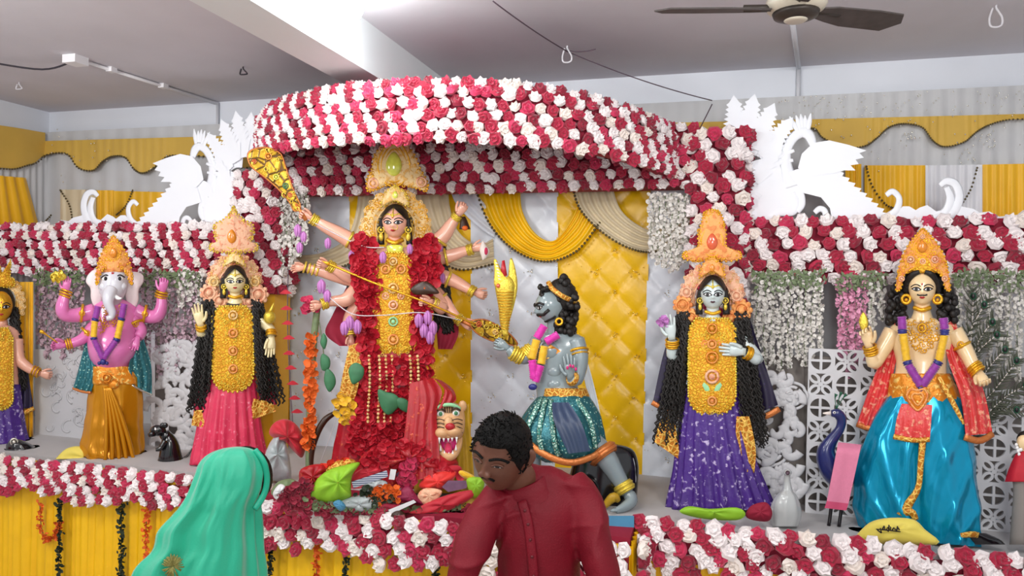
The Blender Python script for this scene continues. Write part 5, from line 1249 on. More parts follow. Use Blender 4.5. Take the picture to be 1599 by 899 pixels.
for P_ in ([(846, 622, 20), (834, 645, 36), (824, 668, 42), (826, 690, 40)], [(852, 622, 26), (846, 650, 44), (842, 680, 52), (846, 704, 52)], [(860, 624, 28), (862, 655, 52), (866, 690, 60), (872, 712, 56)], [(900, 624, 24), (918, 650, 46), (926, 676, 50), (930, 700, 46)]):
    MB().tube(P_, 4, 8, n=20, flat=.5).build('sequin_band', 'sequin_mint', t, fr)
MB().tube([(812, 664, 20), (824, 690, 40), (856, 712, 56), (890, 722, 58), (922, 714, 50), (942, 702, 40)], 5.5, 8, n=30, flat=.6).build('dhoti_border', 'trim_copper', t, fr)
mat('sheer_white', 'd4dbe0', .4, var=.08, sheen=.4)
cloth(fr, t, 'shawl', 'sheer_white', [(890, 512, -4), (904, 560, -6), (918, 620, -8), (922, 672, -8)], [(896, 512, -8), (916, 560, -14), (932, 620, -16), (942, 672, -16)], folds=2, amp=2)
# black buffalo under him
fb = Fr(930, 3.84, zmin=STAGE); t = thing('buffalo_statue', fb.base(), 'glossy black buffalo statue lying under the kneeling demon', 'statue')
b = MB(); b.loft([(690, 930, 20, 14, -16), (700, 940, 46, 24, -16), (725, 945, 52, 28, -16), (760, 940, 56, 30, -14), (800, 935, 58, 30, -12), (815, 935, 58, 30, -12)], 30, 20)
b.ell((905, 765, 22), 30, 24, 18, 18, 12); b.tube([(900, 770, 30, 16), (912, 790, 44, 13), (924, 800, 50, 10)], 0, 12, n=10); b.build('body', 'black_gloss', t, fb)
MB().tube([(960, 700, -4, 2), (984, 712, -6, 4), (990, 745, -6, 4), (988, 770, -6, 2)], 0, 8, n=16).build('horn', 'grey_conduit', t, fb)
MB().tube([(944, 790, 40, 5), (958, 776, 44, 8), (966, 782, 40, 4)], 0, 8, n=10).build('ear', 'mane_gold', t, fb)
# ================================================================== PEOPLE
mat('man_skin', '653d2d', .45, var=.1, vs=10, bump=.05, bs=80, sss=.05)
mat('woman_skin', '8a5a42', .45, var=.1)
mat('man_hair', '070606', .6, var=.4, vs=60, bump=.6, bs=140, spec=.2)
mat('kurta', '72051a', .6, var=.28, vs=9, bump=.2, bs=220, spec=.3)
mat('kurta_button', '5c0c18', .4)
mat('trousers', 'd8d0c4', .7)
mat('veil_green', '1aac88', .5, var=.14, vs=5, bump=.1, bs=120, sheen=.35)
mat('veil_border', '15a585', .45, var=.1)
mat('gold_thread', '8a8448', .5, metal=.3, var=.4, vs=60, bump=.5, bs=90)
def fuse(mb, name, mt, parent, fr, voxel=.01, smooth=6, disp=None):
    """merge overlapping volumes into one continuous skin"""
    vs = [fr(v) for v in mb.v]; me = bpy.data.meshes.new('tmp'); me.from_pydata(vs, [], mb.f)
    bm = bmesh.new(); bm.from_mesh(me); bmesh.ops.recalc_face_normals(bm, faces=bm.faces); bm.to_mesh(me); bm.free()
    o = bpy.data.objects.new('tmp', me); COL.objects.link(o)
    r = o.modifiers.new('r', 'REMESH'); r.mode = 'VOXEL'; r.voxel_size = voxel
    s_ = o.modifiers.new('s', 'SMOOTH'); s_.factor = .5; s_.iterations = smooth
    dg = bpy.context.evaluated_depsgraph_get(); ev = o.evaluated_get(dg); m2 = bpy.data.meshes.new_from_object(ev)
    bpy.data.objects.remove(o); bpy.data.meshes.remove(me); org = wloc(parent)
    if disp:
        nn = [v.normal.copy() for v in m2.vertices]
        for v, n in zip(m2.vertices, nn): v.co += n*disp(v.co)
    for v in m2.vertices: v.co -= org
    m2.name = name; m2.polygons.foreach_set('use_smooth', [True]*len(m2.polygons)); m2.materials.clear(); m2.materials.append(M[mt])
    return link(name, m2, parent)
# ---------------- man in maroon kurta, looking down to his work
fm = Fr(830, 2.2, zmin=FLOOR)
t = thing('person', fm.base(FLOOR), 'man in a maroon kurta with short black hair standing and looking down', 'person')
h = Head(783, 707, 60, 42, 62, yaw=-.50, pitch=-.50, roll=.05, nose=.34, jaw=.26, brow=.07, deep=1.14)
b = h.skull(MB(), 72, 64)
# nose wings, ears, neck and forearms as one skin
for sd in (-1, 1):
    b.ell(h.on(.13*sd, -.25, 2), 6, 5, 5, 10, 7)
    c = Vector(h.T(sd*41*.98, 3, -10)); b.tube([tuple(c+h.R @ Vector((0, -13, -2)))+(5,), tuple(c+h.R @ Vector((sd*5, -8, -7)))+(7,), tuple(c+h.R @ Vector((sd*4, 4, -5)))+(6,), tuple(c+h.R @ Vector((0, 13, 0)))+(4,)], 0, 10, n=10)
b.tube([tuple(h.T(6, 30, -14))+(28,), (808, 742, 26, 27), (820, 765, 6, 28), (830, 795, 0, 36)], 0, 20, n=14)
fuse(b, 'body', 'man_skin', t, fm, .0045, 3)
b = MB(); limb(b, [(716, 930, 60, 20), (735, 975, 110, 17), (760, 1000, 150, 12)]); hand(b, (762, 1002, 152), (.5, .3, .8), (.6, -.6, 0), 80, .5, .06, .45)
b.build('hand', 'man_skin', t, fm)
b = MB(); limb(b, [(945, 930, 50, 21), (905, 985, 110, 17), (860, 1005, 150, 12)]); hand(b, (858, 1006, 152), (-.6, .3, .7), (-.5, -.7, 0), 80, .5, .06, .45)
b.build('hand', 'man_skin', t, fm)
for sd in (-1, 1):
    e = h.patch(almond(.42*sd, .0, .2, .035, sd, .0), .5).build('eye', 'eye_white', t, fm)
    h.patch(oval(.42*sd, -.005, .09, .03), .9).build('iris', 'ink_black', e, fm)
    b = h.line([(.42*sd-.22, .0), (.42*sd-.1, .045), (.42*sd, .055), (.42*sd+.1, .045), (.42*sd+.22, .0)], 1.9, off=.8); b.build('eyelid', 'man_skin', e, fm)
    h.line([(.42*sd-.21, -.01), (.42*sd, .02), (.42*sd+.21, -.01)], .8, off=1.6).build('eyelashes', 'ink_black', e, fm)
    h.line([(.14*sd, .17), (.35*sd, .23), (.58*sd, .22), (.75*sd, .14)], 2.2, off=.6).build('eyebrow', 'man_hair', t, fm)
mat('man_lip', '6a3834', .45)
h.patch([(-.24, -.53), (-.12, -.48), (0, -.495), (.12, -.48), (.24, -.53), (.12, -.60), (0, -.615), (-.12, -.60)], .8).build('lips', 'man_lip', t, fm)
b = h.line([(-.27, -.47), (-.14, -.415), (0, -.40), (.14, -.415), (.27, -.47)], 2.4, off=.4); h.line([(-.22, -.45), (0, -.42), (.22, -.45)], 2, b, off=.6); b.build('moustache', 'man_hair', t, fm)
b = MB(); rows = []
for j in range(26):
    a = j/25; row = []
    for i in range(72):
        lo = -PI+2*PI*i/72; al = abs(lo)
        hl = .46 if al < .75 else (.46-(al-.75)*1.3 if al < 1.15 else (-.06-(al-1.15)*.9 if al < 1.5 else -.38))   # hair line by direction
        if 1.42 < al < 1.72: hl = max(hl, -.12)
        if al >= 1.72: hl = -.52
        vv = 1-(1-hl)*a; lat = max(-1, min(.9999, vv)); r = h.r(lat); th = 1.10+.05*(lat > .5)-.10*max(0, a-.85)/.15*.8
        nz = .018*noise.noise((math.sin(lo)*9, lat*9, math.cos(lo)*9))
        x = r*math.sin(lo)*(th+nz); d = (h.deep if al < PI/2 else h.deep*1.1)*r*math.cos(lo)*(th+nz)
        row.append(h.T(x*h.W, -lat*h.H*(1.0+.09*max(0, lat))-0, d*h.W))
    rows.append(row)
b.grid(rows, True); b.build('hair', 'man_hair', t, fm)
curls(fm, t, [], name='hair') if False else None
R = random.Random(9); b = MB()
for k in range(700):
    lo = R.uniform(-PI, PI); al = abs(lo); lat = R.uniform(.5 if al < .8 else (.1 if al < 1.3 else -.3), .98); r = h.r(lat)*1.1
    p = Vector((r*math.sin(lo)*h.W, -lat*h.H*(1+.09*max(0, lat)), (h.deep if al < PI/2 else h.deep*1.1)*r*math.cos(lo)*h.W)); n = p.normalized(); tg = Vector((R.gauss(0, .5), R.gauss(-.2, .4), R.gauss(.6, .4)))
    b.tube([tuple(h.c+h.R @ p)+(1.1,), tuple(h.c+h.R @ (p+n*.8+tg*2.4))+(1.0,), tuple(h.c+h.R @ (p+n*.9+tg*5))+(.3,)], 0, 4)
b.build('hair_tufts', 'man_hair', t, fm, kind='stuff')
# kurta: torso, collar and sleeves in one surface with creases
b = MB(); b.loft([(726, 842, 20, 22, -6), (738, 842, 36, 32, -4), (752, 844, 60, 38, -4), (768, 843, 78, 44, -4), (800, 842, 80, 52, 2), (840, 842, 68, 54, 6), (880, 842, 64, 52, 6), (930, 842, 66, 52, 4), (1000, 842, 76, 58, 0), (1090, 842, 88, 62, 0), (1240, 842, 96, 66, 0)], 44, 36)
limb(b, [(780, 776, 4, 32), (757, 806, 20, 31), (738, 850, 44, 29), (722, 900, 62, 26), (716, 934, 62, 22)], 20, 20)
limb(b, [(885, 758, -4, 34), (908, 790, 6, 34), (925, 840, 26, 31), (944, 900, 48, 28), (946, 934, 52, 23)], 20, 20)
s0 = fm.s
def crease(co):
    p = co-fm.C; x = p.x/s0; z = p.z/s0; y = p.y/s0; N = noise.noise
    w1 = N(Vector((x*.010, z*.010, 1))); w2 = N(Vector((x*.012, z*.012, 7))); rdg = lambda q: (1-abs(math.sin(q)))**2.2
    f = 8*rdg(.050*(x*.95+z*.25)+3.2*w1)*max(0, N(Vector((x*.016, z*.009, 5)))+.35)
    f += 7.5*rdg(.060*(x*.5-z*.85)+3.4*w2)*max(0, N(Vector((x*.013, z*.016, 9)))+.2)
    f += 3.0*N(Vector((x*.022, z*.016, y*.02)))
    return s0*(f-2)
fuse(b, 'kurta', 'kurta', t, fm, .0065, 8, crease)
ax = Vector((-.34, -.88, .34)).normalized(); X_ = ax.cross(Vector((0, 0, 1))).normalized(); Z_ = ax.cross(X_); b = MB(); rows = []
for k, (u, R_) in enumerate(((-16, 50), (-2, 42), (13, 36), (14, 33), (-4, 34))):
    c_ = Vector((823, 760, 8))+ax*u; rows.append([tuple(c_+X_*R_*math.cos(2*PI*q/28)+Z_*R_*math.sin(2*PI*q/28)) for q in range(28)])
b.grid(rows, True); b.build('collar', 'kurta', t, fm)
P = cat([(815, 782, 47), (824, 815, 56), (830, 860, 60), (834, 910, 60)], 12)
b = MB(); b.tube(P, 8, 8, flat=.35); b.build('placket', 'kurta', t, fm)
for k in (2, 4, 6, 8, 10): MB().ell((P[k][0], P[k][1], P[k][2]+3.2), 2.6, 2.6, 1.4, 10, 6).build('button', 'kurta_button', t, fm)
b = MB(); limb(b, [(805, 1180, 0, 46), (800, 1320, 4, 38), (800, 1450, 0, 30)]); limb(b, [(880, 1180, 0, 46), (886, 1320, 4, 38), (886, 1450, 0, 30)])
b.build('trousers', 'trousers', t, fm)
for x in (800, 886): MB().loft([(1440, x, 20, 24, 0), (1460, x, 22, 40, 16), (1485, x, 24, 56, 24), (1500, x, 24, 56, 24)], 18, 10).build('shoe', 'black_gloss', t, fm)

# ---------------- woman under a green veil, seen from behind
fw = Fr(340, 2.28, zmin=FLOOR)
t = thing('person', fw.base(FLOOR), 'woman standing with her head and back covered by a sea green veil', 'person')
b = MB(); b.ell((368, 748, -6), 44, 46, 44, 24, 18); b.tube([(366, 780, -4, 26), (352, 815, 0, 27), (340, 840, 0, 60)], 0, 18, n=10)
b.loft([(824, 342, 50, 30, 0), (846, 334, 62, 36, 0), (900, 326, 64, 40, 0), (1000, 324, 74, 50, 0), (1080, 330, 90, 56, 0), (1250, 326, 74, 50, 0), (1470, 326, 60, 44, 0)], 28, 20)
fuse(b, 'body', 'woman_skin', t, fw, .014, 4)
b = MB(); b.ell((384, 742, -8), 42, 46, 42, 24, 18); b.ell((398, 748, -14), 28, 34, 26, 16, 12); b.build('hair', 'man_hair', t, fw)
secs = [(697, 372, 3, 3, 4), (700, 370, 22, 24, 4), (708, 367, 40, 38, 2), (722, 364, 53, 48, 0), (742, 361, 58, 54, 0), (765, 354, 60, 56, 0), (786, 344, 60, 58, 0), (804, 336, 66, 58, 0), (830, 325, 79, 60, 0), (860, 322, 85, 64, 0), (900, 308, 104, 70, 0), (1000, 302, 116, 78, 0), (1150, 304, 122, 86, 0), (1320, 308, 124, 90, 0), (1500, 310, 134, 96, 0)]
S = cat(secs, 96); rows = []
for j, (y, cx, rx, rd, d0) in enumerate(S):
    g = min(1, j/46); row = []
    for k in range(160):
        a = 2*PI*k/160; ca, sa = math.cos(a), math.sin(a)
        f = g*(6.5*(1-2*abs(math.sin(6.5*a+2.4*g+1.5*math.sin(2*a))))+4.5*math.sin(21*a-2.2*g+2)*abs(noise.noise((ca*2, sa*2, j*.05)))+2*noise.noise((ca*3, sa*3, j*.09)))
        if g > .25: f += 12*(g-.25)*math.sin(5*a+.9+g)
        row.append((cx+(rx+f*.5)*ca, y, d0+(rd+f)*sa))
    rows.append(row)
MB().grid(rows, True).build('veil', 'veil_green', t, fw)
MB().tube([(398, 702, 24), (412, 722, 30), (417, 748, 26), (412, 772, 26), (398, 795, 34)], 5, 8, n=24, flat=.5).build('veil_border', 'veil_border', t, fw)
b = MB(); R = random.Random(3)
for k in range(60):
    a = R.uniform(0, 6.28); r0 = R.uniform(0, 5); b.tube([(270+r0*math.cos(a), 884+r0*math.sin(a), 66), (270+(12+R.uniform(0, 7))*math.cos(a), 884+(13+R.uniform(0, 8))*math.sin(a), 66)], .9, 4)
b.build('embroidered_flower', 'gold_thread', t, fw, kind='stuff')
# ================================================================== CUT-OUT SWAN PANELS
def swan(fx, fy, fr, label):
    t = thing('swan_cutout', fr((fx(1300), fy(346), 0)), label, 'cut-out')
    def pl(name, P, d=0, th=4, n=None):
        P = [(fx(x), fy(y)) for x, y in P]; P = smoothloop(P, n) if n else P
        return MB().plate(P, d, th).build(name, 'foam_white', t, fr, smooth=False)
    def rib(name, pts, d=1, flat=.3):
        return MB().tube([(fx(x), fy(y), d, r*abs(fx(1)-fx(0))) for x, y, r in pts], 0, 8, n=len(pts)*6, flat=flat).build(name, 'foam_white', t, fr)
    # tail plumes with jagged tips
    def plume(x0, y0, x1, y1, w, tips=6, d=0):
        a = math.atan2(y1-y0, x1-x0); L = math.hypot(x1-x0, y1-y0); ca, sa = math.cos(a), math.sin(a); P = []
        up = [(0, -.25)]+[q for k in range(tips) for q in ((.35+.6*k/tips, -.62+.3*k/tips), (.36+.6*k/tips+.03, -.34+.12*k/tips))]+[(1.05, 0)]
        dn = [q for k in reversed(range(tips)) for q in ((.36+.6*k/tips+.03, .34-.12*k/tips), (.35+.6*k/tips, .62-.3*k/tips))]+[(0, .25)]
        for u, v in up+dn: P.append((x0+L*u*ca-w*v*sa, y0+L*u*sa+w*v*ca))
        pl('plume', P, d)
    plume(1150, 225, 1146, 152, 34, 6); plume(1162, 225, 1178, 150, 34, 6, 1); plume(1176, 232, 1208, 164, 34, 6, 2); plume(1190, 245, 1236, 186, 32, 6, 1)
    plume(1180, 285, 1222, 222, 22, 4, 2)
    for k in range(8):
        a = -1.75+k*.19; L0, L1 = 26, 66+10*math.sin(k*1.3)
        rib('tail_rib', [(1172+L0*math.cos(a), 268+L0*math.sin(a), 3), (1172+(L0+L1)*.5*math.cos(a+.10), 268+(L0+L1)*.5*math.sin(a+.10), 5.5), (1172+L1*math.cos(a+.16), 268+L1*math.sin(a+.16), 2.5)], 2)
    pl('body', [(1158, 262), (1180, 250), (1205, 248), (1218, 258), (1224, 285), (1235, 268), (1262, 262), (1300, 268), (1250, 305), (1235, 330), (1215, 335), (1195, 345), (1162, 346), (1170, 320), (1158, 300), (1160, 260)], 0, 4, 60)
    pl('wing', [(1246, 262), (1252, 240), (1270, 223), (1295, 219), (1325, 226), (1353, 235), (1342, 239), (1349, 246), (1336, 249), (1341, 256), (1328, 258), (1336, 266), (1318, 266), (1305, 270), (1262, 276)], 2, 4)
    W2 = [(1250, 300), (1262, 268), (1310, 267)]
    for k in range(9):
        x = 1318+k*9; y = 270+k*8; W2 += [(x, y), (x-3, y+5)]
    W2 += [(1402, 346), (1300, 347), (1296, 325), (1282, 308)]
    pl('wing', W2, 1, 4)
    rib('neck', [(1236, 292, 14), (1228, 262, 10), (1228, 236, 8), (1238, 216, 8), (1252, 207, 8.5), (1262, 210, 9), (1268, 222, 7), (1270, 234, 3)])
    for (x, y, x1, y1) in ((1246, 206, 1233, 182), (1250, 202, 1243, 180), (1254, 200, 1250, 178), (1258, 200, 1257, 180), (1262, 202, 1266, 177)): rib('crest_feather', [(x, y, 3), ((x+x1)/2, (y+y1)/2, 4), (x1, y1, 1)], 2)
    for P in ([(1186, 345, 4), (1176, 330, 5), (1170, 315, 5), (1178, 303, 5), (1188, 308, 5)], [(1196, 346, 5), (1214, 332, 7), (1238, 330, 7), (1243, 315, 6), (1238, 300, 5)], [(1244, 330, 6), (1252, 318, 6), (1250, 300, 5), (1240, 288, 4)], [(1290, 345, 5), (1288, 330, 5), (1280, 326, 5), (1272, 332, 4)],
              [(1385, 340, 7), (1400, 328, 6), (1404, 310, 5), (1394, 299, 5), (1384, 305, 4)], [(1460, 344, 10), (1478, 330, 8), (1484, 310, 7), (1478, 292, 5)], [(1470, 344, 8), (1490, 330, 8), (1498, 308, 7), (1492, 288, 7), (1478, 283, 6), (1468, 290, 4)]): rib('scroll', P, 3)
    C = [(1370, 347), (1385, 335), (1400, 332), (1410, 322), (1420, 322), (1430, 328), (1436, 324), (1448, 320), (1462, 330), (1500, 322), (1520, 326), (1530, 332), (1545, 330), (1560, 338), (1572, 337), (1590, 345), (1590, 350)]
    pl('cloud_base', C, 0, 4)
    pl('base_strip', [(1140, 338), (1200, 345), (1300, 342), (1400, 343), (1590, 344), (1590, 352), (1140, 352)], -1, 4)
    return t
swan(lambda x: x, lambda y: y, Fr(1300, 4.24, True), 'white cut-out swan with plumed tail on the beam above the statue in blue silk')
swan(lambda x: 398-(x-1138)*.743, lambda y: 176+(y-150)*.93, Fr(280, 4.24, True), 'white cut-out swan with plumed tail on the beam above the elephant headed statue')

# ================================================================== LATTICE PANELS
def ring_grid(mb, out, inn, d, th):
    """openwork band between an outer and an inner outline with thickness"""
    n = len(out)
    mb.grid([[(x, y, d) for x, y in out], [(x, y, d+th) for x, y in out], [(x, y, d+th) for x, y in inn], [(x, y, d) for x, y in inn], [(x, y, d) for x, y in out]], True)
def tile_circle(a):
    m = MB(); n = 40; q = a/2
    sq = []; ci = []
    for k in range(n):
        t_ = 2*PI*k/n; c, s_ = math.cos(t_), math.sin(t_); e = q/max(abs(c), abs(s_)); sq.append((c*e, s_*e)); ci.append((c*q*.80, s_*q*.80))
    ring_grid(m, sq, ci, 0, 4); m.box(-q*.10, -q*.82, 0, q*.10, q*.82, 4); m.box(-q*.82, -q*.10, 0, q*.82, q*.10, 3.9); return m
def tile_leaf(a):
    m = MB(); q = a/2
    for k in range(4):
        an = PI/4+k*PI/2; c, s_ = math.cos(an), math.sin(an); O = []; I = []
        for j in range(16):
            u = 2*PI*j/16; lx = .62+.48*math.cos(u); w = .30*math.sin(u)*(1.15-.15*math.cos(u)); O.append(((lx*c-w*s_)*q*1.15, (lx*s_+w*c)*q*1.15))
            lx = .62+.30*math.cos(u); w = .14*math.sin(u); I.append(((lx*c-w*s_)*q*1.15, (lx*s_+w*c)*q*1.15))
        ring_grid(m, O, I, 0, 4)
    m.plate([(q*.2*math.cos(k*PI/5), q*.2*math.sin(k*PI/5)) for k in range(10)], 0, 4)
    for (x0, y0, x1, y1) in ((-q, -q, q, -q*.9), (-q, q*.9, q, q), (-q, -q, -q*.9, q), (q*.9, -q, q, q)): m.box(x0, y0, 0, x1, y1, 3.9)
    return m
def lattice(px0, px1, py0, py1, Y, label, pitch=37):
    fr = Fr((px0+px1)/2, Y, True); t = thing('lattice_panel', fr(((px0+px1)/2, py1, 0)), label, 'panel')
    A, B = tile_circle(pitch), tile_leaf(pitch); S = fr.s
    def mk(m):
        me = bpy.data.meshes.new('lattice_tile'); me.from_pydata([(v[0]*S, -v[2]*S, -v[1]*S) for v in m.v], [], m.f); bm = bmesh.new(); bm.from_mesh(me); bmesh.ops.recalc_face_normals(bm, faces=bm.faces); bm.to_mesh(me); bm.free(); me.materials.append(M['jali_white']); return me
    mA, mB = mk(A), mk(B); c0 = fr((px0, py0, 0)); c1 = fr((px1, py1, 0)); p = pitch*S; o0 = wloc(t)
    nx = max(1, int((c1.x-c0.x)/p)); nz = max(1, int((c0.z-STAGE)/p+.5))
    for i in range(nx+1):
        for j in range(nz):
            o = bpy.data.objects.new('lattice_tile', mA if (i+j) % 2 == 0 else mB); COL.objects.link(o); o.parent = t; o.location = Vector((c0.x+p*(i+.5), fr.C.y, STAGE+p*(j+.5)))-o0
    b = MB(); b.add([(c0.x-.02, fr.C.y+.16, STAGE), (c1.x+p, fr.C.y+.16, STAGE), (c1.x+p, fr.C.y+.16, c0.z), (c0.x-.02, fr.C.y+.16, c0.z), (c0.x-.02, fr.C.y+.19, STAGE), (c1.x+p, fr.C.y+.19, STAGE), (c1.x+p, fr.C.y+.19, c0.z), (c0.x-.02, fr.C.y+.19, c0.z)], [(0, 1, 2, 3), (4, 5, 6, 7), (0, 1, 5, 4), (1, 2, 6, 5), (2, 3, 7, 6), (3, 0, 4, 7)])
    b.build('backing_board', 'jali_back', t, smooth=False)
    return fr, t
def scrolls(fr, t, region, n, r, seed, mt='jali_white', d=5):
    R = random.Random(seed); x0, y0, x1, y1 = region
    for k in range(n):
        x, y = R.uniform(x0, x1), R.uniform(y0, y1); a = R.uniform(0, 6.28); s_ = R.choice((-1, 1)); L = R.uniform(10, 20)
        MB().tube([(x+L*(1-u*.8)*math.cos(a+s_*u*4.2), y+L*(1-u*.8)*math.sin(a+s_*u*4.2), d+R.uniform(-.5, .5), r*(1.25-u*.5)) for u in [i/14 for i in range(15)]], 0, 8, flat=.45).build('scroll', mt, t, fr)
fr, t = lattice(1262, 1352, 560, 800, 4.05, 'pale lattice panel of pierced circles and leaves behind the blue peacock')
fr, t = lattice(1492, 1625, 590, 800, 4.05, 'pale lattice panel of pierced circles and leaves beside the edge of the blue dhoti')
# rose scroll panel between
fr = Fr(1215, 4.04, True); t = thing('scroll_panel', fr.base(), 'pale pierced panel with a large carved rose behind the white swan figure', 'panel')
MB().box(1172, 555, -46, 1255, 800, -43).build('backing_board', 'jali_back', t, Fr(1215, 4.04, True, STAGE), smooth=False)
def rose(cx, cy, r):
    for k, (q, n) in enumerate(((1.0, 7), (.68, 5), (.36, 3))):
        for j in range(n):
            a = 2*PI*j/n+k; P = [(cx+r*q*math.cos(a+u), cy+r*q*.95*math.sin(a+u)*(1), 2+k*3, r*.11) for u in [-.5+i*.13 for i in range(9)]]
            P = [(p[0]+(cx-p[0])*.12*math.sin(i/8*PI)*-1, p[1], p[2], p[3]) for i, p in enumerate(P)]; MB().tube(P, 0, 7, flat=.5).build('rose_petal', 'jali_white', t, fr)
    MB().ell((cx, cy, 3), r*.22, r*.22, 4).build('rose_heart', 'jali_white', t, fr)
rose(1203, 702, 26); rose(1236, 618, 22); scrolls(fr, t, (1185, 585, 1246, 790), 44, 6, 3); scrolls(fr, t, (1185, 740, 1246, 800), 14, 6, 6)
# left panels
fr = Fr(90, 4.1, True); t = thing('scroll_panel', fr.base(), 'solid pale panel embossed with scrolls left of the elephant headed statue', 'panel')
MB().box(54, 545, -3, 140, 740, 0).build('board', 'jali_white', t, Fr(90, 4.1, True, STAGE), smooth=False)
R = random.Random(5)
for k in range(26): 
    x, y, a, s_ = R.uniform(68, 130), R.uniform(565, 705), R.uniform(0, 6.28), R.choice((-1, 1)); L = R.uniform(7, 15)
    MB().tube([(x+L*(1-u*.7)*math.cos(a+s_*u*4), y+L*(1-u*.7)*math.sin(a+s_*u*4), .5) for u in [i/12 for i in range(13)]], 1.5, 6, flat=.6).build('scroll', 'jali_white', t, fr)
fr = Fr(270, 4.1, True); t = thing('scroll_panel', fr.base(), 'white pierced scroll panel between the pink statue and the rose sari statue', 'panel')
MB().box(236, 520, -40, 318, 740, -37).build('backing_board', 'jali_back', t, Fr(270, 4.1, True, STAGE), smooth=False)
scrolls(fr, t, (240, 530, 312, 712), 66, 5.2, 8, 'jali_white', 2)
MB().box(236, 518, -2, 242, 712, 4).build('panel_edge', 'foam_white', t, fr, smooth=False)

# ================================================================== HANGING BLOSSOM STRANDS
mat('blossom_white', 'e2ded8', .7, var=.15, vs=40); mat('blossom_pink', 'e6a2c0', .7, var=.2, vs=40); mat('blossom_mauve', 'c2a6b2', .7, var=.2, vs=40); mat('vine_leaf', '6f7f5a', .6, var=.4, vs=30)
RV = random.Random(77)
def strand(px, y0, y1, Y, mt, label, group, w=7, dens=1.0, leaf=False):
    fr = Fr(px, Y, True); t = thing('blossom_strand', fr((px, y1, 0)), label, 'garland', group)
    MB().tube([(px+2*math.sin(k), y0+(y1-y0)*k/8, 0) for k in range(9)], .8, 5).build('stem', 'vine_leaf', t, fr)
    b = MB(); n = int((y1-y0)*.75*dens)
    for k in range(n):
        u = (k+RV.random())/n; y = y0+(y1-y0)*u; ww = w*(1.1-.6*u); x = px+RV.uniform(-1, 1)*ww; d = RV.uniform(-1, 1)*ww*.7; r = RV.uniform(2.2, 4.2); A = rotm(RV.uniform(-1, 1), RV.uniform(-1, 1), RV.uniform(0, 6))
        b.add([Vector((x, y, d))]+[Vector((x, y, d))+A @ Vector((r*math.cos(j*PI/3), r*math.sin(j*PI/3), r*(.1 if j % 2 else .6))) for j in range(6)], [(0, 1+j, 1+(j+1) % 6) for j in range(6)])
    b.build('blossoms', mt, t, fr, kind='stuff')
    if leaf:
        b = MB()
        for k in range(26):
            x, y = px+RV.gauss(0, w*.55), y0+abs(RV.gauss(0, 12)); a = RV.uniform(0, 6.28); L = RV.uniform(6, 11); d = RV.uniform(0, 8)
            b.add([(x, y, d), (x+L*.5*math.cos(a)-L*.25*math.sin(a), y+L*.5*math.sin(a)+L*.25*math.cos(a), d+2), (x+L*math.cos(a), y+L*math.sin(a), d), (x+L*.5*math.cos(a)+L*.25*math.sin(a), y+L*.5*math.sin(a)-L*.25*math.cos(a), d+1)], [(0, 1, 2, 3)])
        b.build('leaves', 'vine_leaf', t, fr, kind='stuff')
for x, y1 in ((1182, 560), (1194, 585), (1206, 570), (1219, 590), (1232, 575), (1246, 560), (1256, 572), (1268, 560), (1280, 545)): strand(x, 425, y1, 4.1, 'blossom_white', 'strand of white blossoms hanging between the purple sari statue and the pink strands', 'white blossom strands beside the purple sari statue', 7, 1.2, True)
for x, y1 in ((1314, 560), (1325, 590), (1336, 575), (1347, 560)): strand(x, 430, y1, 4.1, 'blossom_pink', 'strand of pink blossoms hanging beside the raised hand of the statue in blue silk', 'pink blossom strands', 8, 1.3, True)
for x, y1 in ((1362, 520), (1376, 500), (1498, 520), (1512, 545), (1528, 560), (1544, 575), (1560, 590), (1575, 585), (1590, 600), (1606, 600)): strand(x, 425, y1, 4.1, 'blossom_white', 'strand of white blossoms hanging behind the crowned statue in blue silk', 'white blossom strands behind the blue silk statue', 7, 1.2, True)
for x, y1 in ((1018, 400), (1028, 412), (1038, 418), (1048, 424), (1058, 420), (1068, 410)): strand(x, 302, y1, 4.16, 'blossom_white', 'strand of white blossoms hanging in the corner of the flower frame beside the yellow satin', 'white blossom strands in the frame corner', 7, 1.4)
for x, y1 in ((447, 380), (456, 420), (466, 400), (476, 380), (440, 430)): strand(x, 285, y1, 4.16, 'blossom_white', 'strand of white blossoms hanging beside the raised patterned sword', 'white blossom strands beside the sword', 7, 1.4)
for x, y1 in ((62, 540), (74, 560), (86, 545), (98, 560), (112, 550), (126, 545)): strand(x, 425, y1, 4.1, 'blossom_mauve', 'strand of dusky mauve blossoms hanging behind the raised arm with the gold lotus', 'mauve blossom strands behind the gold lotus arm', 8, 1.2, True)
for x, y1 in ((226, 540), (238, 560), (250, 590), (262, 575), (276, 580), (290, 560), (302, 540)): strand(x, 425, y1, 4.1, 'blossom_mauve', 'strand of dusky mauve blossoms hanging between the pink statue and the rose sari statue', 'mauve blossom strands beside the rose sari statue', 8, 1.2, True)
for x, y1 in ((283, 480), (296, 470), (310, 475)): strand(x, 425, y1, 4.08, 'blossom_white', 'strand of white blossoms hanging beside the halo of the rose sari statue', 'white blossom strands beside the rose sari halo', 7, 1.2)
# yellow side curtain at far left
o = sheet('side_curtain', 'cloth_yellow', None, (24, 440, 742, 52, 440, 742), 4, 3, 24, 10, fr=Fr(40, 4.02, True, STAGE)); tag(o, 'narrow yellow curtain beside the embossed panel', 'curtain')

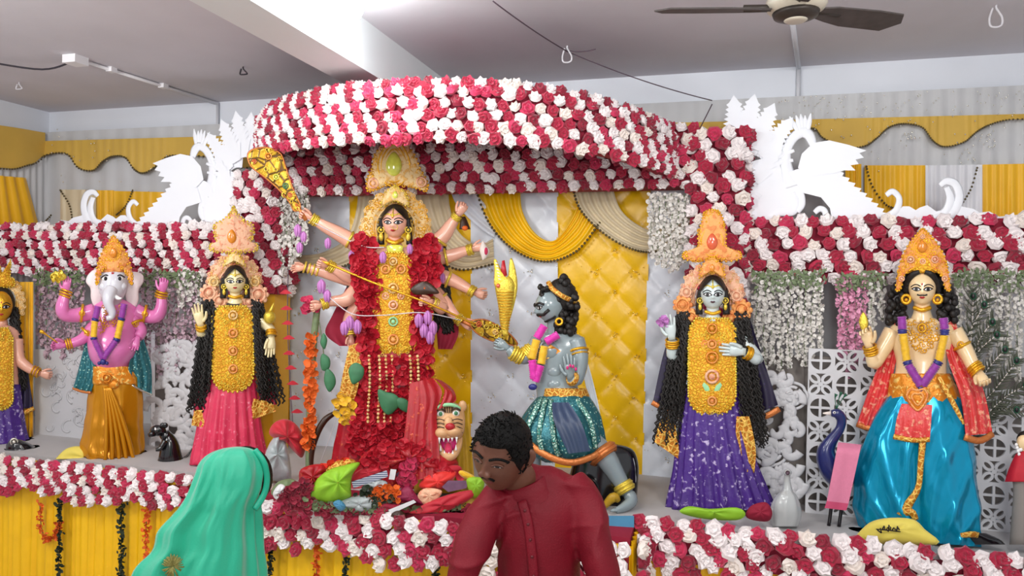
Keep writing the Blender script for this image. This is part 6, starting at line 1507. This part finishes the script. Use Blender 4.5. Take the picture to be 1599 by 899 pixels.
# ================================================================== PEACOCK
mat('peacock_blue', '1c2460', .3, var=.3, vs=14, coat=.5); mat('feather_dark', '5a5f50', .6, var=.5, vs=30); mat('feather_green', '1c5a40', .4, var=.4)
fp = Fr(1305, 3.86, zmin=STAGE); t = thing('peacock_statue', fp.base(), 'dark blue peacock statue with a pink towel hung over its back', 'statue')
b = MB(); b.tube([(1298, 645, 6, 5), (1308, 646, 4, 8), (1314, 655, 0, 8), (1311, 670, 0, 7.5), (1298, 688, 0, 10), (1290, 706, 0, 15), (1296, 726, -4, 19), (1310, 742, -8, 20), (1325, 745, -18, 14), (1334, 742, -24, 6)], 0, 16, n=40); b.build('body', 'peacock_blue', t, fp)
MB().tube([(1297, 645, 8, 3.5), (1285, 645, 10, 1)], 0, 8).build('beak', 'flower_cream', t, fp)
e = MB().ell((1303, 644, 11), 2.6, 2.2, 1.6).build('eye', 'eye_white', t, fp); MB().ell((1303, 644, 12.5), 1.2, 1.2, .8).build('iris', 'ink_black', e, fp)
for k in (-1, 0, 1): MB().tube([(1306, 638, 4, .8), (1310+k*6, 622, 4, .8), (1314+k*8, 612+abs(k)*3, 4, 3)], 0, 6, n=8).build('crest_feather', 'feather_green', t, fp)
for x in (1300, 1316): MB().tube([(x, 750, -4, 5), (x-2, 790, -4, 3), (x-6, 822, 2, 3)], 0, 8, n=8).build('leg', 'ink_black', t, fp)
R = random.Random(12)
def feather(t, fr, P, eye=True):
    C = cat(P, 26); MB().tube(C, .9, 5).build('feather_shaft', 'flower_cream', t, fr); b = MB()
    for i in [q/2 for q in range(4, 52)]:
        i = int(i); c = Vector(C[i])+Vector((R.uniform(-1, 1), R.uniform(-3, 3), 0)); tg = (Vector(C[min(25, i+1)])-Vector(C[i-1])).normalized(); nr = Vector((-tg.y, tg.x, 0))
        for s_ in (-1, 1):
            L = R.uniform(9, 20); b.tube([tuple(c)+(1.2,), tuple(c+nr*s_*L*.5+tg*L*.5+Vector((0, 0, R.uniform(-1, 3))))+(1.0,), tuple(c+nr*s_*L*.8+tg*L+Vector((0, R.uniform(0, 4), R.uniform(-3, 3))))+(.2,)], 0, 4)
    o = b.build('feather_barbs', 'feather_dark', t, fr, kind='stuff')
    if eye:
        c = C[-2]; q = MB().ell((c[0], c[1], c[2]+2), 5, 6, 1.5).build('feather_eye', 'feather_green', t, fr); MB().ell((c[0], c[1], c[2]+3.5), 3.4, 4, 1.2).build('eye_spot', 'ink_black', q, fr)
for P in ([(1470, 740, -40), (1500, 640, -40), (1520, 560, -36), (1560, 520, -34)], [(1470, 740, -40), (1510, 640, -38), (1540, 580, -32), (1572, 543, -30)], [(1470, 740, -44), (1495, 620, -42), (1515, 540, -40), (1520, 456, -40)], [(1470, 740, -40), (1520, 650, -34), (1560, 600, -30), (1590, 560, -30)],
          [(1470, 740, -40), (1530, 660, -34), (1570, 620, -30), (1605, 600, -30)], [(1470, 740, -40), (1500, 630, -40), (1525, 540, -38), (1552, 500, -36)], [(1470, 740, -40), (1530, 670, -36), (1560, 640, -34), (1590, 640, -32)], [(1470, 740, -42), (1490, 620, -42), (1505, 540, -40), (1540, 470, -38)]): feather(thing('peacock_feather', Fr(1440, 4.0)((1470, 740, -4)), 'dark green peacock feather fanned out behind the bangled fist of the crowned statue', 'feather', 'peacock feathers behind the crowned statue'), Fr(1440, 4.0), [(x, y, d*.3+6) for x, y, d in P])
t2 = thing('towel', fp((1315, 795, 26)), 'pink cotton towel with a darker end hung over the peacock', 'towel')
mat('towel_pink', 'd77e9c', .8, var=.06, vs=60, bump=.2, bs=200); mat('towel_end', 'c2486c', .8, var=.08)
def strip(P0, P1, d, n=12, m=10):
    return None
b = MB(); rows = []
for j in range(15):
    v = j/14; xl = 1309-18*v; xr = 1345-20*v; yt = 690; y = 690+92*v
    rows.append([(xl+(xr-xl)*i/8, y+(i/8)*4, 26+2*math.sin(i*.9)*.6-(18*(1-v*7)**2 if v < .14 else 0)) for i in range(9)])
b.grid(rows); b.grid([[(p[0], p[1], p[2]-3) for p in r] for r in rows]); b.build('towel_body', 'towel_pink', t2, fp)
b = MB(); rows = [[(1291+(1325-1291)*i/8-1.2*j, 782+4*i/8+j*3.6, 26+2*math.sin(i*.9)*.6) for i in range(9)] for j in range(4)]; b.grid(rows); b.grid([[(p[0], p[1], p[2]-3) for p in r] for r in rows]); b.build('towel_end', 'towel_end', t2, fp)

# ================================================================== SMALL ANIMAL FIGURES
mat('glaze_grey', 'b8bcbc', .25, var=.12, vs=8, coat=.6)
f = Fr(1228, 3.76, zmin=STAGE); t = thing('swan_figure', f.base(), 'glazed white swan figure with a long upright neck beside the purple sari', 'figure')
b = MB(); b.loft([(752, 1230, 4, 4, 0), (765, 1229, 8, 8, 0), (775, 1228, 17, 16, 0), (790, 1227, 23, 20, 0), (806, 1227, 24, 20, 0), (822, 1226, 20, 16, 0)], 40, 26, 9, .03, grow=False); b.build('body', 'glaze_grey', t, f)
b = MB(); b.tube([(1230, 770, 0, 9), (1229, 755, 0, 6), (1229, 744, 2, 5), (1230, 738, 4, 5)], 0, 14, n=14); b.build('neck', 'glaze_grey', t, f)
b = MB(); b.ell((1230, 738, 7), 6.5, 5.5, 7); b.build('head', 'glaze_grey', t, f); MB().tube([(1230, 738, 12, 4), (1230, 740, 18, 2)], 0, 8).build('beak', 'lip_dark', t, f)
f = Fr(258, 3.80, zmin=STAGE); t = thing('mouse_figure', f.base(), 'black mouse figure sitting up beside the golden dhoti', 'figure')
b = MB(); b.loft([(676, 262, 7, 7, 0), (688, 265, 13, 12, 0), (705, 266, 17, 15, 0), (720, 266, 20, 16, 0), (732, 266, 20, 16, 0)], 20, 16); b.ell((247, 672, 4), 13, 9, 8, 16, 10); b.tube([(256, 676, 2, 9), (262, 684, 0, 10)], 0, 12); b.tube([(240, 676, 6, 6), (232, 680, 8, 3)], 0, 10); b.build('body', 'black_gloss', t, f)
for x in (254, 258): MB().ell((x, 664, 2+(x-254)), 4.5, 4.5, 2).build('ear', 'black_gloss', t, f)
MB().ell((243, 670, 11), 1.8, 1.8, 1).build('eye', 'eye_white', t, f)
for d in (8, 14): MB().tube([(258, 688, d, 5), (250, 700, d+3, 3.5), (243, 702, d+4, 3)], 0, 8, n=8).build('paw', 'black_gloss', t, f)
MB().tube([(280, 720, -4, 3), (292, 712, -6, 2), (300, 700, -6, 1)], 0, 6, n=10).build('tail', 'black_gloss', t, f)
# statue at the far left, partly out of frame
fr, t = figure('goddess_statue', 2, 3.84, 'yellow faced statue with dark hair and purple skirt at the left end of the stage')
h = Head(2, 478, 8, 18, 24); h.skull(MB()).build('head', 'gold', t, fr); face_parts(h, fr, t, ew=.31, eh=.11, ev=-.05)
b = MB(); b.tube([(2, 495, 2, 9), (2, 512, 0, 12)], 0, 12); b.loft([(508, 2, 14, 10, 0), (520, 2, 30, 15, 0), (560, 2, 27, 16, 0), (600, 2, 28, 16, 0), (640, 2, 30, 16, 0)], 24, 16)
limb(b, [(26, 530, 0, 11), (30, 560, 4, 9.5), (44, 574, 12, 8), (60, 582, 16, 6)]); hand(b, (62, 583, 16), (1, .25, .2), (0, -1, .3), 30, .9, .06, .45); b.build('body', 'skin_pink', t, fr)
bangles(fr, t, (52, 578, 14), (60, 582, 16), 7.5, 3)
MB().ell((2, 474, 0), 22, 27, 18, 18, 12).build('hair_cap', 'hair_black', t, fr)
curls(fr, t, [(22, 32, 480, 610, -2, 22, 5, 10), (-18, -26, 480, 610, -2, 10, 5, 10)], seed=8, r=2.4)
cloth(fr, t, 'cape', 'sari_dark', [(20, 520, -6), (26, 570, -4), (18, 640, -2)], [(30, 520, -8), (42, 570, -6), (52, 636, -4)], folds=2)
MB().tube([(16, 642, 0), (34, 645, 0), (53, 637, -3)], 3.5, 8, n=8, flat=.5).build('cape_border', 'brocade_gold', t, fr)
breastplate(fr, t, -22, 20, 512, 640, 16, xin=8, seed=4, n=60)
pleated(fr, t, 'skirt', 'sari_purple', [(600, 2, 30, 16, 0), (650, 4, 34, 20, 0), (700, 8, 40, 24, 0), (725, 8, 44, 26, 0)], pleat=12, amp=.05)
halo(fr, t, 2, 474, 36, 44, 24, -4, 'shola_cream', 6, n=40)
crown(fr, t, tri_crown(0, 420, 446, 22, 16), -2, 'gold_plate', 'gold_bright', 7, 20, 3)
f = Fr(34, 3.74, zmin=STAGE); t = thing('owl_figure', f.base(), 'black ribbed bird figure at the foot of the yellow faced statue', 'figure')
b = MB(); b.loft([(686, 24, 8, 8, 0), (694, 30, 20, 16, 0), (706, 34, 26, 18, 0), (722, 34, 28, 18, 0)], 30, 14, 10, .03, grow=False); b.build('body', 'black_gloss', t, f)
MB().rosette(22, 690, 12, 7).build('face_disc', 'sequin', t, f)
# doll at the far right edge
f = Fr(1590, 3.75, zmin=STAGE); t = thing('small_doll', f.base(), 'small doll in red dress with white beads at the right end of the stage', 'figure')
b = MB(); b.ell((1600, 690, 0), 13, 14, 12, 16, 12); b.tube([(1600, 700, 0, 6), (1600, 745, 0, 8)], 0, 10); b.build('body', 'skin_pale', t, f)
MB().loft([(748, 1600, 20, 16, 0), (770, 1600, 18, 15, 0), (850, 1600, 24, 18, 0)], 24, 10).build('pedestal', 'jali_back', t, f)
MB().ell((1601, 686, -3), 14, 14, 12, 16, 12).build('hair', 'hair_black', t, f)
MB().loft([(704, 1600, 8, 7, 0), (712, 1600, 16, 12, 0), (736, 1600, 26, 18, 0), (752, 1600, 30, 20, 0)], 30, 14, 9, .04).build('dress', 'garland_red', t, f)
b = MB(); [b.ell((1587+1.5*k, 694+5*k if k < 4 else 702, 8), 3, 3, 3, 7, 5) for k in range(6)]; b.build('beads', 'eye_white', t, f, kind='stuff')

# ================================================================== STEM, BOW, PAPER STRING
f = Fr(490, 3.66, zmin=STAGE); t = thing('garlanded_stem', f.base(), 'tall plant stem wrapped with marigolds and green leaves beside the red skirt', 'plant')
MB().tube([(497, 470, 0, 5), (491, 520, 0, 5.5), (487, 580, 0, 5), (483, 640, 0, 5), (482, 770, 0, 5.5)], 0, 10, n=24).build('stem', 'vine_leaf', t, f)
b = petals([(480, 520), (492, 520), (490, 700), (474, 700)], 130, 6, 5, 4); b.build('marigolds', 'marigold', t, f, kind='stuff')
b = petals([(472, 470), (496, 466), (496, 484), (476, 484)], 24, 7, 5, 8); b.build('pink_petals', 'flower_pink', t, f, kind='stuff')
for P in ([(505, 520), (511, 530), (507, 545), (500, 535)], [(504, 552), (515, 560), (514, 575), (503, 578), (500, 562)], [(510, 575), (522, 585), (524, 600), (514, 612), (506, 595)], [(528, 640), (548, 655), (552, 668), (538, 664), (530, 655)], [(540, 668), (550, 672), (546, 690), (538, 684)]): MB().plate(smoothloop(P, 20), 6, 1, 3).build('leaf', 'leaf_green', t, f)
MB().tube([(498, 500, 2), (504, 540, 3), (508, 580, 4), (516, 610, 4)], .9, 5, n=14).build('leaf_string', 'vine_leaf', t, f)
t = thing('bow', f((490, 690, 4)), 'dark curved bow standing between the marigold stem and the red skirt', 'weapon')
MB().tube([(488, 770, 0, 2.5), (486, 715, 4, 4), (494, 680, 6, 5), (508, 655, 6, 5), (530, 641, 2, 3)], 0, 10, n=26).build('bow_limb', 'dark_wood', t, f)
MB().tube([(488, 768, 0), (530, 642, 2)], .5, 4).build('bow_string', 'pale_rope', t, f)
f2 = Fr(452, 3.66); t = thing('paper_string', f2((452, 700, 0)), 'hanging thread strung with small red paper shapes', 'decoration')
MB().tube([(450, 420, 0), (449, 500, 0), (453, 600, 0), (460, 700, 0)], .9, 5, n=20).build('thread', 'dark_rope', t, f2)
for k, (x, y) in enumerate(((446, 456), (447, 481), (449, 504), (451, 527), (451, 551), (454, 574), (457, 598), (460, 621), (464, 642))):
    MB().plate([(x-10, y+2), (x-3, y-3), (x, y-4), (x+3, y-3), (x+10, y+2), (x+2, y+3), (x-2, y+3)], 0, 1).build('paper_shape', 'garland_red', t, f2, smooth=False)
mat('bag_plastic', 'aeb6b8', .25, var=.2, vs=10, bump=.4, bs=30)
# ================================================================== OFFERINGS HEAP
mat('cloth_lime', '8fc22a', .6, var=.15, vs=8); mat('cloth_red', 'c01a2e', .6, var=.2, vs=8, sheen=.2); mat('cloth_scarlet', 'de2a22', .55, var=.15, sheen=.2); mat('cloth_magenta', '8a1440', .6, var=.2)
mat('paper_white', 'e4e4e6', .5); mat('book_blue', '4a5474', .5, var=.3, vs=30, col2='c8ccd8', pat='hstripe', ps=30, pt=.5); mat('packet_violet', '7a5a74', .35, var=.4, vs=30); mat('cloth_pale_yellow', 'e2cf58', .6, var=.12, vs=8, sheen=.3); mat('blue_paint', '4a8cb0', .5, var=.2)
def lump(name, label, catg, mt, P, d, h, fr, seed=0, crump=.18, base=0, grp=None):
    """soft folded thing: outline seen from the front, bulging towards the viewer, flat against what is behind"""
    P = smoothloop(P, max(24, len(P)*4)); n = len(P); cx = sum(p[0] for p in P)/n; cy = sum(p[1] for p in P)/n; m = MB(); rows = []
    for k in (1.0, .97, .88, .72, .5, .25, .02):
        hh = h*math.sqrt(max(0, 1-k*k)); rows.append([(cx+(x-cx)*k, cy+(y-cy)*k, d+hh*(1+crump*2*noise.noise(((x-cx)*k*.09, (y-cy)*k*.09, seed)))+h*crump*math.sin(math.atan2(y-cy, x-cx)*7+seed)*k*(1-k)*3) for x, y in P])
    m.grid([[(cx+(x-cx)*.02, cy+(y-cy)*.02, d) for x, y in P]]+[[(x, y, d) for x, y in P]]+rows, True)
    return tag(m.build(name, mt, None, fr), label, catg, grp)
fo = Fr(610, 3.42, zmin=STAGE)
lump('cloth_bag', 'lime green cloth bag lying at the front of the offerings', 'bag', 'cloth_lime', [(486, 778), (492, 752), (512, 734), (538, 726), (562, 722), (550, 742), (548, 762), (546, 778), (515, 786)], 26, 26, fo, 1)
lump('folded_cloth', 'crimson folded cloth spread over the right side of the offerings', 'cloth', 'cloth_red', [(636, 803), (664, 786), (700, 772), (742, 764), (738, 776), (712, 792), (680, 806), (655, 810)], 36, 10, fo, 2, .3)
lump('folded_cloth', 'scarlet folded cloth behind the crimson cloth', 'cloth', 'cloth_scarlet', [(654, 757), (672, 738), (712, 736), (706, 752), (690, 764), (664, 764)], 20, 16, fo, 3)
lump('folded_cloth', 'dark red cloth lying on the blue book', 'cloth', 'cloth_red', [(548, 752), (558, 735), (585, 726), (600, 734), (580, 744)], 14, 12, fo, 4)
lump('folded_cloth', 'deep magenta cloth in front of the scarlet cloth', 'cloth', 'cloth_magenta', [(612, 778), (636, 758), (650, 772), (662, 788), (640, 784)], 30, 10, fo, 5)
lump('folded_cloth', 'red gauze cloth heaped at the foot of the red skirt', 'cloth', 'veil_red', [(560, 722), (580, 700), (620, 690), (660, 694), (700, 706), (716, 726), (690, 740), (640, 736), (590, 732)], -6, 30, fo, 6, .35)
lump('folded_cloth', 'crumpled red cloth beside the marigold stem', 'cloth', 'veil_red', [(468, 752), (470, 732), (498, 724), (512, 734), (500, 754), (480, 770)], 10, 20, fo, 7, .35)
lump('yellow_gauze', 'soft pale yellow gauze piece at the foot of the golden dhoti', 'cloth', 'cloth_pale_yellow', [(88, 728), (98, 704), (122, 696), (150, 704), (164, 716), (162, 730)], 10, 12, Fr(125, 3.72, zmin=STAGE), 8)
lump('yellow_gauze', 'pale yellow gauze with a dark sprig in front of the blue dhoti', 'cloth', 'cloth_pale_yellow', [(1344, 846), (1352, 820), (1380, 809), (1424, 810), (1444, 826), (1462, 850)], 4, 14, Fr(1405, 3.64, zmin=STAGE), 9)
lump('green_gauze', 'lime green cloth strip at the hem of the purple sari', 'cloth', 'cloth_lime', [(1062, 800), (1075, 790), (1108, 794), (1150, 792), (1164, 802), (1150, 812), (1100, 810)], 10, 10, Fr(1112, 3.68, zmin=STAGE), 10)
lump('brown_foot_cloth', 'brown folded cloth at the corner of the purple sari hem', 'cloth', 'maroon_cloth', [(1166, 808), (1172, 790), (1196, 784), (1206, 800), (1198, 814)], 8, 10, Fr(1185, 3.7, zmin=STAGE), 11)
ff = Fr(1405, 3.64)
b = MB(); R = random.Random(5)
for k in range(16): b.tube([(1370+k*2.2, 826+R.uniform(-2, 3), 22), (1372+k*2.2+R.uniform(-2, 3), 826+R.uniform(-7, 7), 23)], 1, 4)
b.tube([(1368, 826, 22), (1390, 828, 23), (1406, 830, 22)], .9, 4); tag(b.build('dark_sprig', 'ink_black', None, ff), 'small dark sprig lying on the pale yellow gauze', 'sprig')
fbn = Fr(437, 3.62, zmin=STAGE)
lump('wrapped_bundle', 'grey plastic wrapped bundle under a red cloth beside the rose sari', 'bundle', 'bag_plastic', [(416, 752), (413, 716), (420, 694), (430, 680), (438, 674), (446, 690), (453, 720), (452, 752)], 0, 20, fbn, 51, .3)
lump('folded_cloth', 'red cloth lying over the top of the grey plastic bundle', 'cloth', 'cloth_red', [(420, 676), (428, 660), (446, 654), (464, 664), (477, 690), (472, 714), (458, 704), (446, 690), (432, 686)], 2, 22, fbn, 52, .3)
for k, (lb, nm, mt, P, d, h_) in enumerate([
    ('brown patterned cloth lying between the lime bag and the petals', 'folded_cloth', 'brocade_gold', [(500, 742), (520, 722), (548, 716), (556, 726), (530, 740)], 10, 12),
    ('dark grey crumpled plastic in front of the lime bag', 'plastic_bag', 'bag_plastic', [(520, 792), (540, 778), (575, 772), (600, 786), (585, 798), (545, 800)], 30, 12),
    ('pale blue crumpled plastic corner beside the lime bag', 'plastic_bag', 'blue_paint', [(520, 786), (530, 780), (540, 790), (532, 798)], 44, 6),
    ('grey crumpled wrapper behind the marigold heap', 'plastic_bag', 'bag_plastic', [(566, 760), (580, 748), (604, 752), (600, 768), (576, 772)], 26, 10),
    ('red cloth strip lying across the violet packet', 'folded_cloth', 'cloth_red', [(650, 740), (680, 730), (714, 726), (720, 736), (690, 744), (660, 748)], 10, 10),
    ('orange red cloth behind the blue book', 'folded_cloth', 'cloth_scarlet', [(588, 732), (604, 716), (630, 710), (636, 722), (612, 734)], 6, 14),
    ('pale pink paper among the offerings beside the magenta cloth', 'paper_sheet', 'shola_pink', [(652, 774), (664, 762), (690, 766), (680, 782), (664, 788)], 34, 6),
    ('dark maroon cloth at the front of the offerings below the marigold heap', 'folded_cloth', 'maroon_cloth', [(580, 800), (600, 786), (630, 788), (640, 800), (610, 808)], 36, 8),
    ('olive cloth bundle at the corner of the offerings beside the grey bundle', 'folded_cloth', 'vine_leaf', [(424, 772), (434, 752), (458, 748), (470, 764), (460, 778)], 10, 16),
    ('crumpled white paper on the flower edging beside the green veil', 'paper_sheet', 'paper_white', [(426, 770), (436, 756), (446, 760), (444, 776), (432, 780)], 30, 8),
    ('brown paper parcel behind the maroon sleeve', 'parcel', 'mane_gold', [(690, 790), (710, 776), (744, 770), (748, 800), (716, 812)], 20, 14)]):
    lump(nm, lb, 'offering', mt, P, d, h_, fo, 30+k, .3)
b = petals([(436, 770), (480, 745), (500, 785), (560, 800), (640, 806), (700, 806), (735, 790), (735, 806), (640, 818), (440, 796)], 260, 6, 34, 41); tag(b.build('loose_petals', 'flower_crimson', None, fo), 'loose crimson petals strewn behind the flower edging of the centre stage', 'petals', kind='stuff')
b = petals([(470, 772), (500, 784), (600, 792), (720, 790), (720, 808), (480, 796)], 90, 6, 36, 42); tag(b.build('leaf_heap', 'vine_leaf', None, fo), 'loose green leaves strewn behind the flower edging of the centre stage', 'leaves', kind='stuff')
def slab(name, label, catg, mt, P, d, th, fr, edge=None):
    t_ = thing(name, fr((sum(p[0] for p in P)/len(P), max(p[1] for p in P), d)), label, catg)
    MB().plate(P, d, th).build('cover', mt, t_, fr, smooth=False); cx = sum(p[0] for p in P)/len(P); cy = sum(p[1] for p in P)/len(P)
    MB().plate([(cx+(x-cx)*.97, cy+(y-cy)*.97) for x, y in P], d-th*1.2, th*1.2).build('pages', edge or 'paper_white', t_, fr, smooth=False)
slab('book', 'blue striped book lying on the offerings beside the lime bag', 'book', 'book_blue', [(549, 752), (604, 734), (606, 744), (552, 762)], 28, 5, fo)
slab('box', 'white flat box at the front of the offerings beside the crimson cloth', 'box', 'paper_white', [(606, 796), (646, 780), (650, 784), (612, 802)], 44, 6, fo)
slab('packet', 'violet patterned packet standing behind the white packet', 'packet', 'packet_violet', [(618, 740), (640, 722), (652, 732), (644, 756), (624, 756)], 8, 5, fo)
slab('packet', 'small white packet among the offerings', 'packet', 'paper_white', [(610, 732), (619, 733), (616, 749), (607, 748)], 24, 4, fo)
slab('packet', 'dark striped packet beside the scarlet cloth', 'packet', 'packet_violet', [(690, 760), (700, 750), (732, 750), (728, 762), (700, 768)], 30, 5, fo)
lump('banana', 'yellow banana lying at the end of the offerings', 'fruit', 'tinsel_yellow', [(716, 738), (722, 734), (742, 744), (740, 750), (724, 746)], 30, 6, fo, 12, .05)
lump('yellow_packet', 'bright lime packet beside the head of the kneeling man', 'packet', 'cloth_lime', [(728, 750), (742, 744), (756, 750), (752, 770), (738, 776)], 34, 8, fo, 13)
lump('brown_parcel', 'brown wrapped parcel under the crimson cloth', 'parcel', 'dark_wood', [(690, 800), (700, 786), (738, 778), (742, 800), (720, 812)], 22, 12, fo, 14)
lump('coconut', 'dark brown round coconut at the flower edging', 'fruit', 'dark_wood', [(609, 812), (612, 800), (624, 796), (634, 804), (632, 816)], 46, 10, fo, 15, .05)
R = random.Random(6)
b = petals([(570, 776), (590, 756), (625, 762), (622, 784), (585, 792)], 70, 5, 34, 14); tag(b.build('marigold_garland', 'marigold', None, fo), 'heap of orange marigold garland among the offerings', 'garland', kind='stuff')
b = petals([(480, 745), (520, 715), (545, 720), (520, 740), (490, 775)], 70, 6, 10, 15); tag(b.build('marigold_garland', 'flower_orange', None, fo), 'heap of red orange petals behind the lime bag', 'garland', kind='stuff')
b = petals([(560, 720), (600, 690), (660, 690), (672, 716), (720, 742), (640, 735), (580, 735)], 130, 8, 18, 16); tag(b.build('petal_heap', 'garland_red', None, fo), 'heap of loose red petals at the foot of the ten armed statue', 'petals', kind='stuff')
b = petals([(550, 770), (575, 760), (640, 790), (600, 800), (560, 795)], 60, 6, 34, 17); tag(b.build('leaf_heap', 'leaf_dark', None, fo), 'dark leaves lying among the offerings behind the flower edging', 'leaves', kind='stuff')
for (x, y, mt, lb) in ((640, 728, 'flower_pink', 'large pink cloth flower on the offerings'), (634, 748, 'flower_pink', 'smaller pink cloth flower below the large pink one')):
    tag(petals(smoothloop([(x-12, y), (x, y-12), (x+12, y), (x, y+12)], 16), 26, 8, 22, int(x)).build('cloth_flower', mt, None, fo), lb, 'flower')
b = MB(); b.box(940, 805, -20, 990, 830, 20); tag(b.build('blue_block', 'blue_paint', None, Fr(965, 3.56, zmin=STAGE), smooth=False), 'blue painted block under the foot of the kneeling demon', 'block')

# ================================================================== GARLANDS ON THE STAGE SKIRT
def drop(px, y0, y1, Y, kind_, label, P=None):
    f = Fr(px, Y, True); pts = P or [(px, y0), (px-1, (y0+y1)/2), (px-2, y1)]
    t = thing('skirt_garland', f((px, y1, 0)), label, 'garland'); C = cat([p+(0,) for p in pts], 30)
    MB().tube(C, .8, 5).build('string', 'dark_rope', t, f); b = MB(); R = random.Random(px)
    L = sum(math.dist(C[i], C[i+1]) for i in range(29)); n = int(L*.9)
    for k in range(n):
        c = C[min(29, int(k/n*30))]; x, y = c[0]+R.gauss(0, 2.6), c[1]+R.uniform(-3, 3); A = rotm(R.uniform(-1, 1), R.uniform(-1, 1), R.uniform(0, 6)); r = R.uniform(2.6, 4.6)
        b.add([Vector((x, y, 3+R.uniform(-2, 2)))]+[Vector((x, y, 3))+A @ Vector((r*math.cos(j*PI/3), r*math.sin(j*PI/3)*.7, r*.4)) for j in range(6)], [(0, 1+j, 1+(j+1) % 6) for j in range(6)])
    b.build('leaves' if kind_ == 'leaf' else 'marigolds', 'leaf_dark' if kind_ == 'leaf' else 'marigold', t, f, kind='stuff')
drop(93, 782, 960, SY-.06, 'leaf', 'dark leaf garland hanging on the yellow skirt beside the looped marigold string')
drop(190, 785, 960, SY-.06, 'leaf', 'dark leaf garland hanging on the yellow skirt below the mouse figure')
drop(229, 782, 900, SY-.06, 'marigold', 'straight marigold garland on the yellow skirt beside the green veil')
drop(75, 785, 845, SY-.06, 'marigold', 'looped marigold string on the yellow skirt', [(62, 785), (65, 825), (75, 844), (88, 832), (92, 815)])
drop(422, 852, 960, SC-.06, 'leaf', 'dark leaf garland hanging close to the green veiled woman on the centre skirt')
drop(495, 850, 960, SC-.06, 'marigold', 'orange marigold garland on the centre skirt')
drop(540, 862, 960, SC-.06, 'leaf', 'dark leaf garland beside the orange marigold garland on the centre skirt')
drop(681, 880, 960, SC-.06, 'leaf', 'dark leaf garland on the centre skirt beside the maroon sleeve')
